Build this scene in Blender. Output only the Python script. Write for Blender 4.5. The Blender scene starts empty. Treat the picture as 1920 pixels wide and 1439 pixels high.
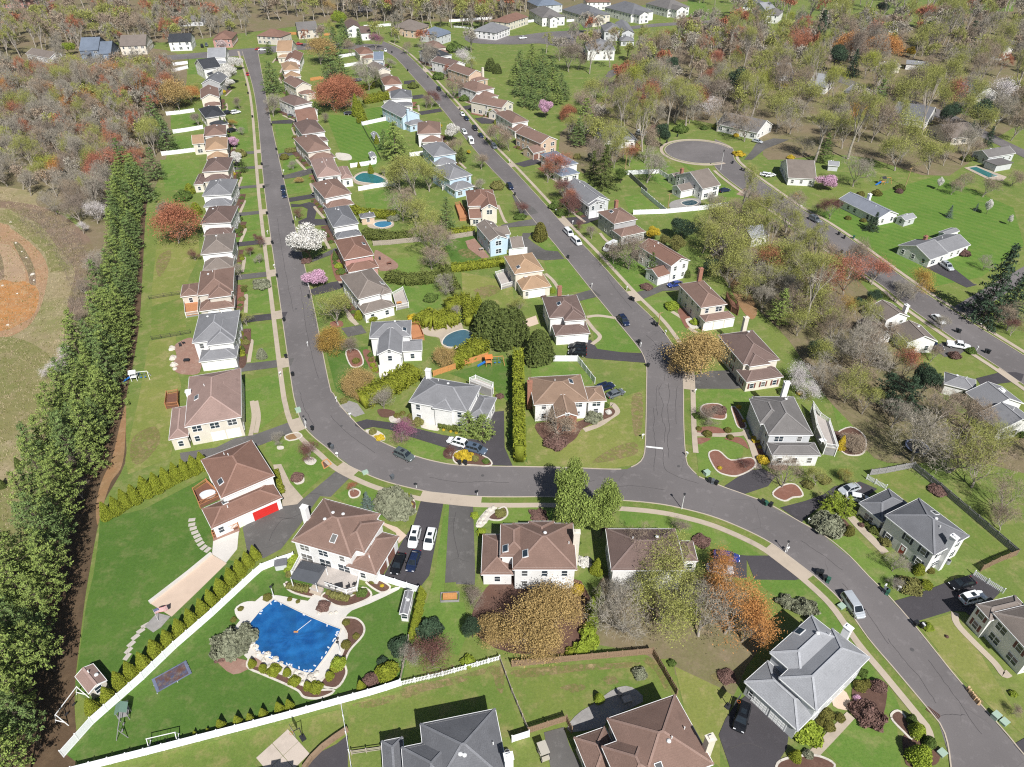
import bpy, bmesh, math, random
import numpy as np
from mathutils import Vector, Matrix, geometry

# ------------------------------------------------------------------ camera, world, sun, exposure
S = bpy.context.scene
C = S.collection
S.render.engine = 'CYCLES'
CAM_H, PITCH, FPX = 103.0, math.radians(37.0), 1331.0
cam = bpy.data.cameras.new('camera')
cam.sensor_width = 36.0
cam.lens = FPX * 36.0 / 1920.0
cam.clip_start, cam.clip_end = 1.0, 9000.0
cam_o = bpy.data.objects.new('camera', cam)
cam_o.location = (0, 0, CAM_H)
cam_o.rotation_euler = (math.pi / 2 - PITCH, 0, 0)
C.objects.link(cam_o)
S.camera = cam_o

SUN_EL, SUN_DX, SUN_DY = math.radians(46.0), 0.335, -0.942      # the sun stands behind the camera, a little to the right
world = bpy.data.worlds.new("World")
S.world = world
world.use_nodes = True
wn = world.node_tree
wn.nodes.clear()
wo = wn.nodes.new('ShaderNodeOutputWorld')
wb = wn.nodes.new('ShaderNodeBackground')
sky = wn.nodes.new('ShaderNodeTexSky')
sky.sky_type = 'NISHITA'
sky.sun_disc = False
sky.sun_elevation = SUN_EL
sky.sun_rotation = math.atan2(SUN_DX, SUN_DY)
wb.inputs['Strength'].default_value = 0.05
wn.links.new(sky.outputs[0], wb.inputs['Color'])
wn.links.new(wb.outputs[0], wo.inputs['Surface'])
sun = bpy.data.lights.new('sun', 'SUN')
sun.energy = 4.9
sun.angle = math.radians(0.5)
sun.color = (1.0, 0.98, 0.945)
sun_o = bpy.data.objects.new('sun', sun)
sd = Vector((SUN_DX * math.cos(SUN_EL), SUN_DY * math.cos(SUN_EL), math.sin(SUN_EL)))
sun_o.rotation_euler = sd.to_track_quat('Z', 'Y').to_euler()
sun_o.location = sd * 400
C.objects.link(sun_o)
S.view_settings.view_transform = 'Standard'
S.view_settings.look = 'None'
S.view_settings.gamma = 1.0
S.view_settings.use_curve_mapping = False
S.view_settings.exposure = 0.34
S.cycles.use_denoising = False
S.cycles.filter_width = 1.15

# ------------------------------------------------------------------ survey: a point of the photograph -> a place on the ground
CP, SP = math.cos(PITCH), math.sin(PITCH)
def at(px, py, z=0.0):
    cx, cy = (px - 960.0) / FPX, (719.5 - py) / FPX
    d = (cx, CP + cy * SP, -SP + cy * CP)
    k = (z - CAM_H) / d[2]
    return Vector((d[0] * k, d[1] * k, z))
def depth(p):
    return p[1] * CP + (CAM_H - p[2]) * SP
def ppm(p):
    return FPX / depth(p)
ROW0 = (0, 360, 720, 1079)
def T(t, x, y):                       # coordinates of an enlarged survey sheet -> photograph
    return (480 * t[0] + x / 4.0, ROW0[t[1]] + y / 4.0)
def tat(t, x, y, z=0.0):
    a, b = T(t, x, y)
    return at(a, b, z)
def nums(s):
    v = [float(x) for x in s.split()]
    return list(zip(v[0::2], v[1::2]))
def tpts(t, s, z=0.0):
    return [tat(t, x, y, z) for x, y in nums(s)]

# ------------------------------------------------------------------ materials
MATS = {}
def nodes(m):
    m.use_nodes = True
    nt = m.node_tree
    b = nt.nodes.get('Principled BSDF')
    return nt, b
def mixc(nt, f, a, b):
    n = nt.nodes.new('ShaderNodeMix'); n.data_type = 'RGBA'; n.clamp_factor = True
    for sock, v in ((n.inputs[0], f), (n.inputs[6], a), (n.inputs[7], b)):
        if isinstance(v, (float, int)): sock.default_value = v
        elif isinstance(v, tuple): sock.default_value = (v[0], v[1], v[2], 1)
        else: nt.links.new(v, sock)
    return n.outputs[2]
def noise(nt, co, scale, det=3.0, rough=.55):
    n = nt.nodes.new('ShaderNodeTexNoise')
    n.inputs['Scale'].default_value = scale; n.inputs['Detail'].default_value = det; n.inputs['Roughness'].default_value = rough
    nt.links.new(co, n.inputs['Vector'])
    return n.outputs['Fac']
def ramp(nt, f, a, b):
    n = nt.nodes.new('ShaderNodeMapRange')
    n.inputs[1].default_value = a; n.inputs[2].default_value = b
    nt.links.new(f, n.inputs[0])
    return n.outputs[0]
def world_co(nt):
    return nt.nodes.new('ShaderNodeNewGeometry').outputs['Position']
def obj_co(nt):
    return nt.nodes.new('ShaderNodeTexCoord').outputs['Object']
def sc(c, k): return (min(1, c[0] * k), min(1, c[1] * k), min(1, c[2] * k))

def M(name, col, rough=.75, var=.18, scale=1.2, metal=0.0, spec=.3, big=0.12, co='obj'):
    """plain surface with two scales of uneven colour"""
    key = name
    if key in MATS: return MATS[key]
    m = bpy.data.materials.new(name); nt, b = nodes(m)
    v = obj_co(nt) if co == 'obj' else world_co(nt)
    c = mixc(nt, ramp(nt, noise(nt, v, scale, 4), .3, .7), sc(col, 1 - var), sc(col, 1 + var))
    if big:
        c = mixc(nt, ramp(nt, noise(nt, v, scale * .12, 2), .35, .65), c, sc(col, 1 + big))
    nt.links.new(c, b.inputs['Base Color'])
    b.inputs['Roughness'].default_value = rough; b.inputs['Metallic'].default_value = metal
    b.inputs['Specular IOR Level'].default_value = spec
    MATS[key] = m
    return m

def shingle(name, col):
    if name in MATS: return MATS[name]
    m = bpy.data.materials.new(name); nt, b = nodes(m); v = obj_co(nt)
    c = mixc(nt, ramp(nt, noise(nt, v, 5.5, 5, .7), .3, .7), sc(col, .74), sc(col, 1.24))
    c = mixc(nt, ramp(nt, noise(nt, v, .35, 3), .4, .75), c, sc(col, .8))
    w = nt.nodes.new('ShaderNodeTexWave'); w.bands_direction = 'Z'; w.inputs['Scale'].default_value = 2.6
    w.inputs['Distortion'].default_value = 1.2; w.inputs['Detail'].default_value = 2; nt.links.new(v, w.inputs['Vector'])
    c = mixc(nt, ramp(nt, w.outputs['Fac'], 0, .5), mixc(nt, .82, sc(col, .6), c), c)
    wv = world_co(nt)
    c = mixc(nt, ramp(nt, noise(nt, wv, .045, 2), .35, .65), c, mixc(nt, .7, sc(col, 1.3), c)); c = mixc(nt, ramp(nt, noise(nt, wv, .6, 5, .7), .56, .74), c, mixc(nt, .55, sc(col, .55), c))
    nt.links.new(c, b.inputs['Base Color'])
    b.inputs['Roughness'].default_value = .9; b.inputs['Specular IOR Level'].default_value = .15
    bp = nt.nodes.new('ShaderNodeBump'); bp.inputs['Strength'].default_value = .5; bp.inputs['Distance'].default_value = .04
    nt.links.new(noise(nt, v, 6, 4), bp.inputs['Height']); nt.links.new(bp.outputs[0], b.inputs['Normal'])
    MATS[name] = m
    return m

def siding(name, col, brick=False):
    if name in MATS: return MATS[name]
    m = bpy.data.materials.new(name); nt, b = nodes(m); v = obj_co(nt)
    c = mixc(nt, ramp(nt, noise(nt, v, .5, 4), .3, .75), sc(col, .9), sc(col, 1.05))
    if brick:
        c = mixc(nt, ramp(nt, noise(nt, v, 7, 4), .3, .7), sc(col, .7), sc(col, 1.3))
    w = nt.nodes.new('ShaderNodeTexWave'); w.bands_direction = 'Z'; w.wave_profile = 'SAW'
    w.inputs['Scale'].default_value = 1.6; nt.links.new(v, w.inputs['Vector'])
    bp = nt.nodes.new('ShaderNodeBump'); bp.inputs['Strength'].default_value = .5; bp.inputs['Distance'].default_value = .03
    nt.links.new(w.outputs['Fac'], bp.inputs['Height']); nt.links.new(bp.outputs[0], b.inputs['Normal'])
    nt.links.new(c, b.inputs['Base Color'])
    b.inputs['Roughness'].default_value = .6; b.inputs['Specular IOR Level'].default_value = .3
    MATS[name] = m
    return m

def leafmat(name, col, spread=.35, hue=None, rough=.75):
    """foliage: every leaf face and every plant a little different"""
    if name in MATS: return MATS[name]
    m = bpy.data.materials.new(name); nt, b = nodes(m)
    g = nt.nodes.new('ShaderNodeNewGeometry').outputs['Random Per Island']
    info = nt.nodes.new('ShaderNodeObjectInfo').outputs['Random']
    h = hue or sc(col, 1.15)
    c = mixc(nt, g, sc(col, 1 - spread), sc(col, 1 + spread))
    c = mixc(nt, ramp(nt, g, .6, 1.0), c, h)
    n2 = noise(nt, obj_co(nt), 3.0, 2)
    c = mixc(nt, ramp(nt, n2, .35, .7), c, mixc(nt, .5, c, sc(col, 1.5)))
    c = mixc(nt, ramp(nt, info, 0, 1), c, mixc(nt, .75, sc(col, .72), c))
    nt.links.new(c, b.inputs['Base Color'])
    b.inputs['Roughness'].default_value = rough; b.inputs['Specular IOR Level'].default_value = .12
    MATS[name] = m
    return m

def groundmat(name, cols, scales=(.03, .25, 3.0), rough=.95, bump=.3):
    """cols: base, patch, dry, fleck"""
    if name in MATS: return MATS[name]
    m = bpy.data.materials.new(name); nt, b = nodes(m); v = world_co(nt)
    base, patch, dry, fleck = cols
    c = mixc(nt, ramp(nt, noise(nt, v, scales[0], 5, .65), .42, .58), base, patch)
    c = mixc(nt, ramp(nt, noise(nt, v, scales[1], 6, .7), .50, .68), c, dry)
    f = noise(nt, v, scales[2], 6, .75)
    c = mixc(nt, ramp(nt, f, .35, .8), c, fleck)
    d = ramp(nt, noise(nt, v, scales[2] * .55, 5, .8), .25, .6)
    c = mixc(nt, d, mixc(nt, .45, c, sc(base, .45)), c)
    nt.links.new(c, b.inputs['Base Color'])
    b.inputs['Roughness'].default_value = rough; b.inputs['Specular IOR Level'].default_value = .1
    if bump:
        bp = nt.nodes.new('ShaderNodeBump'); bp.inputs['Strength'].default_value = bump; bp.inputs['Distance'].default_value = .15
        nt.links.new(f, bp.inputs['Height']); nt.links.new(bp.outputs[0], b.inputs['Normal'])
    MATS[name] = m
    return m

def asphaltmat(name, col, crack=.5, wear=.25):
    if name in MATS: return MATS[name]
    m = bpy.data.materials.new(name); nt, b = nodes(m); v = world_co(nt)
    c = mixc(nt, ramp(nt, noise(nt, v, .06, 4), .35, .7), sc(col, 1 - wear * .6), sc(col, 1 + wear * .6))
    c = mixc(nt, ramp(nt, noise(nt, v, 8, 4, .8), .3, .7), mixc(nt, .5, c, sc(col, .72)), c)
    c = mixc(nt, ramp(nt, noise(nt, v, .5, 5, .7), .55, .8), c, sc(col, 1 + wear))
    dn = nt.nodes.new('ShaderNodeTexNoise'); dn.inputs['Scale'].default_value = .6; nt.links.new(v, dn.inputs['Vector'])
    vm = nt.nodes.new('ShaderNodeMix'); vm.data_type = 'VECTOR'; vm.inputs[0].default_value = .35
    nt.links.new(v, vm.inputs[4]); nt.links.new(dn.outputs['Color'], vm.inputs[5])
    vo = nt.nodes.new('ShaderNodeTexVoronoi'); vo.feature = 'DISTANCE_TO_EDGE'; vo.inputs['Scale'].default_value = .22
    nt.links.new(vm.outputs[1], vo.inputs['Vector'])
    k = ramp(nt, vo.outputs['Distance'], .002, .010)
    gate = ramp(nt, noise(nt, v, .09, 3), .36, .5)
    mm = nt.nodes.new('ShaderNodeMath'); mm.operation = 'MAXIMUM'; nt.links.new(k, mm.inputs[0]); nt.links.new(gate, mm.inputs[1])
    c = mixc(nt, mm.outputs[0], mixc(nt, crack, c, sc(col, .45)), c)
    at_ = nt.nodes.new('ShaderNodeAttribute'); at_.attribute_name = 'across'      # oil and tyre wear down the middle of each lane
    mt = nt.nodes.new('ShaderNodeMath'); mt.operation = 'MULTIPLY'; mt.inputs[1].default_value = 6.2832; nt.links.new(at_.outputs['Fac'], mt.inputs[0])
    ms = nt.nodes.new('ShaderNodeMath'); ms.operation = 'SINE'; nt.links.new(mt.outputs[0], ms.inputs[0])
    ma = nt.nodes.new('ShaderNodeMath'); ma.operation = 'ABSOLUTE'; nt.links.new(ms.outputs[0], ma.inputs[0])
    mp = nt.nodes.new('ShaderNodeMath'); mp.operation = 'MULTIPLY'; nt.links.new(ma.outputs[0], mp.inputs[0]); nt.links.new(ramp(nt, noise(nt, v, .12, 3), .3, .7), mp.inputs[1])
    c = mixc(nt, mp.outputs[0], c, mixc(nt, .75, sc(col, .62), c))
    nt.links.new(c, b.inputs['Base Color'])
    b.inputs['Roughness'].default_value = .9; b.inputs['Specular IOR Level'].default_value = .2
    MATS[name] = m
    return m

def glassmat(name='window_glass', col=(.02, .03, .04)):
    if name in MATS: return MATS[name]
    m = bpy.data.materials.new(name); nt, b = nodes(m)
    c = mixc(nt, noise(nt, world_co(nt), .7, 2), sc(col, .5), sc(col, 2.4))
    if name == 'window_glass': c = mixc(nt, ramp(nt, nt.nodes.new('ShaderNodeObjectInfo').outputs['Random'], .45, 1.0), c, (.17, .165, .155))      # drawn blinds in some
    nt.links.new(c, b.inputs['Base Color'])
    b.inputs['Roughness'].default_value = .08; b.inputs['Specular IOR Level'].default_value = .6
    MATS[name] = m
    return m

ROOF = {k: shingle('shingle_' + k, v) for k, v in dict(
    brown=(.20, .130, .105), rose=(.28, .195, .17), dark=(.15, .105, .092), grey=(.20, .20, .21), slate=(.145, .147, .158), tan=(.33, .22, .14),
    blue=(.15, .18, .23), pale=(.27, .275, .29), taupe=(.19, .16, .14), warm=(.235, .16, .115), rust=(.205, .118, .09), black=(.045, .048, .055), gb=(.16, .15, .145), metal=(.20, .215, .25)).items()}
WALL = {k: siding('siding_' + k, v, k in ('brick', 'pink')) for k, v in dict(
    white=(.78, .77, .75), cream=(.68, .63, .54), beige=(.60, .55, .48), blue=(.50, .63, .74), grey=(.42, .42, .42), navy=(.10, .14, .20),
    brick=(.30, .14, .095), pink=(.46, .26, .23), tan=(.60, .45, .34), ltgrey=(.56, .57, .58), steel=(.17, .21, .27)).items()}
TRIM = M('trim_white', (.80, .80, .79), .5, .05, big=.0)
GLASS = glassmat()
CONC = M('concrete', (.40, .335, .265), .9, .14, .8, co='w', big=.14)
# ------------------------------------------------------------------ mesh helpers
class MB:
    def __init__(s): s.v, s.f, s.m = [], [], []
    def quad(s, pts, m=0):
        i = len(s.v); s.v += [tuple(p) for p in pts]; s.f.append(tuple(range(i, i + len(pts)))); s.m.append(m)
    def box(s, x0, y0, z0, x1, y1, z1, m=0):
        i = len(s.v)
        s.v += [(x0, y0, z0), (x1, y0, z0), (x1, y1, z0), (x0, y1, z0), (x0, y0, z1), (x1, y0, z1), (x1, y1, z1), (x0, y1, z1)]
        for f in ((0, 3, 2, 1), (4, 5, 6, 7), (0, 1, 5, 4), (1, 2, 6, 5), (2, 3, 7, 6), (3, 0, 4, 7)):
            s.f.append(tuple(i + k for k in f)); s.m.append(m)
    def bar(s, a, b, w, h, m=0, up=(0, 0, 1)):
        """a bar with a rectangular section from a to b, resting w wide, h high, centred"""
        a, b = Vector(a), Vector(b); d = (b - a).normalized(); u = Vector(up)
        sd_ = d.cross(u)
        if sd_.length < 1e-4: sd_ = d.cross(Vector((1, 0, 0)))
        sd_.normalize(); un = sd_.cross(d).normalized()
        i = len(s.v)
        for p in (a, b):
            for k, l in ((-1, -1), (1, -1), (1, 1), (-1, 1)):
                s.v.append(tuple(p + sd_ * (k * w / 2) + un * (l * h / 2)))
        for f in ((0, 1, 2, 3), (7, 6, 5, 4), (0, 4, 5, 1), (1, 5, 6, 2), (2, 6, 7, 3), (3, 7, 4, 0)):
            s.f.append(tuple(i + k for k in f)); s.m.append(m)
    def tube(s, a, b, ra, rb, n=6, m=0, cap=True):
        a, b = Vector(a), Vector(b); d = (b - a).normalized()
        x = d.orthogonal().normalized(); y = d.cross(x); i = len(s.v)
        for p, r in ((a, ra), (b, rb)):
            for k in range(n):
                t = 2 * math.pi * k / n
                s.v.append(tuple(p + x * (r * math.cos(t)) + y * (r * math.sin(t))))
        for k in range(n):
            l = (k + 1) % n
            s.f.append((i + k, i + l, i + n + l, i + n + k)); s.m.append(m)
        if cap:
            s.f.append(tuple(i + k for k in range(n))[::-1]); s.m.append(m)
            s.f.append(tuple(i + n + k for k in range(n))); s.m.append(m)
    def dome(s, c, rx, ry, rz, n=8, k=4, m=0, low=0.0):
        rings = []
        for j in range(k + 1):
            t = math.pi / 2 * j / k if low == 0 else -low + (math.pi / 2 + low) * j / k
            z = math.sin(t); r = math.cos(t); i = len(s.v)
            s.v += [(c[0] + rx * r * math.cos(2 * math.pi * q / n), c[1] + ry * r * math.sin(2 * math.pi * q / n), c[2] + rz * z) for q in range(n)]
            rings.append(i)
        for a, b in zip(rings, rings[1:]):
            for q in range(n):
                p = (q + 1) % n
                s.f.append((a + q, a + p, b + p, b + q)); s.m.append(m)
    def mesh(s, name, mats):
        me = bpy.data.meshes.new(name)
        me.from_pydata(s.v, [], s.f)
        for x in mats: me.materials.append(x)
        if len(mats) > 1: me.polygons.foreach_set('material_index', s.m)
        return me
    def build(s, name, mats, parent=None, loc=None, rz=0):
        return add(name, s.mesh(name, mats if isinstance(mats, (list, tuple)) else [mats]), parent, loc, rz)

def add(name, me, parent=None, loc=None, rz=0, sc_=None):
    o = bpy.data.objects.new(name, me); C.objects.link(o)
    if parent is not None: o.parent = parent
    if loc is not None: o.location = loc
    if rz: o.rotation_euler = (0, 0, rz)
    if sc_ is not None: o.scale = sc_
    return o
def empty(name, loc, rz=0):
    return add(name, None, None, loc, rz)
def setmat(o, k, m):
    o.material_slots[k].link = 'OBJECT'; o.material_slots[k].material = m

THINGS = []           # (object, label, world place): the labels are made unique at the end
def tag(o, label, cat, group=None, place=None):
    o['category'] = cat
    if group: o['group'] = group
    THINGS.append([o, label, cat, place if place is not None else Vector(o.location)])
    return o
def structure(o):
    o['kind'] = 'structure'; return o
def stuff(o):
    o['kind'] = 'stuff'; return o

def npmesh(name, V, F, mats=(), midx=None):
    """V (n,3) array, F list of (m,k) index arrays"""
    me = bpy.data.meshes.new(name)
    V = np.asarray(V, dtype=np.float32)
    me.vertices.add(len(V)); me.vertices.foreach_set('co', V.ravel())
    F = [np.asarray(f, dtype=np.int32) for f in F if len(f)]
    loops = np.concatenate([f.ravel() for f in F]); tot = np.concatenate([np.full(len(f), f.shape[1], np.int32) for f in F])
    start = np.concatenate([[0], np.cumsum(tot)[:-1]]).astype(np.int32)
    me.loops.add(len(loops)); me.loops.foreach_set('vertex_index', loops)
    me.polygons.add(len(tot)); me.polygons.foreach_set('loop_start', start); me.polygons.foreach_set('loop_total', tot)
    for m in mats: me.materials.append(m)
    if midx is not None: me.polygons.foreach_set('material_index', np.asarray(midx, np.int32))
    me.update(calc_edges=True)
    return me

# ------------------------------------------------------------------ plan-view geometry
def smooth(P, n=6, closed=False):
    P = [Vector(p) for p in P]; out = []; L = len(P)
    rng = range(L) if closed else range(L - 1)
    for i in rng:
        p0 = P[(i - 1) % L] if closed or i > 0 else P[0] * 2 - P[1]
        p1, p2 = P[i], P[(i + 1) % L]
        p3 = P[(i + 2) % L] if closed or i < L - 2 else P[-1] * 2 - P[-2]
        for k in range(n):
            t = k / n
            out.append(.5 * ((2 * p1) + (p2 - p0) * t + (2 * p0 - 5 * p1 + 4 * p2 - p3) * t * t + (3 * p1 - p0 - 3 * p2 + p3) * t ** 3))
    if not closed: out.append(P[-1])
    return out
def offset(P, d):
    """polyline moved d to its left"""
    out = []
    for i, p in enumerate(P):
        a, b = P[max(0, i - 1)], P[min(len(P) - 1, i + 1)]
        t = (b - a); t.z = 0
        t.normalize()
        out.append(Vector((p.x - t.y * d, p.y + t.x * d, p.z)))
    return out
def poly_area_mesh(name, pts, z, mat, thick=0.0):
    P = [Vector((p[0], p[1], 0)) for p in pts]
    tris = geometry.tessellate_polygon([P])
    n = len(P)
    v = [(p.x, p.y, z) for p in P]
    f = []
    for t in tris:
        a, b, c = [P[i] for i in t]
        f.append(tuple(t) if (b - a).cross(c - a).z > 0 else tuple(reversed(t)))
    if thick:
        v += [(p.x, p.y, z - thick) for p in P]
        for i in range(n):
            j = (i + 1) % n
            f.append((i, j, n + j, n + i))
    me = bpy.data.meshes.new(name); me.from_pydata(v, [], f); me.materials.append(mat)
    return me
SHEETN = [0]
def sheet(name, pts, z, mat, thick=0.0, step=.003, mod=5):
    SHEETN[0] += 1
    z += step * (SHEETN[0] % mod)          # neighbouring sheets never share a plane
    return structure(add(name, poly_area_mesh(name, pts, z, mat, thick)))
def strip_mesh(name, P, Q, z, mat, thick=0.0):
    n = min(len(P), len(Q)); v = []; f = []
    for i in range(n):
        v += [(P[i].x, P[i].y, z), (Q[i].x, Q[i].y, z)]
    for i in range(n - 1):
        f.append((2 * i, 2 * i + 1, 2 * i + 3, 2 * i + 2))
    if thick:
        k = len(v); v += [(x, y, z - thick) for x, y, _ in v]
        for i in range(n - 1):
            f.append((2 * i, 2 * i + 2, k + 2 * i + 2, k + 2 * i)); f.append((2 * i + 1, 2 * i + 3, k + 2 * i + 3, k + 2 * i + 1))
    me = bpy.data.meshes.new(name); me.from_pydata(v, [], f); me.materials.append(mat)
    return me
def inside(p, poly):
    x, y = p[0], p[1]; c = False; n = len(poly); j = n - 1
    for i in range(n):
        xi, yi, xj, yj = poly[i][0], poly[i][1], poly[j][0], poly[j][1]
        if (yi > y) != (yj > y) and x < (xj - xi) * (y - yi) / (yj - yi) + xi: c = not c
        j = i
    return c
def resample(P, step):
    out = [P[0].copy()]; acc = 0
    for a, b in zip(P, P[1:]):
        L = (b - a).length; t = step - acc
        while t <= L:
            out.append(a.lerp(b, t / L)); t += step
        acc = L - (t - step)
    return out
# ------------------------------------------------------------------ ground
GRASS = groundmat('grass_common', ((.125, .19, .04), (.17, .215, .048), (.30, .265, .12), (.185, .22, .066)))
LAWN = [groundmat('lawn_%d' % i, c, (.05, .3, 3.5)) for i, c in enumerate((
    ((.10, .195, .032), (.155, .235, .046), (.25, .25, .10), (.16, .225, .055)),
    ((.066, .142, .024), (.096, .178, .032), (.18, .20, .075), (.105, .172, .040)),
    ((.165, .215, .042), (.225, .245, .06), (.36, .30, .14), (.22, .23, .08)),
    ((.115, .19, .034), (.17, .215, .046), (.30, .25, .11), (.17, .205, .06))))]
LAWN.append(groundmat('lawn_mown', ((.085, .18, .026), (.115, .21, .035), (.18, .22, .06), (.13, .21, .045)), (.05, .3, 3.5)))
nt_ = LAWN[4].node_tree; b_ = nt_.nodes['Principled BSDF']; old_ = b_.inputs['Base Color'].links[0].from_socket
w_ = nt_.nodes.new('ShaderNodeTexWave'); w_.bands_direction = 'DIAGONAL'; w_.inputs['Scale'].default_value = .16; w_.inputs['Distortion'].default_value = 1.2; w_.inputs['Detail'].default_value = 1; w_.inputs['Detail Scale'].default_value = .2
nt_.links.new(world_co(nt_), w_.inputs['Vector']); nt_.links.new(mixc(nt_, ramp(nt_, w_.outputs['Fac'], .3, .7), old_, mixc(nt_, .22, old_, (.17, .25, .05))), b_.inputs['Base Color'])
LITTER = groundmat('leaf_litter', ((.21, .165, .10), (.165, .165, .065), (.26, .205, .135), (.22, .175, .115)), (.04, .3, 2.5))
DRYFIELD = groundmat('dry_field', ((.32, .26, .15), (.20, .225, .065), (.43, .35, .23), (.25, .21, .12)), (.03, .14, 1.2))
SCRUB = groundmat('scrub', ((.25, .175, .125), (.20, .185, .075), (.33, .24, .16), (.17, .12, .09)), (.05, .25, 1.5))
DIRT = groundmat('dirt_track', ((.40, .24, .135), (.34, .225, .14), (.45, .30, .19), (.35, .22, .13)), (.06, .3, 2.0))
ORANGE = groundmat('orange_earth', ((.50, .22, .065), (.42, .20, .08), (.55, .36, .19), (.36, .22, .12)), (.08, .3, 1.2), bump=.8)
MULCH = groundmat('mulch', ((.155, .085, .062), (.12, .07, .055), (.2, .12, .09), (.11, .065, .05)), (.1, .6, 5))
RMULCH = groundmat('red_mulch', ((.27, .12, .085), (.22, .11, .08), (.31, .17, .13), (.2, .1, .075)), (.1, .6, 5))
DRYG = groundmat('rough_grass', ((.19, .20, .07), (.23, .21, .09), (.33, .27, .16), (.2, .18, .08)), (.06, .3, 2))
BARE = groundmat('bare_soil', ((.33, .18, .09), (.26, .17, .08), (.4, .26, .15), (.25, .16, .09)), (.08, .4, 3))
SHADED_NEEDLE = groundmat('shaded_needle_litter', ((.115, .075, .045), (.09, .065, .04), (.16, .11, .065), (.12, .08, .05)), (.08, .4, 3))  # needle brown with the deep shade of the pines painted into it
STONE = M('pale_stone', (.52, .48, .42), .9, .25, 2.5, big=.15)
PAVER = groundmat('paver_tan', ((.40, .29, .22), (.36, .27, .21), (.46, .35, .28), (.35, .25, .19)), (.1, .5, 4))
ASPH = asphaltmat('road_asphalt', (.172, .157, .155), .5, .3)
DRIVE = asphaltmat('drive_asphalt', (.072, .066, .072), .3, .3)
ODRIVE = asphaltmat('old_drive_asphalt', (.125, .118, .112), .6, .5)

me = bpy.data.meshes.new('ground')
G = 60; X = np.linspace(-2600, 2600, G); Y = np.linspace(-400, 4600, G)
V = np.array([(x, y, 0) for y in Y for x in X]); q = np.arange(G * G).reshape(G, G)
F = np.stack([q[:-1, :-1], q[:-1, 1:], q[1:, 1:], q[1:, :-1]], -1).reshape(-1, 4)
structure(add('ground', npmesh('ground', V, [F], [GRASS])))

def px(s, z=0.0): return [at(x, y, z) for x, y in nums(s)]
sheet('woodland_floor', smooth(px('-700 120 -100 66 200 84 330 100 350 150 330 200 318 270 300 330 262 420 240 560 205 700 150 640 162 560 166 470 140 410 70 385 0 352 -500 345'), 4, True), .010, LITTER)
sheet('woodland_floor', px('-900 62 -300 20 300 -30 1000 -40 1300 -30 1300 2 980 30 930 42 700 40 600 44 460 62 330 80 200 80 20 100 -300 110'), .010, LITTER)
sheet('woodland_floor', smooth(px('1050 250 1190 150 1240 110 1300 70 1400 60 1600 70 1800 30 2000 0 2300 60 2200 160 1900 240 1780 330 1640 300 1560 290 1440 300 1420 262 1300 225 1230 240 1160 300 1100 330'), 3, True), .010, LITTER)
sheet('woodland_floor', smooth(px('1330 400 1420 400 1500 440 1580 500 1640 560 1690 640 1790 770 1900 800 2000 900 1800 860 1720 870 1640 860 1600 800 1545 740 1480 640 1420 580 1340 500'), 3, True), .010, LITTER)
sheet('woodland_floor', smooth(px('1215 1230 1125 1210 1095 1190 1120 1100 1160 1075 1330 1080 1400 1110 1440 1180 1400 1250 1350 1320'), 3, True), .010, LITTER)
sheet('woodland_floor', smooth(px('885 1180 900 1120 950 1080 1090 1090 1100 1210 960 1225'), 3, True), .012, MULCH)
sheet('field', smooth(px('-600 330 0 350 70 385 130 420 165 480 168 560 150 650 95 770 85 860 100 940 60 1010 0 1090 -500 1300 -900 800'), 4, True), .014, DRYFIELD)
sheet('scrub_bank', smooth(tpts((0, 1), '-700 -60 0 60 260 100 420 150 560 240 690 380 700 560 640 800 560 980 480 1040 520 780 560 590 440 430 300 250 120 160 0 120 -600 100'), 4, True), .020, SCRUB)
sheet('grass_strip', smooth(tpts((0, 1), '-400 60 0 150 160 200 330 320 480 520 520 580 380 590 340 470 240 370 120 270 0 225 -400 180'), 4, True), .024, DRYG)
sheet('dirt_track', smooth(tpts((0, 1), '-500 190 0 235 90 280 230 385 320 480 362 590 345 720 310 850 260 950 200 1020 100 1075 0 1095 -500 1160 -800 700'), 4, True), .028, DIRT)
sheet('dirt_track', smooth(tpts((0, 1), '-300 400 20 390 90 420 150 500 190 600 180 690 100 720 0 735 -300 760'), 4, True), .031, groundmat('pale_dirt', ((.43, .29, .18), (.38, .27, .18), (.48, .35, .24), (.36, .25, .16)), (.06, .3, 2)), 0, 0)
sheet('earth_mound', smooth(tpts((0, 1), '-300 690 -60 700 20 660 110 680 180 672 262 705 292 760 283 850 262 905 225 950 160 985 90 1022 0 1046 -300 1100'), 4, True), .034, ORANGE)
sheet('grass_strip', smooth(tpts((0, 1), '100 380 150 390 215 480 255 570 270 690 225 690 205 600 140 470'), 4, True), .034, SCRUB)
sheet('grass_strip', smooth(tpts((0, 1), '-200 420 -40 430 10 480 30 600 0 660 -300 680'), 4, True), .034, SCRUB)
# needle litter under the pine row, its brown darkened as shade; bare strip along it
sheet('pine_bed', smooth(px('278 330 272 420 268 500 262 600 250 680 236 750 236 810 234 870 196 940 184 985 170 1060 160 1120 150 1200 142 1270 140 1330 140 1439 60 1500 -80 1460 -40 1250 40 1100 90 960 90 860 150 730 205 640 240 480'), 4, True), .018, SHADED_NEEDLE)
sheet('bare_patch', smooth(px('236 760 234 840 226 880 208 905 190 960 183 985 180 950 190 905 210 860 222 810'), 4, True), .034, BARE)

def lawn(s, k=0, t=None, z=.020, sm=0):
    P = tpts(t, s) if t else px(s)
    sheet('lawn', smooth(P, sm, True) if sm else P, z, LAWN[k], 0, .004, 7)
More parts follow.
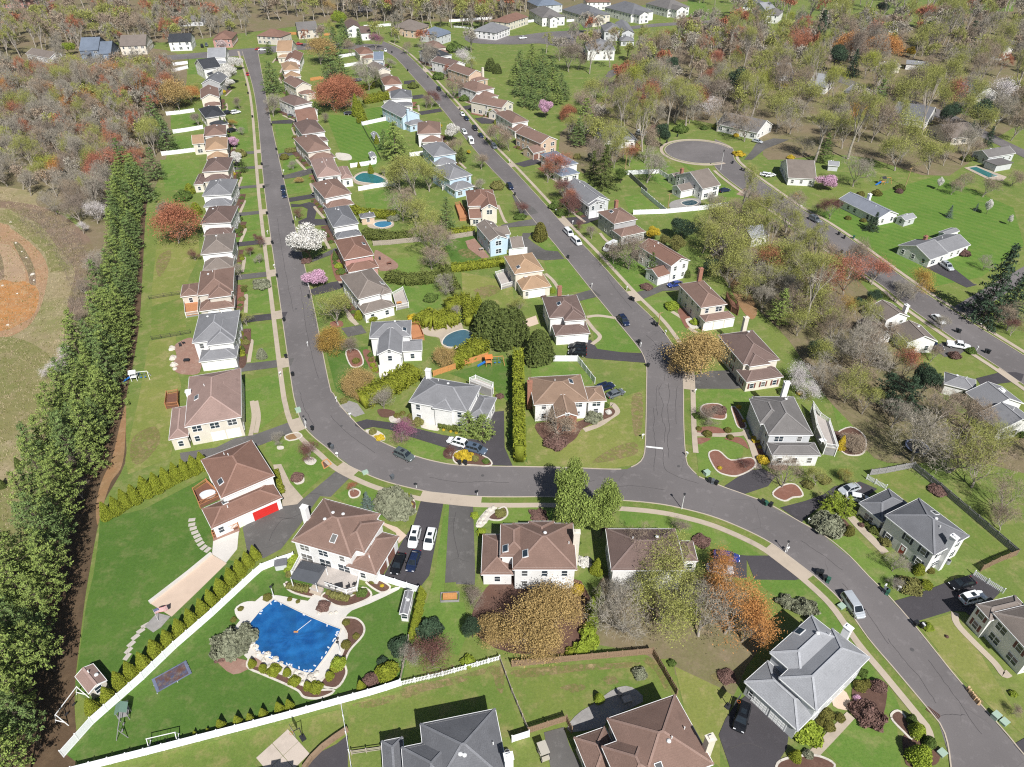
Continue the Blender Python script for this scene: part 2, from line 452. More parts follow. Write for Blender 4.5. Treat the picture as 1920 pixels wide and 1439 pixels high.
# large lawns of the near plots
lawn('750 1020 1080 940 1560 690 1640 900 1600 1100 1600 1290 1780 1340 1700 1500 1130 2080 700 2420 560 2300 600 2000 650 1640 700 1439 735 1200', 1, (0, 2))
lawn('490 1340 700 1110 1080 775 1500 360 1920 0 2090 -110 2330 -150 2480 60 2960 90 3130 130 3080 470 3060 600 3010 810 2600 870 1900 1120 1500 1240 1100 1350 640 1450', 1, (0, 3))
lawn('300 300 375 300 372 350 310 360', 0); lawn('312 285 370 283 368 255 330 255', 0); lawn('320 242 372 240 376 212 320 216', 0)
lawn('352 140 352 112 388 108 384 140', 0)
lawn('285 540 295 450 370 420 375 480 355 520 345 560 285 580', 2); lawn('283 575 342 558 350 620 284 636', 3); lawn('280 640 330 632 330 690 340 720 330 800 320 860 240 890 235 860 262 740', 2)
for s in ('436 700 470 712 524 700 540 765 480 812 452 770', '456 658 520 650 525 680 470 690', '452 612 515 606 518 640 470 650', '456 548 505 540 510 585 460 590', '455 480 495 475 500 510 450 512', '440 440 490 432 494 450 440 455', '440 405 486 402 488 430 440 436', '438 372 482 368 484 392 440 396', '436 330 478 326 481 360 436 366', '440 300 474 296 476 320 438 324', '440 262 468 258 472 290 440 292', '436 225 462 222 466 250 436 254'):
    lawn(s, 0)
lawn('500 830 540 825 590 820 620 880 560 935 520 880 495 850', 0)
lawn('625 930 700 895 790 930 780 960 720 975 640 940', 0)
lawn('835 945 845 945 842 1128 800 1130 815 1080', 0); lawn('800 1130 870 1130 880 1180 860 1230 780 1200 790 1140', 0)
lawn('890 950 1040 945 1035 975 990 980 920 985 890 1000', 0); lawn('1165 950 1240 955 1300 975 1440 1035 1480 1050 1395 1045 1290 1000 1160 985', 0)
lawn('1410 1087 1530 1085 1560 1130 1640 1240 1680 1310 1700 1360 1600 1300 1560 1180 1470 1130', 0)
lawn('1540 1400 1600 1340 1680 1350 1690 1439 1600 1460', 0)
lawn('988 800 1140 755 1212 730 1210 850 1190 872 1140 880 985 872', 2)
lawn('1300 725 1410 735 1420 770 1395 830 1390 870 1350 905 1310 885 1302 820', 0)
lawn('1205 560 1270 555 1290 600 1300 640 1270 650', 0); lawn('1135 490 1200 470 1240 540 1200 560', 0)
lawn('1105 595 1195 597 1207 660 1120 660', 0); lawn('1088 560 1150 560 1150 600 1110 597', 0)
lawn('1020 490 1080 485 1108 545 1040 552', 0); lawn('1000 440 1020 420 1050 470 1020 475', 0)
lawn('840 700 960 670 985 690 960 740 990 870 950 830 960 760 925 730', 1)
lawn('995 690 1060 675 1110 705 1110 720 1000 740', 0)
lawn('610 655 690 650 690 720 655 745 630 735', 1); lawn('765 825 840 835 880 865 800 860 760 850', 0)
lawn('830 450 900 440 905 490 850 500', 1); lawn('865 510 960 530 965 580 870 590', 2); lawn('715 490 780 480 800 540 730 550', 0)
lawn('745 545 820 530 830 575 770 590', 0); lawn('680 360 750 352 760 390 690 400', 0)
lawn('610 215 660 218 690 240 715 300 700 315 660 310 640 290', 4); lawn('690 232 740 225 740 270 700 290', 4); lawn('685 205 730 198 738 222 690 228', 4)
lawn('515 235 560 230 562 290 525 300', 0); lawn('530 300 575 296 580 320 532 325', 0); lawn('535 345 580 345 582 360 537 366', 0)
lawn('1650 360 1760 330 1900 390 1920 460 1840 520 1740 540 1560 430 1540 400', 4); lawn('1560 760 1600 740 1640 800 1620 850 1580 830', 0)
lawn('1620 890 1700 880 1900 1040 1860 1050 1720 960', 3); lawn('1545 1010 1600 1000 1660 1060 1700 1100 1640 1100', 0)
lawn('1720 1170 1785 1150 1840 1230 1900 1330 1920 1380 1850 1320 1790 1260', 2)
lawn('960 1255 1260 1235 1280 1330 1240 1330 1100 1360 990 1370', 3); lawn('650 1320 930 1250 985 1380 660 1410', 3); lawn('280 1420 640 1330 660 1400 660 1500 200 1500', 3)
lawn('1265 1250 1350 1290 1400 1320 1350 1370 1350 1439 1300 1400', 2)
lawn('1170 370 1200 365 1240 395 1180 400', 0); lawn('1160 300 1240 300 1300 340 1260 360', 0); lawn('1030 60 1100 45 1105 55 1035 60', 0)
lawn('1290 0 1320 5 1340 38 1285 40', 0); lawn('1270 300 1400 370 1350 370', 0)
lawn('1840 10 1900 10 1900 22 1845 22', 0); lawn('1780 205 1830 190 1870 220 1850 230', 0)

# ------------------------------------------------------------------ roads with kerbs and pavements
A_L = smooth(px('454 96 478 180 497 360 522 540 547 715 555 757 562 781 572 802 590 821 615 841 642 865 670 881 720 902 792 920 840 926 892 931 960 932 1035 932 1160 938 1235 945 1290 956 1340 970 1390 990 1440 1015 1482 1045 1527 1080 1580 1130 1630 1199 1677 1254 1740 1329 1766 1362 1778 1396 1784 1439 1794 1520 1810 1700'), 6)
A_R = smooth(px('483 96 508 230 537 360 580 540 615 715 625 740 637 761 655 782 680 807 710 827 737 840 777 856 817 867 865 874 960 876 1060 878 1135 881 1170 881 1200 878 1290 884 1310 895 1350 912 1395 928 1440 946 1502 981 1547 1007 1590 1042 1627 1081 1677 1131 1730 1194 1790 1269 1840 1325 1902 1396 1985 1500 2150 1700'), 6)
B_L = smooth(px('712 92 728 100 745 112 777 147 825 200 865 250 915 310 955 352 992 402 1042 460 1110 545 1155 600 1192 645 1207 667 1213 690 1213 720 1212 790 1210 845 1205 862 1195 872 1175 881'), 6)
B_R = smooth(px('718 78 732 84 757 98 792 131 855 200 910 265 960 317 1007 368 1055 421 1112 480 1177 552 1225 600 1250 632 1275 672 1280 710 1281 795 1284 850 1288 872 1296 882 1310 895'), 6)
C_T = smooth(px('1340 262 1372 278 1376 298 1392 315 1440 350 1500 392 1540 414 1595 450 1677 510 1742 556 1790 586 1830 612 1920 668 2060 760'), 6)
C_B = smooth(px('1340 312 1352 326 1390 355 1440 387 1485 418 1530 450 1575 482 1655 537 1702 575 1790 636 1865 684 1920 722 2060 820'), 6)
def road(name, P, Q, z=.03):
    n = 90
    def even(L):
        d = [0]
        for a, b in zip(L, L[1:]): d.append(d[-1] + (b - a).length)
        out = []
        for i in range(n + 1):
            t = d[-1] * i / n; k = max(j for j in range(len(d)) if d[j] <= t + 1e-6); k = min(k, len(L) - 2)
            out.append(L[k].lerp(L[k + 1], min(1, (t - d[k]) / max(1e-6, d[k + 1] - d[k]))))
        return out
    me = strip_mesh(name, even(P), even(Q), z, ASPH); a_ = me.attributes.new('across', 'FLOAT', 'POINT')
    a_.data.foreach_set('value', [float(k % 2) for k in range(len(me.vertices))])
    return structure(add(name, me))
road('road', A_L, A_R, .064); road('road', B_L, B_R, .060); road('road', C_T, C_B, .060)
# the turning circle at the head of the right-hand road, the cross street, the far road and turning circle
def disc(cx, cy, rx_):
    c = at(cx, cy); r = (at(cx + rx_, cy) - c).length
    return [c + Vector((r * math.cos(2 * math.pi * k / 40), r * math.sin(2 * math.pi * k / 40), 0)) for k in range(40)]
BULB = disc(1310, 285, 62)
sheet('road', BULB, .066, ASPH, 0, 0)
CROSS = px('-60 124 150 116 320 104 454 92 484 90 560 82 640 80 715 84 715 96 640 92 560 94 486 102 455 105 320 113 150 126 -60 136')
sheet('road', CROSS, .056, ASPH, 0, 0)
FAR = px('880 64 960 68 1030 60 1136 55 1225 45 1300 41 1352 37 1352 42 1300 46 1225 51 1130 62 1088 67 1080 72 1078 84 1050 88 1012 82 960 84 880 80')
sheet('road', smooth(FAR, 3, True), .056, ASPH)
sheet('road', px('1500 100 1545 132 1615 158 1700 185 1780 212 1880 262 1960 300 1960 316 1870 272 1770 226 1690 196 1600 164 1535 142 1500 112'), .056, ASPH)
sheet('road', px('1800 590 1790 575 1840 545 1920 500 1990 470 1990 486 1920 528 1850 575 1830 600'), .056, ASPH)
sheet('road', px('1790 40 1850 68 1950 84 1950 92 1845 76 1780 46'), .056, ASPH)
sheet('road', px('668 -30 694 -30 699 22 672 24'), .056, ASPH)

def worn(s, mat, t=None): sheet('bare_patch', smooth(tpts(t, s) if t else px(s), 3, True), .046, mat, 0, .0015, 4)
WORN = groundmat('worn_lawn', ((.30, .235, .12), (.22, .21, .07), (.38, .30, .17), (.27, .2, .1)), (.12, .5, 3))
nw_, bw_ = nodes(WORN); vw_ = world_co(nw_)      # worn grass thins out raggedly into the lawn
nw_.links.new(ramp(nw_, noise(nw_, vw_, .85, 6, .7), .40, .62), bw_.inputs['Alpha'])
worn('752 1292 800 1280 860 1268 934 1246 946 1262 942 1300 930 1290 918 1262 860 1282 800 1296 760 1310', WORN); worn('1205 1238 1228 1236 1252 1280 1262 1300 1248 1296 1230 1262', WORN); worn('962 1258 1060 1248 1150 1244 1200 1242 1180 1252 1080 1260 980 1272', WORN)
worn('660 1322 700 1312 740 1304 730 1318 690 1328', WORN); worn('1050 1290 1080 1282 1100 1290 1075 1300', WORN); worn('1130 1272 1150 1268 1160 1280 1140 1284', WORN); worn('1185 745 1204 740 1204 800 1192 820 1185 790', WORN); worn('1150 840 1190 830 1195 850 1160 862 1110 868', WORN); worn('1330 1270 1345 1262 1352 1275 1340 1285', WORN); worn('250 820 290 800 300 830 265 870 245 860', WORN); worn('292 500 300 478 320 470 318 490 300 520', WORN)
worn('1370 520 1400 545 1420 580 1410 600 1390 580 1372 545', BARE); worn('888 545 920 535 940 545 905 560', WORN); worn('1740 1240 1770 1220 1790 1250 1760 1265', LAWN[2]); worn('1800 1290 1830 1300 1850 1330 1820 1320', WORN); worn('860 468 900 470 895 485 868 482', WORN)
sheet('rough_grass', smooth(px('-300 640 -40 632 50 640 110 690 95 760 60 800 0 830 -60 820 -300 900'), 4, True), .02, DRYG); sheet('rough_grass', smooth(px('-300 930 0 900 50 930 60 980 10 1060 -300 1200'), 4, True), .02, DRYG)
DRIVES = []     # polygons where the kerb is dropped
def drive(P, mat=None, z=.071):
    DRIVES.append(P)
    sheet('driveway', P, z, mat or DRIVE, 0, .003, 4)
for t, s, m in (
    ((1, 2), '620 640 718 692 560 850 480 845 420 930 330 1060 190 1240 60 1310 -60 1290 -100 1080 0 1005 190 920 360 860 430 800', ODRIVE),
    ((1, 2), '1240 870 1408 885 1300 1439 1230 1530 1090 1500 960 1439 1110 1160 1180 1060', DRIVE),
    ((1, 2), '1450 895 1628 900 1645 1439 1640 1510 1418 1500 1420 1439', ODRIVE),
    ((1, 2), '0 380 270 282 304 352 40 460 -340 560 -560 590 -570 520 -300 480 -160 410', ODRIVE),
    ((1, 2), '740 292 830 268 1000 290 1180 330 1400 385 1560 410 1740 430 1740 215 1860 205 1865 480 1925 618 1770 612 1740 560 1600 520 1400 475 1160 400 1000 345 880 325 800 345 745 318', DRIVE),
    ((2, 1), '430 1140 590 1110 640 1180 820 1205 985 1212 1004 1285 560 1250 520 1225 440 1240', DRIVE),
    ((2, 1), '470 770 605 732 668 782 500 822', ODRIVE),
    ((2, 1), '80 310 150 310 120 350 170 390 250 440 345 448 395 505 250 515 150 500 60 440', ODRIVE),
    ((2, 1), '870 770 1080 718 1170 660 1280 670 1270 740 1130 745 1000 800 930 822', ODRIVE),
    ((2, 1), '1280 1400 1490 1345 1640 1340 1760 1400 1760 1470 1660 1480 1280 1478', ODRIVE),
    ((2, 1), '360 200 480 190 640 140 690 190 560 240 440 250', DRIVE), ((2, 1), '-80 250 60 220 165 205 210 250 60 262 -80 275', ODRIVE),
    ((1, 1), '1919 20 2080 120 2120 160 1990 190', ODRIVE),
    ((1, 1), '640 1025 790 1000 830 1060 690 1090', ODRIVE), ((1, 1), '395 740 560 680 690 660 700 700 600 740 410 785', DRIVE),
    ((1, 1), '430 500 600 420 615 455 520 490 420 530', ODRIVE), ((1, 1), '262 92 330 96 400 78 445 90 462 120 440 205 530 208 535 250 410 256 318 240 318 222 380 195 388 130 350 112 265 116', DRIVE),
    ((1, 1), '240 48 480 8 490 40 250 78', DRIVE),
    ((1, 0), '205 1320 380 1270 420 1260 430 1300 330 1330 212 1345', ODRIVE), ((1, 0), '150 1160 340 1120 345 1150 165 1190', ODRIVE), ((1, 0), '115 910 300 895 300 930 120 930', DRIVE),
    ((1, 0), '1110 610 1190 602 1200 630 1110 634', DRIVE), ((1, 0), '1170 720 1250 710 1275 735 1175 748', DRIVE), ((1, 0), '1220 840 1380 815 1400 838 1240 865', DRIVE),
    ((1, 0), '1550 800 1680 780 1760 790 1750 810 1570 824', DRIVE), ((1, 0), '1280 520 1370 512 1372 528 1290 540', ODRIVE), ((1, 0), '1640 890 1780 870 1840 880 1800 930 1690 930', DRIVE),
    ((1, 0), '190 300 270 290 280 330 200 335', DRIVE),
    ((2, 0), '20 1230 150 1195 230 1190 240 1220 90 1256', DRIVE), ((2, 0), '700 580 720 540 800 500 930 480 1000 478 930 500 830 530 740 585', ODRIVE), ((2, 0), '590 255 640 258 720 320 660 310', DRIVE),
    ((2, 0), '480 335 540 360 560 430 530 420', ODRIVE), ((2, 0), '495 150 560 148 620 200 540 215', ODRIVE),
    ((2, 0), '1740 1200 1800 1130 1830 1080 1960 1040 2080 1050 1900 1120 1800 1200', ODRIVE),
    ((2, 1), '1680 20 1750 -30 1900 60 1830 60', PAVER), ((3, 1), '1160 560 1300 520 1400 580 1540 690 1570 700 1490 720', DRIVE),
    ((3, 1), '1200 1160 1420 1110 1520 1160 1440 1220 1330 1240', ODRIVE), ((3, 1), '1560 1400 1740 1355 1860 1355 1919 1370 1900 1420 1600 1460', DRIVE),
    ((3, 2), '-330 770 -180 830 -0 770 60 690 -40 640 -150 650', DRIVE),
    ((3, 2), '90 930 250 1042 330 970 450 880 560 830 640 880 680 890 820 790 690 735 500 770 420 830 280 880', DRIVE),
    ((2, 3), '1550 1200 1600 1080 1680 960 1760 900 1900 1020 2080 1160 2060 1300 1960 1460 1640 1460', DRIVE),
    ((3, 3), '945 195 1085 358 1370 270 1480 275 1540 330 1740 130 1600 10 1540 -10 1350 50 1100 150', DRIVE),
    ((3, 2), '-170 1290 60 1290 140 1330 340 1439 200 1475 -100 1470', DRIVE),
    ((2, 2), '1520 1240 1660 1280 1760 1290 1760 1460 1600 1450 1500 1420', DRIVE),
    ((3, 0), '1290 850 1480 760 1530 740 1545 760 1370 835', ODRIVE), ((1, 3), '370 1439 480 1330 600 1270 690 1200 690 1480 360 1500', DRIVE),
    ((2, 3), '240 1180 390 1140 430 1280 520 1439 300 1500', ODRIVE), ((3, 3), '1840 1270 1960 1200 1990 1300 1900 1340', DRIVE)):
    drive(tpts(t, s), m)
# driveways of the long left row: from the garage front to the kerb
for y0, x0 in ((686, 440), (597, 440), (518, 438), (457, 436), (402, 434), (352, 434), (316, 434), (288, 430)):
    y1 = y0 - 6
    a, b = at(x0, y0 - 1), at(x0, y0 + max(4, (y0 - 200) * .028))
    xk = min(A_L, key=lambda p: abs(p.y - at(x0 + 60, y1).y))
    c, d = Vector((xk.x, a.y + 3.0, 0)), Vector((xk.x, b.y + 3.0, 0))
    drive([a, b, d, c], DRIVE if y0 % 2 else ODRIVE)
STRIPS = [tpts((1, 0), '0 1320 40 1318 45 1336 0 1340')]

KERB = M('kerb_concrete', (.42, .36, .29), .9, .1, .6, co='w')
def kerb(P, side, stop=None):
    """raised kerb along a road edge, dropped at every driveway; side +1 = kerb lies left of the line"""
    P = resample(P, 1.5); Q = offset(P, .2 * side); R = offset(P, 1.0 * side); W = offset(P, 2.6 * side)
    v, f = [], []
    for p, q_, r, w in zip(P, Q, R, W):
        h = .09 if any(inside(r, D) or inside(w, D) for D in DRIVES) else .15
        v += [(p.x, p.y, 0), (p.x, p.y, h), (q_.x, q_.y, h), (q_.x, q_.y, 0)]
    for i in range(len(P) - 1):
        for k in range(3):
            f.append((4 * i + k, 4 * i + k + 1, 4 * i + 5 + k, 4 * i + 4 + k))
    me = bpy.data.meshes.new('kerb'); me.from_pydata(v, [], f); me.materials.append(KERB)
    structure(add('kerb', me))
SIDE_AL = -1     # walking A_L away from the far end the outside is on the right
kerb(A_L, SIDE_AL); kerb(B_L, -1); kerb(B_R, 1); kerb(C_T, 1); kerb(C_B, -1)
iA = min(range(len(A_R)), key=lambda i: (A_R[i] - at(1175, 881)).length); jA = min(range(len(A_R)), key=lambda i: (A_R[i] - at(1310, 895)).length)
kerb(A_R[:iA + 1], 1); kerb(A_R[jA:], 1)
def pavement(P, side, d0, d1, z=.1131):
    P = resample(P, 1.5)
    structure(add('pavement', strip_mesh('pavement', offset(P, d0 * side), offset(P, d1 * side), z, CONC, .1)))
    P2 = P
    structure(add('verge', strip_mesh('verge', offset(P, .2 * side), offset(P, d0 * side), .052, LAWN[3], .0)))
    # concrete aprons where a drive crosses the verge
    run = []
    for p in P2:
        w = offset([p, p], 0)[0]
        k = P2.index(p); tdir = (P2[min(k + 1, len(P2) - 1)] - P2[max(k - 1, 0)]); tdir.normalize()
        n = Vector((-tdir.y, tdir.x, 0)) * side
        hit = any(inside(p + n * (d1 + 1.0), D) for D in DRIVES)
        if hit: run.append(k)
        elif run:
            if len(run) > 1:
                seg = P2[max(0, run[0] - 1): run[-1] + 2]
                structure(add('apron', strip_mesh('apron', offset(seg, .21 * side), offset(seg, (d0 + .0) * side), .096, CONC)))
            run = []
iE = min(range(len(A_L)), key=lambda i: (A_L[i] - at(1778, 1396)).length)
pavement(A_L[:iE + 1], SIDE_AL, 1.75, 2.9)
kB = min(range(len(B_R)), key=lambda i: (B_R[i] - at(1284, 850)).length)
pavement(B_R[2:kB + 2], 1, 1.75, 2.9)
pavement(C_T[8:], 1, .9, 2.1); pavement(C_B[4:], -1, .9, 2.1)
# ring of pavement round the turning circle
ctr = sum(BULB, Vector((0, 0, 0))) / len(BULB); rb = (BULB[0] - ctr).length
ring = [ctr + Vector((math.cos(t), math.sin(t), 0)) * rb for t in np.linspace(math.radians(-60), math.radians(-60) - math.radians(285), 60)]
structure(add('kerb', strip_mesh('kerb', ring, offset(ring, .35), .15, KERB, .15)))
structure(add('pavement', strip_mesh('pavement', offset(ring, 1.0), offset(ring, 2.3), .1131, CONC, .1)))

WHITE = M('road_paint', (.72, .72, .70), .7, .12, 2.0)
STOPL = tpts((2, 2), '1005 467 1132 481 1131 493 1004 478'); sheet('stop_line', STOPL, .074, WHITE)
sheet('stop_line', px('1838 607 1845 603 1852 599 1853 601 1846 605 1839 609'), .074, WHITE)

def walk(s, w=1.2, t=None, mat=None, name='garden_path', sm=4, z=.084):
    SHEETN[0] += 1; z += .003 * (SHEETN[0] % 4)
    P = smooth(tpts(t, s) if t else px(s), sm) if sm else tpts(t, s)
    structure(add(name, strip_mesh(name, offset(P, w / 2), offset(P, -w / 2), z, mat or CONC, .05)))
def bed(s, t=None, mat=None, edge=None, name='garden_bed', z=.098, sm=4):
    P = smooth(tpts(t, s) if t else px(s), sm, True) if sm else tpts(t, s)
    sheet(name, P, z, mat or MULCH)
    if edge:
        Q = P + [P[0]]
        structure(add('bed_edging', strip_mesh('bed_edging', Q, offset(Q, .32), .14, edge, .14)))
for s, t, w in (('560 940 650 930 790 950', (2, 1), 1.1), ('552 955 610 1030 660 1090 600 1145', (2, 1), 1.1), ('1200 900 1290 960 1330 1020 1385 1060', (2, 1), 1.2), ('250 615 310 670 365 755', (2, 1), 1.1),
                ('1400 280 1420 370 1560 520 1700 660 1765 745 1810 735', (3, 3), 1.1), ('340 1345 480 1200 620 1050', (3, 3), 1.3), ('620 1000 690 1080 790 1180 880 1270', (3, 2), 1.6),
                ('1500 480 1640 370 1720 310', (2, 1), 1.0), ('660 310 700 360 760 400', (2, 1), 1.0), ('540 350 650 310 740 250 790 210 760 160 735 155', (2, 2), 1.3), ('1600 1740 1370 1390', (2, 2), 1.0),
                ('1000 650 1010 760 1060 830', (1, 1), 1.0) if False else ('690 850 700 940 760 1000', (1, 1), 1.2), ('1815 100 1860 210 1880 235', (1, 1), 1.0), ('1640 1010 1640 1010', (1, 1), .1) if False else ('1600 730 1640 760 1650 780', (1, 0), .9)):
    if len(nums(s)) > 2: walk(s, w, t)
walk('1375 380 1560 385 1730 375 1760 340', 1.2, (2, 2)); walk('1740 360 1790 440 1830 560 1850 640', 1.4, (2, 2))
walk('1890 130 1905 250 1880 390', 1.0, (0, 2)); walk('0 130 20 250 0 370', 1.0, (1, 2))

# sealed cracks and manholes of the near roads
SEAL = M('crack_seal', (.07, .064, .064), .8, .2, 3, co='w')
rc = random.Random(7)
def seal(t, s, w=.09):
    P = smooth(tpts(t, s), 5); P = [p + Vector((rc.uniform(-.13, .13), rc.uniform(-.13, .13), 0)) for p in P]
    sheet_ = add('crack_seal', strip_mesh('crack_seal', offset(P, w / 2), offset(P, -w / 2), .0715, SEAL)); structure(sheet_)
for t, s in (((2, 2), '1120 0 1105 60 1130 150 1125 260 1150 330 1140 440'), ((2, 2), '1175 0 1180 90 1165 200 1185 330 1165 420 1180 560'), ((2, 2), '1240 20 1225 160 1235 300'), ((2, 2), '1062 180 1070 260 1060 330 1075 460 1065 660'), ((2, 2), '640 760 760 775 900 765 1020 780 1150 800'), ((2, 2), '300 730 460 745 620 730'), ((2, 2), '1130 500 1150 640 1250 700 1400 750'),
             ((1, 2), '560 240 640 330 760 430 900 520'), ((1, 2), '330 60 360 180 440 320'), ((1, 2), '1300 700 1500 740 1700 735 1900 745'), ((3, 3), '900 480 1000 610 1130 760 1260 960'), ((3, 3), '1290 1048 1400 1050 1480 1046'), ((3, 2), '250 1180 400 1280 560 1400'), ((2, 1), '720 640 800 760 900 880'), ((2, 1), '1010 1080 1110 1180 1150 1300 1140 1420'), ((1, 1), '160 200 190 420 230 640 280 900'), ((1, 1), '330 700 360 900 400 1150 470 1400'), ((3, 3), '560 60 680 200 800 360 900 520'), ((3, 3), '1200 640 1320 800 1450 980 1600 1200'), ((2, 2), '1090 10 1080 120 1090 240')):
    seal(t, s)
for t, s in (((1, 2), '300 1010 200 1020 130 1110 100 1180'), ((1, 2), '330 980 250 1010 150 1000'), ((1, 2), '1500 960 1480 1100 1520 1300'), ((2, 3), '1640 1300 1760 1260 1880 1300')):
    P = tpts(t, s); structure(add('crack_seal', strip_mesh('crack_seal', offset(smooth(P, 4), .05), offset(smooth(P, 4), -.05), .086, SEAL)))
IRON = M('manhole_iron', (.09, .085, .085), .6, .15, 4)
for t, x, y in (((1, 2), 640, 318), ((1, 2), 1700, 690), ((2, 2), 1250, 620), ((3, 3), 1080, 560), ((1, 1), 300, 880), ((2, 1), 700, 560)):
    p = tat(t, x, y); g_ = MB(); g_.tube((0, 0, 0), (0, 0, .016), .34, .34, 12); structure(g_.build('manhole_cover', IRON, None, (p.x, p.y, .064)))
# rough growth of the field at the left: straw, brush and weeds nobody could count
def tufts(name, polys, n, mat, size, up, seed):
    rng = np.random.default_rng(seed); Q = []
    for poly in polys:
        xs = [p.x for p in poly]; ys = [p.y for p in poly]; c = 0
        while c < n // len(polys):
            x, y = rng.uniform(min(xs), max(xs)), rng.uniform(min(ys), max(ys))
            if inside((x, y), poly): Q.append((x, y, 0)); c += 1
    Q = np.array(Q); k = 5; P_ = np.repeat(Q, k, 0) + rng.normal(size=(len(Q) * k, 3)) * np.array([.4, .4, 0]); 
    d = rng.normal(size=P_.shape) * .6; d[:, 2] = 1; d /= np.linalg.norm(d, axis=1)[:, None]; s_ = np.cross(d, rng.normal(size=P_.shape)); s_ /= np.linalg.norm(s_, axis=1)[:, None]
    L_ = (rng.uniform(.4, 1.3, len(P_)) * up)[:, None]; V_ = np.stack([P_ - s_ * size, P_ + s_ * size, P_ + d * L_], 1).reshape(-1, 3)
    stuff(add(name, npmesh(name, V_, [np.arange(len(V_)).reshape(-1, 3)], [mat])))
# ------------------------------------------------------------------ houses
VENT = M('vent_metal', (.62, .62, .62), .4, .05, 2)
DARKM = M('dark_metal', (.03, .03, .034), .5, .1, 2)
SHUT = M('shutter_dark', (.035, .045, .06), .6, .1, 3); SHUTR = M('shutter_maroon', (.16, .06, .05), .6, .1, 3)
DOORM = {'w': M('garage_white', (.82, .82, .80), .5, .04, 1), 'r': M('garage_red', (.55, .03, .025), .45, .06, 1), 'b': M('garage_brown', (.20, .10, .075), .5, .1, 1), 'c': M('garage_cream', (.68, .6, .46), .5, .05, 1)}
FDOOR = [M('door_dark', (.06, .045, .04), .4, .1, 2), M('door_red', (.3, .05, .04), .4, .1, 2), M('door_blue', (.08, .12, .2), .4, .1, 2)]
BRICKC = siding('chimney_brick', (.33, .16, .11), True)
CHIM = {'w': TRIM, 'b': BRICKC, 'c': WALL['cream'], 'l': WALL['blue']}

def _window(w, h, lite):
    f = MB(); t = .09
    f.box(-w / 2 - t, -.07, -h / 2 - t, w / 2 + t, 0, -h / 2); f.box(-w / 2 - t, -.07, h / 2, w / 2 + t, 0, h / 2 + t)
    f.box(-w / 2 - t, -.068, -h / 2, -w / 2, 0, h / 2); f.box(w / 2, -.068, -h / 2, w / 2 + t, 0, h / 2)
    f.box(-w / 2, -.06, -.035, w / 2, 0, .035)
    if w > 1.3 and not lite: f.box(-.05, -.062, -h / 2, .05, 0, h / 2)
    p = MB(); p.box(-w / 2, -.03, -h / 2, w / 2, .0, h / 2)
    return f.mesh('window', [TRIM]), p.mesh('pane', [GLASS])
WINS = {'s': _window(.95, 1.35, 0), 'w': _window(1.8, 1.4, 0), 't': _window(.8, .8, 1), 'p': _window(2.2, 2.0, 0)}
_sh = MB(); _sh.box(-.2, -.05, -.75, .2, 0, .75)
for k in range(5): _sh.box(-.15, -.065, -.66 + k * .27, .15, -.05, -.47 + k * .27)
SHUTS = [_sh.mesh('shutter', [SHUT]), _sh.mesh('shutter', [SHUTR])]
def _garage(w, mats):
    g = MB(); g.box(-w / 2 - .12, -.06, 0, -w / 2, .0, 2.3, 1); g.box(w / 2, -.06, 0, w / 2 + .12, 0, 2.3, 1); g.box(-w / 2 - .12, -.062, 2.3, w / 2 + .12, 0, 2.44, 1)
    for r in range(4):
        n = 4
        g.box(-w / 2, -.02, r * .575 + .01, w / 2, 0, r * .575 + .57, 0)
        for c in range(n):
            x = -w / 2 + (c + .5) * w / n
            g.box(x - w / n * .4, -.04, r * .575 + .1, x + w / n * .4, -.02, r * .575 + .48, 0)
    return g.mesh('garage_door', mats)
GAR = {(k, w): _garage(w, [DOORM[k], TRIM]) for k in DOORM for w in (2.6, 4.8)}
_d = MB(); _d.box(-.5, -.05, 0, .5, 0, 2.1, 0); _d.box(-.65, -.07, 0, -.5, 0, 2.2, 1); _d.box(.5, -.07, 0, .65, 0, 2.2, 1); _d.box(-.65, -.071, 2.1, .65, 0, 2.25, 1); _d.box(-.28, -.06, 1.1, .28, -.05, 1.9, 1)
FRONT = [_d.mesh('front_door', [m, TRIM]) for m in FDOOR]
_v = MB(); _v.tube((0, 0, -.3), (0, 0, .55), .09, .09, 6); PIPE = _v.mesh('vent_pipe', [TRIM])
_v = MB(); _v.tube((0, 0, -.3), (0, 0, .18), .2, .2, 8); _v.dome((0, 0, .18), .34, .34, .2, 8, 3); TURB = _v.mesh('roof_vent', [VENT])
_v = MB(); _v.box(-.55, -.8, -.1, .55, .8, .12, 0); _v.box(-.45, -.7, .12, .45, .7, .14, 1); SKYL = _v.mesh('skylight', [VENT, GLASS])

class Block: pass
HOUSES = []
FACE = {'a': (0, -1, 0.0), 'b': (1, 0, math.pi / 2), 'c': (0, 1, math.pi), 'd': (-1, 0, -math.pi / 2)}

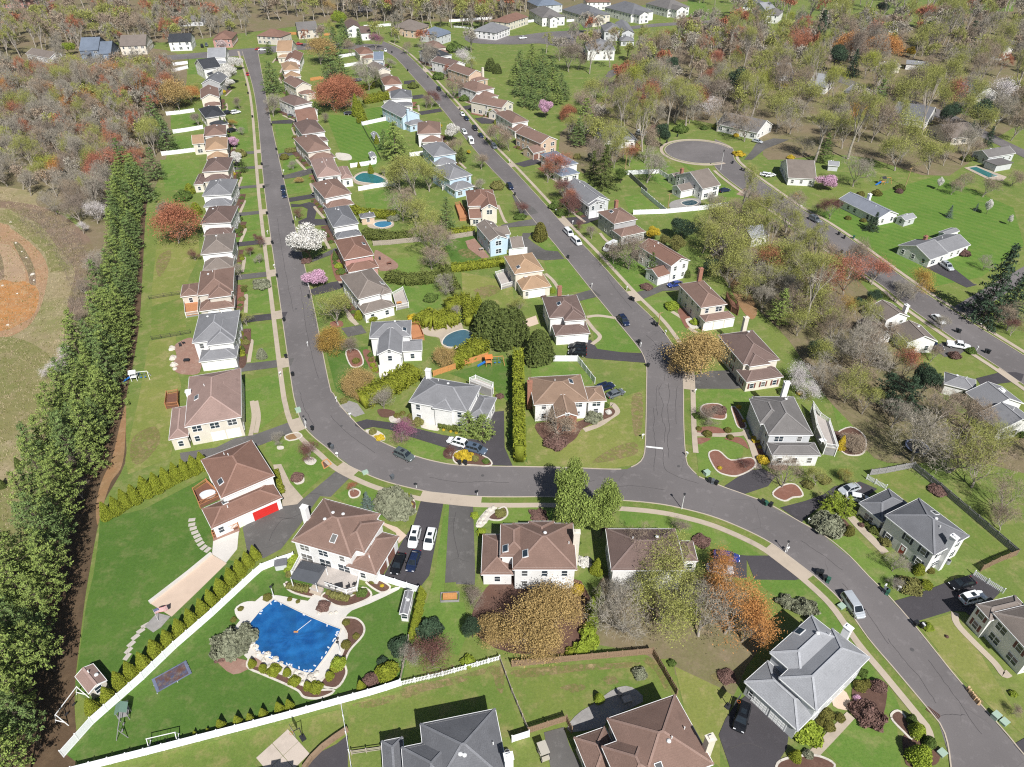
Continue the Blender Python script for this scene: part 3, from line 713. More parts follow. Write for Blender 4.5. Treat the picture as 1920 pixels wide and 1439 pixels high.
def house(t, label, ref, roof, wall, spec, cat='house', name='house', extra='', row=None, seed=None, gd='w', shutters=None, trimm=None, group=None, autowing=False):
    rnd = random.Random(seed if seed is not None else label)
    blocks = []; ax = None
    for b in spec.split(';'):
        w = b.split(); kind = w[0]; n = [float(x) for x in w[1:8]]; opts = w[8:]
        ze = n[6]
        A, B, Cc = [tat(t, n[2 * i], n[2 * i + 1], ze) for i in range(3)]
        A.z = B.z = Cc.z = 0
        if ax is None:
            u = (B - A).normalized(); ax = u
            perp = Vector((-u.y, u.x, 0))
            if (Cc - A).dot(perp) < 0: ax = -u
            origin = None
        u = ax; vv = Vector((-u.y, u.x, 0))
        d = (B - A)
        q = Block(); q.kind, q.ze, q.opts = kind, ze, opts
        if abs(d.dot(u)) >= abs(d.dot(vv)):
            xs = [A.dot(u), B.dot(u)]; y0 = (A.dot(vv) + B.dot(vv)) / 2; ys = [y0, Cc.dot(vv)]
        else:
            ys = [A.dot(vv), B.dot(vv)]; x0 = (A.dot(u) + B.dot(u)) / 2; xs = [x0, Cc.dot(u)]
        q.x0, q.x1, q.y0, q.y1 = min(xs), max(xs), min(ys), max(ys)
        blocks.append(q)
    if autowing and len(blocks) == 1:
        q = blocks[0]; w = Block(); w.kind, w.ze, w.opts = 'hip', 3.1, []
        w.x0, w.x1, w.y0, w.y1 = q.x0 + (q.x1 - q.x0) * .12, q.x1 - .2, q.y0 - 4.6, q.y0 + 1.0; blocks.append(w)
    m = blocks[0]
    cx, cy = (m.x0 + m.x1) / 2, (m.y0 + m.y1) / 2
    u, vv = ax, Vector((-ax.y, ax.x, 0))
    org = u * cx + vv * cy
    ang = math.atan2(u.y, u.x)
    root = empty(name, org, ang)
    scale_px = ppm(org)
    near = scale_px > 4.6; mid = scale_px > 3.0
    RM, WM = ROOF[roof], WALL[wall]
    CAPM = shingle('cap_' + roof, tuple(min(.5, c * 1.35 + .02) for c in RM_COL[roof]))
    camdir = Vector((-org.x, -org.y, 0)).normalized()
    for q in blocks:
        q.x0 -= cx; q.x1 -= cx; q.y0 -= cy; q.y1 -= cy
        q.ov = .35 if min(q.x1 - q.x0, q.y1 - q.y0) > 3.5 else .15
    def roof_z(q, x, y):
        dx = min(x - q.x0, q.x1 - x); dy = min(y - q.y0, q.y1 - y)
        if q.kind == 'hip': return q.ze + q.p * max(0, min(dx, dy))
        if q.kind == 'gu': return q.ze + q.p * max(0, dy)
        if q.kind == 'gv': return q.ze + q.p * max(0, dx)
        return q.ze + .25
    for bi, q in enumerate(blocks):
        L, Wd = q.x1 - q.x0, q.y1 - q.y0
        q.p = .46 if q.kind != 'flat' else 0
        for o_ in q.opts:
            if o_[0] == 'p': q.p = float(o_[1:])
        wx0, wx1, wy0, wy1 = q.x0 + q.ov, q.x1 - q.ov, q.y0 + q.ov, q.y1 - q.ov
        q.w = (wx0, wx1, wy0, wy1)
        # walls
        wb_ = MB(); top = q.ze + .02 + (q.p * q.ov if q.kind == 'hip' else 0)
        for (xa, ya, xb, yb) in ((wx0, wy0, wx1, wy0), (wx1, wy0, wx1, wy1), (wx1, wy1, wx0, wy1), (wx0, wy1, wx0, wy0)):
            wb_.quad([(xa, ya, -.3), (xb, yb, -.3), (xb, yb, top), (xa, ya, top)])
        if q.kind == 'gu':
            yc = (q.y0 + q.y1) / 2; h = q.p * Wd / 2
            for x, s in ((wx0, 1), (wx1, -1)):
                pts = [(x, wy0, top), (x, wy1, top), (x, wy1, q.ze + q.p * q.ov), (x, yc, q.ze + h - .05), (x, wy0, q.ze + q.p * q.ov)]
                wb_.quad(pts if s < 0 else pts[::-1])
            for y in (wy0, wy1): wb_.quad([(wx0, y, top), (wx1, y, top), (wx1, y, q.ze + q.p * q.ov), (wx0, y, q.ze + q.p * q.ov)])
        if q.kind == 'gv':
            xc = (q.x0 + q.x1) / 2; h = q.p * L / 2
            for y, s in ((wy0, -1), (wy1, 1)):
                pts = [(wx0, y, top), (wx1, y, top), (wx1, y, q.ze + q.p * q.ov), (xc, y, q.ze + h - .05), (wx0, y, q.ze + q.p * q.ov)]
                wb_.quad(pts if s < 0 else pts[::-1])
            for x in (wx0, wx1): wb_.quad([(x, wy0, top), (x, wy1, top), (x, wy1, q.ze + q.p * q.ov), (x, wy0, q.ze + q.p * q.ov)])
        wmat = WM
        for o_ in q.opts:
            if o_[:2] == 'w=': wmat = WALL[o_[2:]]
        wb_.build('wall', wmat, root)
        # roof planes, fascia, caps
        r = MB(); caps = MB(); fas = MB(); e = q.ze; z0 = e
        a, b, c, d = (q.x0, q.y0), (q.x1, q.y0), (q.x1, q.y1), (q.x0, q.y1)
        t_ = .13
        if q.kind == 'hip':
            if L >= Wd:
                h = q.p * Wd / 2; yc = (q.y0 + q.y1) / 2; r1, r2 = (q.x0 + Wd / 2, yc, e + h), (q.x1 - Wd / 2, yc, e + h)
                if L - Wd < .05: r2 = (r1[0] + .06, yc, e + h)
                r.quad([(*a, e), (*b, e), r2, r1]); r.quad([(*c, e), (*d, e), r1, r2]); r.quad([(*b, e), (*c, e), r2]); r.quad([(*d, e), (*a, e), r1])
                hips = [((*a, e), r1), ((*d, e), r1), ((*b, e), r2), ((*c, e), r2)]
            else:
                h = q.p * L / 2; xc = (q.x0 + q.x1) / 2; r1, r2 = (xc, q.y0 + L / 2, e + h), (xc, q.y1 - L / 2, e + h)
                r.quad([(*a, e), (*b, e), r1]); r.quad([(*b, e), (*c, e), r2, r1]); r.quad([(*c, e), (*d, e), r2]); r.quad([(*d, e), (*a, e), r1, r2])
                hips = [((*a, e), r1), ((*b, e), r1), ((*c, e), r2), ((*d, e), r2)]
            r.quad([(*d, e - t_), (*c, e - t_), (*b, e - t_), (*a, e - t_)])
            for p1, p2 in hips + ([(r1, r2)] if (Vector(r1) - Vector(r2)).length > .3 else []):
                caps.bar(Vector(p1) + Vector((0, 0, .03)), Vector(p2) + Vector((0, 0, .03)), .34, .07)
            ring = [a, b, c, d]
            for p1, p2 in zip(ring, ring[1:] + ring[:1]):
                fas.bar((*p1, e - .09), (*p2, e - .09), .1, .2)
        elif q.kind in ('gu', 'gv'):
            g = .3
            if q.kind == 'gu':
                yc = (q.y0 + q.y1) / 2; h = q.p * Wd / 2
                E = [((q.x0 - g + q.ov, q.y0, e), (q.x1 + g - q.ov, q.y0, e)), ((q.x0 - g + q.ov, yc, e + h), (q.x1 + g - q.ov, yc, e + h)), ((q.x0 - g + q.ov, q.y1, e), (q.x1 + g - q.ov, q.y1, e))]
            else:
                xc = (q.x0 + q.x1) / 2; h = q.p * L / 2
                E = [((q.x0, q.y0 - g + q.ov, e), (q.x0, q.y1 + g - q.ov, e)), ((xc, q.y0 - g + q.ov, e + h), (xc, q.y1 + g - q.ov, e + h)), ((q.x1, q.y0 - g + q.ov, e), (q.x1, q.y1 + g - q.ov, e))]
            for (p1, p2), (p4, p3) in ((E[0], E[1]), (E[2], E[1])):
                r.quad([p1, p2, p3, p4]); dn = lambda p: (p[0], p[1], p[2] - t_)
                r.quad([dn(p1), dn(p4), dn(p3), dn(p2)])
                fas.bar((p1[0], p1[1], p1[2] - .08), (p2[0], p2[1], p2[2] - .08), .1, .18)
                for s_, e_ in ((p1, p4), (p2, p3)):
                    fas.bar((s_[0], s_[1], s_[2] - .07), (e_[0], e_[1], e_[2] - .07), .08, .2)
            caps.bar(Vector(E[1][0]) + Vector((0, 0, .03)), Vector(E[1][1]) + Vector((0, 0, .03)), .34, .07)
        else:
            r.box(q.x0, q.y0, e, q.x1, q.y1, e + .22)
        r.build('roof', ROOF[[o_[2:] for o_ in q.opts if o_[:2] == 'r='][0]] if any(o_[:2] == 'r=' for o_ in q.opts) else RM, root)
        if fas.v and mid: fas.build('fascia', trimm or TRIM, root)
        if caps.v and near: caps.build('ridge_cap', CAPM, root)
    def covered(bi, x, y, z):
        for k, o_ in enumerate(blocks):
            if k != bi and o_.w[0] - .1 < x < o_.w[1] + .1 and o_.w[2] - .1 < y < o_.w[3] + .1 and z - .9 < roof_z(o_, x, y) + .2: return True
        return False
    # openings
    for bi, q in enumerate(blocks):
        wx0, wx1, wy0, wy1 = q.w
        for fc, (nx, ny, rz) in FACE.items():
            wd = u * nx + vv * ny
            if wd.dot(camdir) < -.35: continue
            ln = (wx1 - wx0) if nx == 0 else (wy1 - wy0)
            def P(s):
                if fc == 'a': return (wx0 + s, wy0)
                if fc == 'b': return (wx1, wy0 + s)
                if fc == 'c': return (wx1 - s, wy1)
                return (wx0, wy1 - s)
            gopt = [o_ for o_ in q.opts if o_[0] == 'g' and o_[1] == fc]
            if gopt:
                n = int(gopt[0][2]); fr = gopt[0][3:]
                w = 2.6 if ln / n < 5.4 or n > 1 else 4.8
                pitch_ = w + .55; s0 = {'': ln / 2, 'r': ln - pitch_ * n / 2 - .5, 'l': pitch_ * n / 2 + .5}[fr]
                for k in range(n):
                    s = s0 + (k - (n - 1) / 2) * pitch_
                    x, y = P(s); gdo = add('garage_door', GAR[(gd, w)], root, (x, y, .02), rz)
                if ln > pitch_ * n + 2.2:
                    s = (1.2 if fr != 'l' else ln - 1.2)
                    x, y = P(s)
                    if not covered(bi, x + nx * .1, y + ny * .1, 1.6):
                        wo_ = add('window', WINS['s'][0], root, (x, y, 1.6), rz); add('pane', WINS['s'][1], wo_)
                if q.ze < 4.4: continue
            if 'nw' in q.opts or ('n' + fc) in q.opts or q.kind == 'flat': continue
            rows = [1.55] if q.ze < 4.4 else [1.5, 4.25]
            if gopt: rows = [4.25]
            n = max(1, int(ln / (2.9 if near else 3.4)))
            door = ('e' + fc) in q.opts
            for ri, zz in enumerate(rows):
                for k in range(n):
                    s = (k + .5) * ln / n
                    x, y = P(s)
                    if covered(bi, x + nx * .15, y + ny * .15, zz): continue
                    if door and ri == 0 and k == n // 2:
                        add('front_door', rnd.choice(FRONT), root, (x, y, .1), rz); continue
                    if zz + .8 > q.ze: zz = q.ze - .85
                    ty = 'w' if ln / n > 3.4 and rnd.random() < .45 else 's'
                    if rnd.random() < .12: continue
                    if scale_px < 2.2 and rnd.random() < .3: continue
                    if 'sl' + fc in q.opts and ri == 0: ty = 'p'
                    wo_ = add('window', WINS[ty][0], root, (x, y, zz), rz); pa = add('pane', WINS[ty][1], wo_)
                    if shutters is not None and mid and ty == 's':
                        for sgn in (-1, 1):
                            xs, ys = P(s + sgn * .8); add('shutter', SHUTS[shutters], root, (xs, ys, zz), rz)
            if q.kind in ('gu', 'gv') and ((q.kind == 'gu') == (nx != 0)) and q.ze > 4.4 and near:
                x, y = P(ln / 2); zt = q.ze + q.p * min(ln, 9) * .18 + .2
                if not covered(bi, x + nx * .15, y + ny * .15, zt):
                    wo_ = add('window', WINS['t'][0], root, (x, y, zt), rz); add('pane', WINS['t'][1], wo_)
    # chimneys, skylights, vents: letter block fx fy [colour]
    for ex in extra.split(';'):
        w = ex.split()
        if not w: continue
        q = blocks[int(w[1])]; x = q.x0 + float(w[2]) * (q.x1 - q.x0); y = q.y0 + float(w[3]) * (q.y1 - q.y0)
        if w[0] == 'C':
            hh = q.ze + q.p * min(q.x1 - q.x0, q.y1 - q.y0) / 2 + .7
            if len(w) > 5: hh = float(w[5])
            cb = MB(); cb.box(-.55, -.45, -.2, .55, .45, hh - .15); cb.box(-.65, -.55, hh - .15, .65, .55, hh); cb.box(-.3, -.22, hh, .3, .22, hh + .25)
            cb.build('chimney', CHIM[w[4]], root, (x, y, 0))
        else:
            z = roof_z(q, x, y)
            if w[0] == 'K':
                eps = .05; gx = (roof_z(q, x + eps, y) - roof_z(q, x - eps, y)) / (2 * eps); gy = (roof_z(q, x, y + eps) - roof_z(q, x, y - eps)) / (2 * eps)
                o_ = add('skylight', SKYL, root, (x, y, z + .02))
                o_.rotation_euler = Vector((-gx, -gy, 1)).to_track_quat('Z', 'Y').to_euler() if abs(gy) < abs(gx) else (math.atan(gy), 0, 0)
                if abs(gy) < abs(gx): o_.rotation_euler = (0, -math.atan(gx), 0)
            else:
                add('vent_pipe' if w[0] == 'V' else 'roof_vent', PIPE if w[0] == 'V' else TURB, root, (x, y, z))
    if mid and not extra:
        q = m
        for k in range(2 if near else 1):
            x = q.x0 + rnd.uniform(.25, .75) * (q.x1 - q.x0); y = q.y0 + rnd.uniform(.55, .8) * (q.y1 - q.y0)
            add('vent_pipe' if k else 'roof_vent', PIPE if k else TURB, root, (x, y, roof_z(q, x, y)))
    tag(root, label, cat, group, org)
    h = dict(root=root, ref=ref, org=org, ang=ang, blocks=blocks, u=u, v=vv)
    HOUSES.append(h)
    return h
RM_COL = dict(brown=(.20, .130, .105), rose=(.28, .195, .17), dark=(.15, .105, .092), grey=(.20, .20, .21), slate=(.145, .147, .158), tan=(.33, .22, .14),
    blue=(.15, .18, .23), pale=(.27, .275, .29), taupe=(.19, .16, .14), warm=(.235, .16, .115), rust=(.205, .118, .09), black=(.045, .048, .055), gb=(.16, .15, .145), metal=(.20, .215, .25))
HG = 'houses of the suburb'
def row(t, n_word, rowname, roof, wall, spec, **k):
    rw = {'brown': 'brown', 'rose': 'pinkish-brown', 'dark': 'dark brown', 'grey': 'grey', 'warm': 'brown', 'slate': 'dark grey', 'tan': 'tan', 'blue': 'blue-grey', 'pale': 'pale grey', 'taupe': 'grey-brown', 'rust': 'rust-brown', 'black': 'black', 'gb': 'grey-brown', 'metal': 'steel-grey'}[roof]
    ww = {'white': 'white', 'cream': 'cream', 'beige': 'beige', 'blue': 'pale blue', 'grey': 'grey', 'navy': 'dark blue', 'brick': 'brick', 'pink': 'pink brick', 'tan': 'tan', 'ltgrey': 'light grey', 'steel': 'blue-grey'}[wall]
    house(t, f'{ww} house with {rw} roof, {n_word} house up the {rowname}', f'the {n_word} house of the ' + rowname.replace(' of houses', ''), roof, wall, spec, group='houses along the ' + rowname, autowing=True, **k)
# ---- near houses, one by one
house((0, 2), 'long house with rosy brown roof, cream end wall and two white garage doors', 'the long rosy-roofed house', 'rose', 'cream', 'hip 1385 325 1810 248 1340 -40 5.5 ga2r; hip 1565 130 1800 90 1565 -20 5.5 nw; hip 1265 418 1412 395 1250 190 3.4', extra='C 0 .03 .62 w 6.6;K 0 .2 .45;V 0 .35 .6;V 1 .3 .5', group=HG)
house((0, 2), 'brown-roofed house with a bright red garage door', 'the red-garage house', 'rust', 'white', 'hip 1660 860 2060 690 1520 565 5.4 p.42; hip 1590 1096 2112 848 1507 940 3.1 ga1r p.42', extra='V 0 .4 .8;V 0 .45 .7;K 0 .12 .3;K 1 .3 .7;V 1 .3 .4', gd='r', group=HG)
house((1, 2), 'large white house with brown roof above the blue covered pool', 'the pool house with brown roof', 'brown', 'white', 'hip 265 1180 715 1310 490 855 5.6 sla; hip 560 1250 840 1225 690 960 5.6 nw; hip 675 1370 900 1435 855 1085 3.2 gb2', extra='C 0 -.02 .5 w;T 0 .4 .62;T 0 .35 .45;T 0 .55 .66;K 0 .62 .2;K 2 .35 .62;V 2 .6 .25', gd='b', group=HG)
house((2, 2), 'white house with square brown hip roof beside the big pale green tree', 'the square-roofed house', 'brown', 'white', 'hip 5 1395 488 1395 5 1045 5.6; hip -90 1300 120 1300 -90 1052 5.6 nw; hip 130 1250 330 1250 130 1030 5.6 nw; hip -232 1432 10 1432 -232 1128 3.1', extra='C 0 1.02 .55 c;T 0 .52 .62;K 0 .2 .25;V 0 .9 .5;K 1 .2 .2', group=HG)
house((2, 2), 'white house with brown roof half hidden under bare trees', 'the tree-hidden brown roof', 'dark', 'white', 'hip 745 1400 1300 1400 790 1085 5.6; hip 1020 1290 1275 1290 1020 1100 5.6 nw; hip 1290 1330 1395 1330 1280 1178 3.1', group=HG)
house((1, 2), 'wide white house with grey hip roof, arched entry and blue bay window', 'the white arched-entry house', 'grey', 'white', 'hip 1145 135 1585 215 1240 -60 5.6 ea; hip 1320 180 1470 205 1370 40 5.6 nw; hip 1590 245 1725 272 1640 75 3.6', extra='C 0 .1 .9 w;V 0 .3 .8;T 0 .5 .7', shutters=None, group=HG)
house((2, 2), 'brown-roofed house with brick front on the corner lawn', 'the brick-front corner house', 'warm', 'white', 'hip 165 160 575 135 330 -60 5.0 p.4; gv 330 262 500 238 300 110 4.9 w=brick p.45; hip 570 152 705 112 500 25 4.5 p.4', extra='C 0 -.03 .5 b;V 0 .45 .6;K 0 .75 .6', group=HG)
house((3, 2), 'long white house with dark grey hip roof beside a tall wooden fence', 'the fenced grey-roofed house', 'slate', 'white', 'hip 875 985 1250 1285 1110 840 5.6 ea; hip 675 895 860 1035 885 770 3.3', extra='C 0 1.0 .4 w;T 0 .55 .6;V 0 .7 .5;K 0 .4 .85', shutters=0, group=HG)
house((3, 2), 'white house with grey-brown roof, low end wing and white rear deck', 'the white-decked house', 'gb', 'ltgrey', 'hip 5 385 340 385 -90 95 5.6 nb; hip -60 300 160 300 -92 110 5.6 nw; hip 30 535 400 542 15 440 3.2 w=white', extra='C 0 .75 1.0 w 9.6;T 0 .7 .8;V 0 .8 .9', group=HG)
house((3, 2), 'sprawling grey-roofed ranch house behind bare trees at the right edge', 'the right-edge grey ranch', 'grey', 'white', 'gu 1480 62 1640 195 1640 -70 3.2; gu 1565 222 1740 352 1790 115 3.2', extra='C 0 .5 .6 w;V 1 .4 .6', group=HG)
house((3, 3), 'big pale grey hip-roofed house at the lower bend of the road', 'the pale grey hip house', 'pale', 'ltgrey', 'hip 80 770 365 1020 480 395 5.6; hip 15 577 250 790 320 292 5.6 nw; hip -180 800 225 1168 0 640 3.3 ga2', extra='C 0 .3 1.03 w;T 1 .5 .7;V 1 .7 .85;K 1 .12 .6', group=HG)
house((3, 3), 'white house with maroon shutters and brown roof at the right edge', 'the maroon-shuttered house', 'taupe', 'white', 'hip 1685 280 1985 610 1970 190 5.6; hip 1535 225 1690 335 1835 130 4.9', shutters=1, extra='', group=HG)
house((1, 3), 'house with charcoal shingle roof cut off by the bottom edge', 'the charcoal-roofed bottom house', 'slate', 'white', 'hip 1230 1115 1795 1000 1290 1700 5.6; hip 1090 1290 1500 1205 1120 1750 5.6 nw; hip 940 1245 1100 1212 960 1650 3.2', extra='K 0 .75 .85;T 0 .5 .62;T 0 .55 .6;V 0 .12 .5;C 0 -.02 .8 w', group=HG)
house((2, 3), 'house with large reddish-brown roof cut off by the bottom edge', 'the reddish bottom roof', 'brown', 'beige', 'hip 710 1075 1225 895 985 1620 5.6; hip 670 1285 1000 1165 850 1720 5.6 nw; hip 460 1215 700 1138 580 1560 3.2', extra='K 0 .68 .85;T 0 .45 .62;V 0 .4 .6;V 0 .15 .5;C 0 -.02 .8 c', group=HG)
house((0, 3), 'two-gabled house below the bottom edge whose shadow falls on the lawn', 'the house below the bottom edge', 'slate', 'white', 'gu 1480 2150 2150 2010 1420 1680 5.6; gv 1980 2000 2200 1960 1900 1640 5.6', extra='C 0 .8 .7 w', group=HG)
# ---- west of the diagonal road
house((2, 1), 'tan-roofed house with cream garage and grey patio deck', 'the tan-roofed house', 'tan', 'cream', 'hip 20 618 240 588 -48 482 5.6; hip 78 742 295 708 35 640 3.1 ga1', extra='K 0 .2 .2;K 1 .3 .7', group=HG)
house((2, 1), 'brown-roofed white house with two dark cars on its drive', 'the two-dark-cars house', 'dark', 'white', 'hip 280 950 550 930 150 795 5.6; hip 395 975 555 955 330 830 5.6 nw; hip 330 1095 582 1048 280 1000 3.1 ga2r', extra='K 0 .35 .4;V 0 .7 .8;C 0 .5 1.0 b;K 1 .25 .6', group=HG)
house((1, 1), 'pale blue gabled house with brown shingle roof by a tall clipped bush', 'the pale blue gabled house', 'taupe', 'blue', 'gv 1752 372 1890 348 1655 245 5.5; gu 1800 330 1915 318 1800 265 5.5', group=HG)
house((2, 1), 'small grey barn-roofed garage with white doors', 'the barn-roofed garage', 'taupe', 'white', 'gu 0 425 95 415 0 350 2.7 ga2 p.6', cat='garage', name='garage', group=HG)
house((1, 1), 'brown-roofed house with arched gable window and red deck', 'the arched-gable house', 'rust', 'cream', 'hip 1590 110 1805 100 1530 -5 5.5; gv 1690 140 1812 118 1650 30 5.5 p.6; gu 1600 205 1695 192 1590 135 3.0', group=HG)
house((1, 1), 'white gabled house with grey roof and wide double garage beside the curve', 'the white double-garage house', 'grey', 'white', 'hip 850 1100 1160 1085 785 980 5.6; gv 905 1240 1095 1200 845 1060 5.6 ga2 p.5; gu 1090 1205 1248 1182 1060 1115 3.3', extra='T 0 .6 .8;K 0 .85 .3', group=HG)
R2 = 'second row of houses'
row((1, 1), 'second', R2, 'taupe', 'white', 'hip 765 808 1018 742 695 615 5.6; hip 940 778 1018 755 800 600 5.6 nw; hip 800 905 1055 868 770 845 3.1', extra='K 0 .9 .3;V 0 .4 .8;K 2 .8 .7')
row((1, 1), 'third', R2, 'rust', 'pink', 'hip 660 512 885 472 600 362 5.6; hip 695 608 920 562 665 545 3.1 ga2l', extra='K 0 .85 .5;V 0 .6 .9')
row((1, 1), 'fourth', R2, 'slate', 'white', 'hip 578 268 772 236 530 128 5.6; hip 610 358 790 318 588 310 3.1')
row((1, 1), 'fifth', R2, 'brown', 'white', 'hip 515 52 718 12 485 -75 5.6; hip 540 132 735 88 525 82 3.1')
row((1, 0), 'sixth', R2, 'rose', 'white', 'hip 460 1335 640 1312 410 1205 5.6; hip 640 1345 730 1335 630 1255 3.4')
row((1, 0), 'seventh', R2, 'brown', 'beige', 'hip 385 1148 562 1118 352 1028 5.6; hip 410 1210 600 1182 398 1158 3.1')
row((1, 0), 'eighth', R2, 'dark', 'white', 'hip 345 1012 520 988 313 918 5.6')
row((1, 0), 'ninth', R2, 'rust', 'beige', 'gu 310 922 468 906 298 848 4.4')
row((1, 0), 'tenth', R2, 'dark', 'white', 'hip 285 798 425 768 268 722 5.6', extra='C 0 .85 .1 c')
row((1, 0), 'eleventh', R2, 'brown', 'cream', 'gv 295 662 418 642 262 596 5.6')
row((1, 0), 'twelfth', R2, 'tan', 'white', 'hip 205 532 328 522 188 478 5.6; hip 215 588 338 572 205 545 3.1')
row((1, 0), 'thirteenth', R2, 'rust', 'white', 'gv 210 466 332 462 203 405 5.2')
row((1, 0), 'fourteenth', R2, 'tan', 'cream', 'gu 150 388 268 386 138 338 5.6')
# ---- the long left row
R1 = 'left row of houses'
row((0, 1), 'second', R1, 'grey', 'white', 'hip 1440 1135 1765 1098 1440 925 5.6; hip 1550 1155 1755 1128 1550 960 5.6 nw; hip 1490 1282 1776 1238 1485 1190 3.1 ga2r')
row((0, 1), 'third', R1, 'brown', 'beige', 'hip 1480 780 1748 745 1450 605 5.6; hip 1560 800 1735 778 1545 640 5.6 nw; hip 1495 892 1758 868 1490 815 3.1 ga2r; hip 1350 802 1490 758 1350 700 3.1')
row((0, 1), 'fourth', R1, 'taupe', 'white', 'hip 1505 472 1745 448 1500 335 5.6; hip 1520 592 1745 572 1512 505 3.1')
row((0, 1), 'fifth', R1, 'dark', 'white', 'hip 1500 242 1732 230 1492 120 5.6; hip 1525 332 1736 316 1520 280 3.1')
row((0, 1), 'sixth', R1, 'grey', 'white', 'hip 1515 32 1735 20 1505 -80 5.6; hip 1525 116 1736 100 1518 62 3.1')
row((0, 0), 'seventh', R1, 'dark', 'cream', 'hip 1515 1292 1712 1280 1510 1198 5.6; hip 1525 1372 1722 1352 1518 1322 3.1; hip 1450 1390 1525 1380 1450 1310 3.1')
row((0, 0), 'eighth', R1, 'tan', 'cream', 'hip 1535 1132 1706 1116 1535 1045 5.6; hip 1550 1202 1712 1186 1545 1155 3.1; gu 1440 1088 1535 1072 1434 1030 4.6')
row((0, 0), 'ninth', R1, 'brown', 'white', 'hip 1530 1026 1697 1010 1522 955 5.6')
row((0, 0), 'tenth', R1, 'black', 'cream', 'hip 1540 888 1692 866 1534 812 5.6')
row((0, 0), 'eleventh', R1, 'brown', 'cream', 'gv 1505 745 1647 732 1498 672 5.6')
row((0, 0), 'twelfth', R1, 'slate', 'grey', 'gv 1507 630 1652 628 1503 570 5.6')
row((0, 0), 'thirteenth', R1, 'black', 'white', 'gu 1525 522 1660 502 1525 470 5.6')
row((0, 0), 'fourteenth', R1, 'pale', 'white', 'gu 1555 436 1692 430 1555 390 5.6')
# ---- third row: west side of the diagonal road
R3 = 'third row of houses'
row((1, 0), 'second', R3, 'grey', 'blue', 'hip 1450 1352 1622 1312 1413 1242 5.6; hip 1480 1424 1652 1406 1462 1378 3.1')
row((1, 0), 'third', R3, 'grey', 'blue', 'hip 1330 1178 1502 1152 1288 1085 5.6; hip 1350 1244 1508 1222 1338 1195 3.1')
row((1, 0), 'fourth', R3, 'brown', 'white', 'hip 1210 1008 1388 1002 1192 922 5.6; hip 1245 1076 1398 1060 1205 1028 3.1')
row((1, 0), 'fifth', R3, 'grey', 'blue', 'gv 1095 885 1232 858 1035 785 5.6 p.55', extra='C 0 .3 -.03 l')
row((1, 0), 'sixth', R3, 'slate', 'white', 'hip 1010 742 1172 735 1002 686 5.6')
row((1, 0), 'seventh', R3, 'rust', 'white', 'hip 960 642 1097 632 943 586 5.6; hip 985 694 1102 682 970 655 3.1')
row((1, 0), 'eighth', R3, 'taupe', 'cream', 'gv 900 545 1012 532 885 486 5.0')
row((1, 0), 'ninth', R3, 'blue', 'ltgrey', 'gu 880 452 957 450 860 412 5.2')
row((1, 0), 'tenth', R3, 'rust', 'cream', 'hip 775 412 892 402 760 368 4.6')
# ---- fourth row: east side of the diagonal road
R4 = 'fourth row of houses'
house((2, 1), 'white house with square brown roof beside the orange leafing tree', 'the orange-tree house', 'dark', 'cream', 'hip 1735 1298 2010 1258 1635 1060 5.6; hip 1780 1310 1940 1292 1700 1130 5.6 nw; hip 1745 1412 2052 1402 1725 1330 3.2', extra='C 0 .75 1.02 c 9.6;T 0 .75 .85', group=HG, shutters=1)
house((2, 1), 'brown-roofed house with three white garage doors and brick chimney', 'the three-garage house', 'brown', 'cream', 'hip 1418 872 1615 842 1258 690 5.6; hip 1450 978 1672 942 1415 925 3.1 ga3', extra='C 0 .8 .98 b 9.8;V 0 .9 .6', group=HG, seed=5)
house((2, 1), 'white gabled house with long reddish roof and single wide garage', 'the long gabled white house', 'rust', 'white', 'gv 1195 560 1338 516 1005 390 5.6; gv 1150 540 1255 520 1100 450 4.9 nw; gu 1085 638 1222 612 1080 555 3.0 ga1', group=HG)
house((2, 1), 'brown-roofed house with two skylights and dark porch roof', 'the two-skylight house', 'brown', 'grey', 'hip 765 242 942 205 648 150 5.6; hip 825 342 1000 295 770 282 3.1', extra='K 0 .3 .6;K 0 .55 .75;C 0 .8 1.0 b', group=HG)
row((2, 1), 'fifth', R4, 'grey', 'ltgrey', 'gv 570 92 735 62 455 -62 5.0; gv 578 115 705 88 540 20 4.6 ga2')
row((2, 0), 'sixth', R4, 'blue', 'white', 'hip 370 1252 497 1226 235 1155 5.2; hip 365 1322 517 1302 355 1272 3.1')
row((2, 0), 'seventh', R4, 'brown', 'tan', 'gv 215 1080 343 1048 125 972 5.6; gu 150 1148 262 1132 145 1098 3.0 ga2', gd='b')
row((2, 0), 'eighth', R4, 'brown', 'white', 'hip 0 928 127 908 -45 836 5.6; hip 20 988 157 968 8 945 3.1 ga2', gd='b')
row((1, 0), 'ninth', R4, 'brown', 'cream', 'gv 1845 812 1935 775 1745 710 5.4; gu 1800 854 1877 846 1793 818 3.0')
row((1, 0), 'tenth', R4, 'brown', 'white', 'hip 1650 692 1792 662 1618 618 5.6; hip 1690 742 1832 722 1678 690 3.1')
row((1, 0), 'eleventh', R4, 'brown', 'tan', 'gv 1595 572 1707 550 1545 496 5.2', extra='C 0 .9 -.03 c')
row((1, 0), 'twelfth', R4, 'dark', 'white', 'gv 1480 502 1572 480 1418 436 5.4')
row((1, 0), 'thirteenth', R4, 'black', 'white', 'hip 1345 432 1472 412 1328 368 5.4')
row((1, 0), 'fourteenth', R4, 'brown', 'beige', 'hip 1312 366 1428 356 1300 322 5.0')
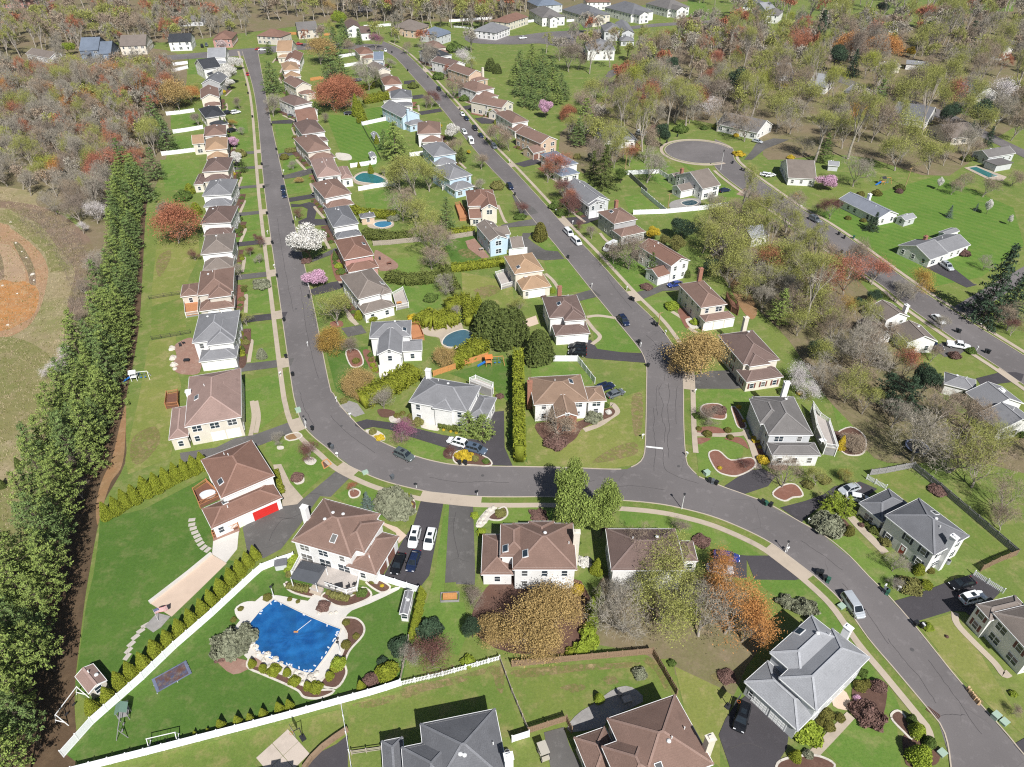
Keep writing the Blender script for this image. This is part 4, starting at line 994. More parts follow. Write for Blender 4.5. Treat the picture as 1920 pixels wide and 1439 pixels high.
# ---- right side
house((3, 1), 'blue-grey metal-roofed ranch house with white end wall', 'the blue-grey ranch', 'metal', 'white', 'gu 530 52 832 200 640 5 3.0 p.4', extra='V 0 .7 .4;C 0 .3 .9 w', group=HG)
house((3, 1), 'small light grey garden shed on the wide lawn', 'the lawn shed', 'pale', 'ltgrey', 'gu 1030 218 1117 192 998 176 2.4', cat='shed', name='shed')
house((3, 1), 'grey-roofed ranch house with angled wing and a car on its drive', 'the angled grey ranch', 'grey', 'white', 'gu 1215 505 1522 398 1140 380 3.0 p.4; gu 1000 392 1190 520 1065 335 3.0 p.4; gu 1330 320 1450 300 1310 290 2.9 p.3', extra='V 0 .7 .7;C 0 .4 .9 b', group=HG)
house((3, 1), 'brown-roofed bungalow among bare trees along the right-hand road', 'the roadside brown bungalow', 'taupe', 'white', 'gu 755 862 890 965 870 795 3.2; gu 690 965 795 1085 795 945 3.0', extra='C 0 .7 1.0 w', group=HG)
house((3, 1), 'white gable-ended bungalow beside the driveway truck', 'the truck-side bungalow', 'taupe', 'white', 'gu 930 1012 1050 1135 1110 965 3.6', group=HG)
house((3, 1), 'grey hip-roofed bungalow right of the bare trees', 'the grey hip bungalow', 'grey', 'white', 'hip 1320 1440 1560 1500 1380 1365 3.0', group=HG)
house((2, 1), 'low white house glimpsed between the bare trees', 'the tree-screened low white house', 'pale', 'white', 'gu 1800 352 1930 328 1820 248 3.2', group=HG)
house((2, 0), 'grey-roofed house beside the turning circle behind bare trees', 'the turning-circle grey house', 'grey', 'white', 'hip 690 1065 940 1052 690 960 3.4', group=HG)
house((2, 0), 'long white ranch house with grey roof above the turning circle', 'the turning-circle ranch', 'gb', 'white', 'gu 1530 930 1842 1000 1640 868 3.2', group=HG)
house((2, 0), 'split-level house with grey-brown roof and brick chimney below the turning circle', 'the split-level house', 'taupe', 'white', 'gu 1430 1420 1568 1388 1285 1300 4.4; gu 1212 1332 1320 1325 1212 1300 3.0; gu 1255 1430 1382 1420 1250 1386 2.9', extra='C 0 .2 .9 b', group=HG, seed=3)
house((2, 0), 'white two-storey house with columns beside the curving drive', 'the columned white house', 'grey', 'white', 'hip 565 378 776 378 572 318 5.8', group=HG)
house((2, 0), 'large grey-white house by the far turning circle', 'the far grey-white house', 'grey', 'ltgrey', 'hip 690 238 830 238 700 190 5.8; gv 820 250 922 250 820 170 5.8; hip 815 310 920 310 815 285 3.0', group=HG)
for t, l, ref, rf, wl, sp in (
    ((2, 0), 'grey-roofed white gabled house left of the far cul-de-sac', 'the far left gabled house', 'gb', 'white', 'hip 225 135 400 125 222 72 5.8; gv 285 145 345 140 280 90 5.8'),
    ((2, 0), 'cream gabled house with dark roof in the middle of the far row', 'the far cream gabled house', 'slate', 'cream', 'hip 560 128 740 108 540 55 5.8; gv 610 140 690 128 600 70 5.8'),
    ((2, 0), 'white twin-gabled house with slate roof in the far row', 'the far twin-gabled house', 'slate', 'white', 'hip 895 108 1065 88 878 35 5.8; gv 960 118 1030 108 950 50 5.8'),
    ((2, 0), 'white gabled house at the right end of the far row', 'the far right gabled house', 'gb', 'white', 'hip 1170 70 1335 52 1150 12 5.8; gv 1240 80 1310 70 1230 25 5.8'),
    ((2, 0), 'pale blue house at the top edge behind the far row', 'the top-edge blue house', 'blue', 'ltgrey', 'hip 190 48 382 36 190 5 5.4'),
    ((2, 0), 'white house with red roof at the top edge', 'the top-edge red roof', 'rust', 'white', 'hip 560 20 745 18 560 -12 5.4'),
    ((2, 0), 'dark roofed house with white gables at the top right', 'the top-right gabled house', 'slate', 'white', 'hip 1730 48 1855 58 1740 8 5.4'),
    ((2, 0), 'white house at the top right beside the lawn path', 'the top-right white house', 'gb', 'white', 'hip 1880 110 2000 120 1870 70 5.4'),
    ((1, 0), 'brown-roofed beige house at the head of the straight road', 'the road-head beige house', 'rust', 'beige', 'hip 0 270 182 282 0 232 5.0'),
    ((1, 0), 'taupe house with orange fence at the head of the road', 'the orange-fence house', 'gb', 'beige', 'gu 310 232 466 222 305 196 5.4'),
    ((1, 0), 'white half-timbered house with dark roof beyond the junction', 'the half-timbered house', 'dark', 'white', 'gv 680 218 790 212 672 168 5.6; gu 785 252 862 246 785 220 4.6'),
    ((1, 0), 'tan stone house with wide hip roof beyond the junction', 'the wide stone house', 'taupe', 'tan', 'hip 1010 205 1190 225 1010 158 4.6; hip 1100 225 1195 235 1100 180 4.6'),
    ((1, 0), 'blue-roofed house beyond the diagonal road', 'the far blue-roofed house', 'blue', 'ltgrey', 'hip 1225 248 1365 265 1210 205 5.2; gv 1290 275 1360 282 1280 225 5.2'),
    ((1, 0), 'brick house with steep brown roof in the far trees', 'the far steep-roofed house', 'rust', 'cream', 'hip 1765 160 1890 175 1785 95 5.2'),
    ((1, 0), 'grey-roofed house hidden behind the far bare trees', 'the far hidden grey house', 'grey', 'white', 'hip 1620 230 1800 250 1640 180 4.6'),
    ((0, 0), 'dark blue house with dormers beside the left wood', 'the blue dormer house', 'blue', 'steel', 'gu 590 384 737 378 585 326 4.6; gu 735 408 832 402 733 352 3.4; gv 600 420 655 416 598 385 3.6'),
    ((0, 0), 'brown-roofed cream house between wood and cross street', 'the cream cross-street house', 'taupe', 'cream', 'gu 893 350 1092 342 888 302 5.2'),
    ((0, 0), 'white house with black solar roof on the cross street', 'the solar-roofed house', 'black', 'white', 'gu 1258 318 1430 312 1255 282 5.4'),
    ((0, 0), 'pink-brown house at the end of the cross street', 'the pink cross-street house', 'rust', 'pink', 'hip 1590 300 1738 296 1585 252 5.0'),
    ((0, 0), 'white bungalow deep in the left wood', 'the left-wood bungalow', 'taupe', 'white', 'gu 190 405 370 440 215 360 3.4'),
    ((0, 0), 'white house behind the orange trees of the left wood', 'the left-wood white house', 'taupe', 'white', 'gu 548 520 755 512 550 475 4.0'),
    ((0, 0), 'red brick building at the top left corner', 'the top-left brick building', 'rust', 'pink', 'hip 0 14 222 16 0 -40 4.6'),
    ((0, 0), 'low dark-roofed house in the woods at the top', 'the top woods house', 'gb', 'ltgrey', 'gu 1320 165 1520 160 1320 140 3.2'),
    ((3, 0), 'grey-roofed house at the top right near the red maple', 'the red-maple house', 'gb', 'white', 'hip 140 245 342 252 150 195 3.6'),
    ((3, 0), 'white gable end among the far right trees', 'the far right gable end', 'gb', 'white', 'gu 760 172 882 160 790 112 4.2'),
    ((3, 0), 'grey-roofed white cottage among the far right trees', 'the far right cottage', 'gb', 'white', 'gu 890 225 1042 200 895 140 4.2'),
    ((3, 0), 'white flat-roofed house in the right-hand trees', 'the flat-roofed house', 'pale', 'white', 'flat 1035 482 1205 498 1040 452 3.0'),
    ((3, 0), 'dark-roofed cottage with three white dormers', 'the three-dormer cottage', 'blue', 'white', 'gu 1400 655 1560 715 1475 612 3.4'),
    ((3, 0), 'white house at the upper right behind trees', 'the upper right white house', 'pale', 'white', 'gu 1640 385 1755 405 1640 345 4.0'),
    ((3, 0), 'white house left of the right-hand far street', 'the far-street white house', 'pale', 'white', 'gu 300 640 440 660 320 575 3.6'),
    ((3, 0), 'grey cottage roof in the right-hand woods', 'the woods grey cottage', 'grey', 'ltgrey', 'gu 560 690 660 720 570 630 3.4'),
    ((3, 0), 'pale cottage roof left in the right-hand woods', 'the woods pale cottage', 'pale', 'white', 'gu 90 560 195 560 90 500 3.4'),
    ((3, 0), 'dark grey ranch house behind two tall bare trunks', 'the dark grey ranch', 'slate', 'white', 'gu 915 872 1195 920 950 792 3.0'),
    ((3, 0), 'cream gable-ended house below the far street', 'the cream gable-ended house', 'taupe', 'cream', 'gu 1380 1040 1580 1020 1350 940 3.2'),
    ((3, 0), 'grey house beside the rectangular swimming pool', 'the pool-side grey house', 'gb', 'ltgrey', 'gu 1655 1185 1860 1150 1740 1105 3.2; flat 1700 1240 1860 1230 1740 1190 2.6'),
    ((3, 0), 'grey-roofed ranch house behind the pink blossom tree', 'the pink-blossom ranch', 'taupe', 'white', 'gu 150 1335 365 1345 105 1215 3.0'),
    ((3, 0), 'white house at the top edge left of the yellow tree', 'the yellow-tree white house', 'pale', 'white', 'gu 0 100 85 92 0 48 3.8'),
    ((3, 0), 'small grey-white shed on the lawn above the pink blossom tree', 'the small lawn shed', 'pale', 'ltgrey', 'gu 450 1240 535 1248 452 1212 2.3'),
    ((3, 0), 'cream house behind the orange maples', 'the orange-maple cream house', 'taupe', 'cream', 'gu 885 520 1000 500 885 470 3.4')):
    house(t, l, ref, rf, wl, sp, group='houses at the far edge of the suburb')
# ---- sheds and outbuildings
house((0, 3), 'small reddish-brown roofed garden shed beside the yew row', 'the brown garden shed', 'rose', 'beige', 'gu 565 765 660 885 700 665 2.3 p.45', cat='shed', name='shed')
house((1, 3), 'narrow grey playhouse shed beside the yellow hedge', 'the grey playhouse', 'grey', 'white', 'gv 1075 285 1140 290 1100 120 2.4 p.5', cat='shed', name='shed')
house((1, 0), 'small white shed in the long lawn', 'the white lawn shed', 'pale', 'white', 'gv 860 1185 905 1180 848 1150 2.3 p.6', cat='shed', name='shed')
house((1, 0), 'grey playhouse with pitched roof near the white fence', 'the fence playhouse', 'pale', 'ltgrey', 'gv 885 1040 930 1035 880 1000 2.3 p.6', cat='shed', name='shed')
house((1, 1), 'dark slate poolside pavilion with timber posts', 'the poolside pavilion', 'slate', 'tan', 'hip 785 200 895 185 775 168 2.6', cat='pavilion', name='pavilion')
# ------------------------------------------------------------------ plants
BARK = M('bark', (.31, .275, .235), .95, .3, 6, co='obj'); BARKD = M('bark_dark', (.085, .065, .05), .95, .3, 6); BARKL = M('bark_pale', (.36, .32, .27), .95, .25, 6)
TWIG = {k: leafmat('twigs_' + k, c, s_, h) for k, (c, s_, h) in dict(
    grey=((.30, .27, .225), .3, (.34, .31, .22)), brown=((.28, .22, .165), .3, (.33, .26, .17)), olive=((.27, .275, .085), .4, (.34, .37, .08)), mauve=((.23, .185, .15), .3, (.27, .22, .17)),
    orange=((.44, .21, .07), .35, (.52, .26, .09)), rust=((.33, .135, .075), .35, (.40, .16, .10)), red=((.33, .13, .085), .35, (.40, .17, .11)), gold=((.34, .215, .055), .35, (.40, .28, .08)),
    lime=((.27, .29, .05), .3, (.34, .36, .07)), amber=((.36, .25, .10), .35, (.43, .32, .13)), plum=((.17, .07, .085), .35, (.24, .10, .12)), redbud=((.27, .11, .17), .35, (.33, .16, .22)), wine=((.16, .075, .065), .35, (.2, .1, .08)), blossom=((.56, .52, .51), .2, (.64, .60, .60))).items()}
LEAF = {k: leafmat('leaves_' + k, c, s_, h) for k, (c, s_, h) in dict(
    pine=((.125, .185, .062), .45, (.20, .24, .072)), pinelit=((.185, .245, .064), .45, (.27, .31, .08)), spruce=((.04, .068, .038), .4, (.06, .09, .05)), bluespruce=((.11, .15, .13), .35, (.16, .20, .18)),
    yew=((.175, .205, .022), .35, (.26, .27, .03)), hedge=((.165, .185, .02), .3, (.23, .24, .028)), dkhedge=((.10, .12, .03), .35, (.15, .17, .04)), thuja=((.085, .11, .03), .35, (.13, .15, .04)),
    box=((.13, .125, .03), .3, (.18, .16, .04)), green=((.085, .13, .03), .35, (.13, .18, .04)), juniper=((.20, .21, .14), .3, (.27, .27, .19)), gold=((.46, .34, .03), .3, (.6, .46, .05)),
    white=((.62, .60, .56), .22, (.70, .69, .64)), pink=((.55, .33, .45), .25, (.64, .44, .55)), palepink=((.50, .40, .39), .25, (.58, .49, .47)), heather=((.15, .09, .075), .3, (.2, .12, .1)), spring=((.21, .275, .065), .4, (.30, .35, .09)), olive=((.16, .155, .05), .3, (.21, .2, .06)),
    bright=((.21, .27, .03), .3, (.28, .34, .05))).items()}
LEAF_STRAW = leafmat('straw', (.40, .33, .21), .3, (.47, .40, .27))
RNG = np.random.default_rng(11)

def leaf_quads(Cn, size, rng, nrm=None, flat=.0, asp=.6):
    """one four-cornered leaf spray per centre"""
    n = len(Cn)
    a = rng.normal(size=(n, 3)); a /= np.linalg.norm(a, axis=1)[:, None]
    if nrm is not None: a = a * (1 - flat) + nrm * flat; a /= np.linalg.norm(a, axis=1)[:, None] + 1e-9
    t = np.cross(a, rng.normal(size=(n, 3))); t /= np.linalg.norm(t, axis=1)[:, None] + 1e-9
    b = np.cross(a, t); s_ = (size * rng.uniform(.6, 1.35, n))[:, None]
    V = np.stack([Cn - t * s_, Cn + b * s_ * asp, Cn + t * s_, Cn - b * s_ * asp], 1).reshape(-1, 3)
    return V, np.arange(4 * n).reshape(-1, 4)

def limbs(rng, h, r, levels, spread, first, up=.35):
    """branching skeleton: returns tapered segments (a, b, ra, rb, level) and the twig tips"""
    seg, tips = [], []
    def grow(p, d, ln, ra, lv):
        n = 2 if lv < levels else 1
        q = p
        for k in range(n):
            d2 = d + rng.normal(size=3) * .16; d2[2] += .05; d2 /= np.linalg.norm(d2)
            q2 = q + d2 * ln / n
            rb = ra * (.9 if k < n - 1 else .8)
            seg.append((q, q2, ra, rb, lv)); q, ra, d = q2, rb, d2
        if lv >= levels: tips.append((q, d)); return
        kids = rng.integers(3, 5) if lv else first
        ph = rng.uniform(0, 6.28)
        for c in range(kids):
            an = ph + 6.283 * c / kids + rng.normal() * .3; tilt = spread * rng.uniform(.55, 1.25)
            side = np.array([math.cos(an), math.sin(an), 0.0])
            if lv: 
                side = side - d * side.dot(d)
                side /= np.linalg.norm(side) + 1e-9
            nd = d * math.cos(tilt) + side * math.sin(tilt); nd[2] += up * (.3 if lv else .1); nd /= np.linalg.norm(nd)
            grow(q if c or lv == 0 else q, nd, ln * rng.uniform(.62, .88) if lv else (h - q[2]) * rng.uniform(.36, .52), ra * .74, lv + 1)
    grow(np.array([0, 0, 0.0]), np.array([0, 0, 1.0]), h * r, .03 * h, 0)
    return seg, tips

def seg_mesh(name, seg, mat, lv_max=9):
    mb = MB()
    for a, b, ra, rb, lv in seg:
        if lv <= lv_max: mb.tube(a, b, ra, rb, 6 if lv == 0 else (4 if lv == 1 else 3), cap=False)
    return mb.mesh(name, [mat])

def twig_tris(P, D, ln, w, rng, spread=.7):
    n = len(P); d = D + rng.normal(size=(n, 3)) * spread; d /= np.linalg.norm(d, axis=1)[:, None]
    s_ = np.cross(d, rng.normal(size=(n, 3))); s_ /= np.linalg.norm(s_, axis=1)[:, None] + 1e-9
    L = (ln * rng.uniform(.5, 1.3, n))[:, None]
    V = np.stack([P - s_ * w, P + s_ * w, P + d * L], 1).reshape(-1, 3)
    return V, np.arange(3 * n).reshape(-1, 3)

def make_open_tree(seed, h=2.2, trunk=.24, levels=4, spread=.62, first=5, twigs=8, buds=0, budsize=.05, tw=.011, tl=.26):
    """tree whose branches show: unit crown radius, twigs and bud clusters in the crown mesh"""
    rng = np.random.default_rng(seed)
    seg, tips = limbs(rng, h, trunk, levels, spread, first)
    P = np.array([t[0] for t in tips]); D = np.array([t[1] for t in tips])
    # normalise: crown radius 1
    rad = np.percentile(np.linalg.norm(P[:, :2], axis=1), 92); k = 1.0 / rad
    ctr = np.array([0, 0, 0.0])
    zs = h / max(P[:, 2].max(), .1)
    f = np.array([k, k, zs])
    P = P * f; D = D * f; D /= np.linalg.norm(D, axis=1)[:, None]
    seg = [(a * f, b * f, ra * .8, rb * .8, lv) for a, b, ra, rb, lv in seg]
    Pt = np.repeat(P, twigs, 0) + RNG.normal(size=(len(P) * twigs, 3)) * .035; Dt = np.repeat(D, twigs, 0)
    V, F = twig_tris(Pt, Dt, tl, tw, rng, .75); Vs, Fs = [V], [F]
    sub = np.array([b for a, b, ra, rb, lv in seg if lv >= 4])
    if len(sub):
        V, F = twig_tris(np.repeat(sub, 1, 0), rng.normal(size=(len(sub), 3)), tl * .8, tw, rng, .5); Fs.append(F + sum(len(x) for x in Vs)); Vs.append(V)
    if buds:
        Q = np.repeat(P, buds, 0) + rng.normal(size=(len(P) * buds, 3)) * .12 + np.repeat(D, buds, 0) * rng.uniform(0, .25, (len(P) * buds, 1))
        V, F = leaf_quads(Q, budsize, rng, np.tile([.2, -.35, .9], (len(Q), 1)), .42); Fs.append(F + sum(len(x) for x in Vs)); Vs.append(V)
    return seg_mesh('trunk', seg, BARK, 4 if levels > 3 else 2), npmesh('crown', np.concatenate(Vs), Fs, [TWIG['grey']])

def make_blob_tree(seed, h=1.9, base=.45, n=11000, size=.036, lumps=9, fill=.55, trunk=True, squash=1.0):
    """dense leafy or blossoming crown made of many sprays around lumps"""
    rng = np.random.default_rng(seed)
    cz = (h + base) / 2; rz = (h - base) / 2
    th = rng.uniform(0, 6.28, lumps); ph = np.arccos(rng.uniform(-.75, 1, lumps))
    Cc = np.stack([np.cos(th) * np.sin(ph) * .58, np.sin(th) * np.sin(ph) * .58, cz + np.cos(ph) * .58 * rz], 1)
    Cc = np.concatenate([Cc, [[0, 0, cz]]]); R = np.concatenate([rng.uniform(.34, .5, lumps), [.62]])
    w = R ** 2; w /= w.sum(); idx = rng.choice(len(R), n, p=w)
    d = rng.normal(size=(n, 3)); d /= np.linalg.norm(d, axis=1)[:, None]
    rr = (rng.uniform(fill, 1.05, n))[:, None]
    Q = Cc[idx] + d * rr * R[idx][:, None] * np.array([1, 1, max(.6, rz)])
    V, F = leaf_quads(Q, size, rng, d, .45)
    seg, _ = limbs(rng, h * .9, .3, 2, .6, 5)
    return seg_mesh('trunk', seg, BARKD, 2), npmesh('crown', V, [F], [LEAF['white']])

def make_pine(seed, h=4.2, n_lv=15, shape='pine', low=.10):
    """feathery evergreen: whorls of drooping boughs carrying tufts; unit radius at the base"""
    rng = np.random.default_rng(seed); mb = MB(); mb.tube((0, 0, 0), (0, 0, h * .95), .055 * h / 4, .01, 6)
    Q, N, Sz = [], [], []
    for i in range(n_lv):
        t = i / (n_lv - 1); z = h * (low + (.98 - low) * t)
        if shape == 'pine': R = (1.0 - t ** 1.7) * .95 + .12
        elif shape == 'spruce': R = (1 - t) * .98 + .05
        else: R = (1 - t ** 2.2) * .9 + .1
        nb = max(4, int(8 - 4 * t)); p0 = rng.uniform(0, 6.28)
        for k in range(nb):
            an = p0 + 6.283 * k / nb + rng.normal() * .2; rl = R * rng.uniform(.72, 1.12)
            droop = {'pine': .10, 'spruce': -.22, 'open': .25}[shape] * rng.uniform(.6, 1.4)
            tip = np.array([math.cos(an) * rl, math.sin(an) * rl, droop * rl + z]); st = np.array([0, 0, z])
            if rl > .3: mb.tube(st, tip * .85 + st * .15, .012, .004, 3, cap=False)
            ncl = max(2, int(rl * 4.2))
            for j in range(ncl):
                s_ = .3 + .72 * (j + rng.uniform(.2, .8)) / ncl
                c = st + (tip - st) * s_ + np.array([-math.sin(an), math.cos(an), 0]) * rng.normal() * .12 * rl + np.array([0, 0, rng.normal() * .03])
                out = np.array([math.cos(an), math.sin(an), .35 if shape != 'spruce' else -.2])
                for q in range(20):
                    Q.append(c + rng.normal(size=3) * np.array([.055, .055, .035]) + out * rng.normal() * .075); v = out * .45 + np.array([0, 0, .75]) + rng.normal(size=3) * .3
                    N.append(v / np.linalg.norm(v)); Sz.append(.06)
    Q, N, Sz = np.array(Q), np.array(N), np.array(Sz)
    V, F = leaf_quads(Q, Sz, rng, N, .55, .42)
    return mb.mesh('trunk', [BARKD]), npmesh('crown', V, [F], [LEAF['pine']])

def make_cone(seed, h=3.0, n=2600, size=.095, power=.8, core=True):
    """arborvitae or clipped cone: sprays over a solid core, unit radius"""
    rng = np.random.default_rng(seed)
    t = rng.uniform(0, 1, n) ** 1.35; an = rng.uniform(0, 6.28, n)
    R = np.clip((1 - t) ** power, .02, 1) * np.minimum(1, .72 + t * 3) * (1 + .12 * np.sin(an * 3 + seed) + rng.normal(0, .06, n))
    Q = np.stack([np.cos(an) * R * .95, np.sin(an) * R * .95, t * h + .05], 1)
    N = np.stack([np.cos(an), np.sin(an), np.full(n, .65)], 1); N /= np.linalg.norm(N, axis=1)[:, None]
    V, F = leaf_quads(Q, size, rng, N, .4, .5)
    mb = MB(); k = 10
    zs = np.linspace(0, .95, 6)
    for a, b in zip(zs, zs[1:]):
        f = lambda t: max(.02, (1 - t) ** power * min(1, .72 + t * 3) * .82)
        mb.tube((0, 0, a * h), (0, 0, b * h), f(a), f(b), k, cap=False)
    v2 = np.array(mb.v); f2 = np.array(mb.f)
    return npmesh('arborvitae', np.concatenate([V, v2]), [F, f2 + len(V)], [LEAF['yew']])

def make_shrub(seed, n=1300, size=.105, zr=.8, lump=.12, core=.84, sink=.35):
    rng = np.random.default_rng(seed)
    d = rng.normal(size=(n, 3)); d[:, 2] = np.where(d[:, 2] < -.3, -d[:, 2], d[:, 2]); d /= np.linalg.norm(d, axis=1)[:, None]
    lum = 1 + lump * (np.sin(d[:, 0] * 4 + seed) * np.cos(d[:, 1] * 5 + seed * 2) + .5 * np.sin(d[:, 2] * 7)) + rng.normal(0, .04, n)
    Q = d * lum[:, None] * np.array([.94, .94, zr]) + np.array([0, 0, zr * sink])
    V, F = leaf_quads(Q, size, rng, d, .5, .6)
    mb = MB(); mb.dome((0, 0, zr * sink), core, core, core * zr, 10, 5, low=.5)
    v2 = np.array(mb.v); f2 = np.array(mb.f)
    return npmesh('shrub', np.concatenate([V, v2]), [F, f2 + len(V)], [LEAF['box']])

PROTO = {
    'bare': [make_open_tree(s, 2.1, .2, 5, .6, 5, 3, tw=.005, tl=.18) for s in (1, 2, 3, 4)],
    'tall': [make_open_tree(s, 3.3, .42, 5, .5, 4, 3, tw=.006, tl=.2) for s in (5, 6, 7, 8)],
    'bud': [make_open_tree(s, 1.95, .18, 5, .6, 5, 2, 6, .021, tw=.0055, tl=.17) for s in (11, 12, 13)],
    'lush': [make_open_tree(s, 1.75, .16, 5, .62, 6, 1, 14, .027, tw=.007, tl=.16) for s in (15, 16, 17)],
    'blob': [make_blob_tree(s) for s in (21, 22, 23)],
    'weep': [make_blob_tree(s, 1.35, .12, 9000, .038, 9, .4) for s in (25, 26)],
    'pine': [make_pine(s, 3.3, 11, 'pine') for s in (31, 32, 33, 34)],
    'hpine': [make_pine(s, 4.4, 9, 'pine', .36) for s in (61, 62, 63)],
    'spruce': [make_pine(s, 2.9, 13, 'spruce') for s in (35, 36)],
    'conifer': [make_pine(s, 2.3, 9, 'open') for s in (37, 38)],
    'cone': [make_cone(s) for s in (41, 42, 43)],
    'dome': [make_cone(s, 1.9, 2600, .085, .42) for s in (44, 45)],
    'shrub': [make_shrub(s) for s in (51, 52, 53)],
    'fluff': [make_shrub(s, 1700, .13, .75, .2, .7) for s in (54, 55)],
    'drape': [make_shrub(s, 2200, .14, .5, .35, .6) for s in (57, 58)],
}
ZC = dict(bare=1.3, tall=2.3, bud=1.2, lush=1.1, blob=1.1, weep=.7, pine=1.4, hpine=2.8, spruce=1.1, conifer=1.05, cone=1.3, dome=.85, shrub=.3, fluff=.3, drape=.2)
TREES = []
_k = 0
def plant(p, r, kind, mat, label, cat='tree', group=None, name=None, sz=1.0, bark=None):
    """p: the place on the ground; r: crown radius in metres"""
    global _k
    _k += 1
    var = PROTO[kind]; pr = var[_k % len(var)]
    rz = (_k * 2.39996) % 6.283
    m = (TWIG if kind in ('bare', 'tall', 'bud', 'lush') else LEAF)[mat]
    if isinstance(pr, tuple):
        o = empty(name or 'tree', (p[0], p[1], 0), rz)
        o.scale = (r, r, r * sz)
        tr = add('trunk', pr[0], o); cr = add('crown', pr[1], o); setmat(cr, 0, m)
        if bark: setmat(tr, 0, bark)
    else:
        o = add(name or 'shrub', pr, None, (p[0], p[1], 0), rz, (r, r, r * sz)); setmat(o, 0, m)
    tag(o, label, cat, group, Vector((p[0], p[1], 0)))
    TREES.append((o, p, r))
    return o
def crown_at(t, x, y, rpx, kind, mat, label, **k):
    """placed by where its crown shows: x, y crown centre, rpx crown radius on the survey sheet"""
    a, b = T(t, x, y); z = 4.0
    for _ in range(4):
        p = at(a, b, z); r = (rpx / 4.0) / ppm(p); z = ZC[kind] * r * k.get('sz', 1.0)
    return plant(at(a, b, z), r, kind, mat, label, **k)
def hedge(pts, w, h, mat, label, group=None, name='hedge', dens=11, size=.26, cat='hedge'):
    """clipped hedge along a line of ground points"""
    P = resample([Vector(p) for p in pts], .5)
    if len(P) < 2: P = [Vector(pts[0]), Vector(pts[-1])]
    L = sum((b - a).length for a, b in zip(P, P[1:]))
    n = int(min(5200, L * (2 * h + w) * dens)); rng = np.random.default_rng(int(L * 100) % 9999)
    A = np.array([tuple(p) for p in P]); i = rng.integers(0, len(P) - 1, n); f = rng.uniform(0, 1, (n, 1))
    base = A[i] * (1 - f) + A[i + 1] * f; tan = A[i + 1] - A[i]; tan /= np.linalg.norm(tan, axis=1)[:, None]; nor = np.stack([-tan[:, 1], tan[:, 0], np.zeros(n)], 1)
    c = rng.uniform(0, 2 * h + w, n); side = np.where(c < h, -1, np.where(c > h + w, 1, (c - h) / w * 2 - 1)); z = np.where(c < h, c, np.where(c > h + w, 2 * h + w - c, h))
    ph = base[:, 0] * .9 + base[:, 1] * 1.3
    bulge = 1 + .14 * np.sin(ph * 1.7) + rng.normal(0, .06, n)
    Q = base + nor * (side * w / 2 * bulge)[:, None]; Q[:, 2] = z * (1 + .07 * np.sin(ph * 1.1) + rng.normal(0, .03, n))
    Nn = nor * np.where(np.abs(side) >= 1, side, 0)[:, None]; Nn[:, 2] = np.where(z >= h, 1, .35); Nn /= np.linalg.norm(Nn, axis=1)[:, None]
    o0 = A[0].copy(); Q = Q - o0
    V, F = leaf_quads(Q, size, rng, Nn, .45, .6)
    mb = MB()
    for a, b in zip(P, P[1:]): mb.bar((a.x - o0[0], a.y - o0[1], h * .44), (b.x - o0[0], b.y - o0[1], h * .44), w * .82, h * .88)
    v2 = np.array(mb.v); f2 = np.array(mb.f)
    o = add(name, npmesh(name, np.concatenate([V, v2]), [F, f2 + len(V)], [LEAF[mat]]), None, tuple(o0))
    tag(o, label, cat, group, (P[0] + P[-1]) / 2)
    return o
# ------------------------------------------------------------------ planting
DESC = {  # kind+colour -> words, object name, category
    'bare': ('bare', 'bare_tree', 'tree'), 'tall': ('tall bare', 'bare_tree', 'tree'), 'bud': ('budding', 'budding_tree', 'tree'), 'lush': ('round leafing', 'leafing_tree', 'tree'), 'blob': ('blossoming', 'blossom_tree', 'tree'),
    'weep': ('low spreading', 'spreading_tree', 'tree'), 'pine': ('feathery', 'pine_tree', 'tree'), 'spruce': ('pointed', 'spruce_tree', 'tree'), 'conifer': ('bushy', 'cedar_tree', 'tree'), 'cone': ('pointed', 'arborvitae', 'arborvitae'),
    'dome': ('rounded clipped', 'clipped_bush', 'bush'), 'shrub': ('round', 'shrub', 'shrub'), 'fluff': ('loose', 'shrub', 'shrub'), 'drape': ('sprawling', 'shrub', 'shrub')}
COLW = dict(grey='grey', brown='brown', olive='olive green', mauve='mauve-brown', orange='orange', rust='rust-orange', red='red', gold='yellow', lime='lime green', amber='amber brown', plum='purple', redbud='purple-pink', wine='dark red', blossom='white-flowering',
    pine='dark green pine', pinelit='mid green conifer', spruce='dark spruce', bluespruce='blue spruce', yew='yellow-green', hedge='yellow-green', dkhedge='dark green', thuja='deep green', box='olive', green='green', juniper='grey-green juniper', white='white',
    pink='pink', palepink='pale pink', heather='purple-brown', spring='fresh green', bright='bright green')
def relation(p):
    """where a thing stands, told by the nearest house"""
    best = min(HOUSES, key=lambda h: (h['org'] - Vector((p[0], p[1], 0))).length)
    d = Vector((p[0], p[1], 0)) - best['org']
    if abs(d.x) > abs(d.y): w = 'right of' if d.x > 0 else 'left of'
    else: w = 'behind' if d.y > 0 else 'in front of'
    return w + ' ' + best['ref']
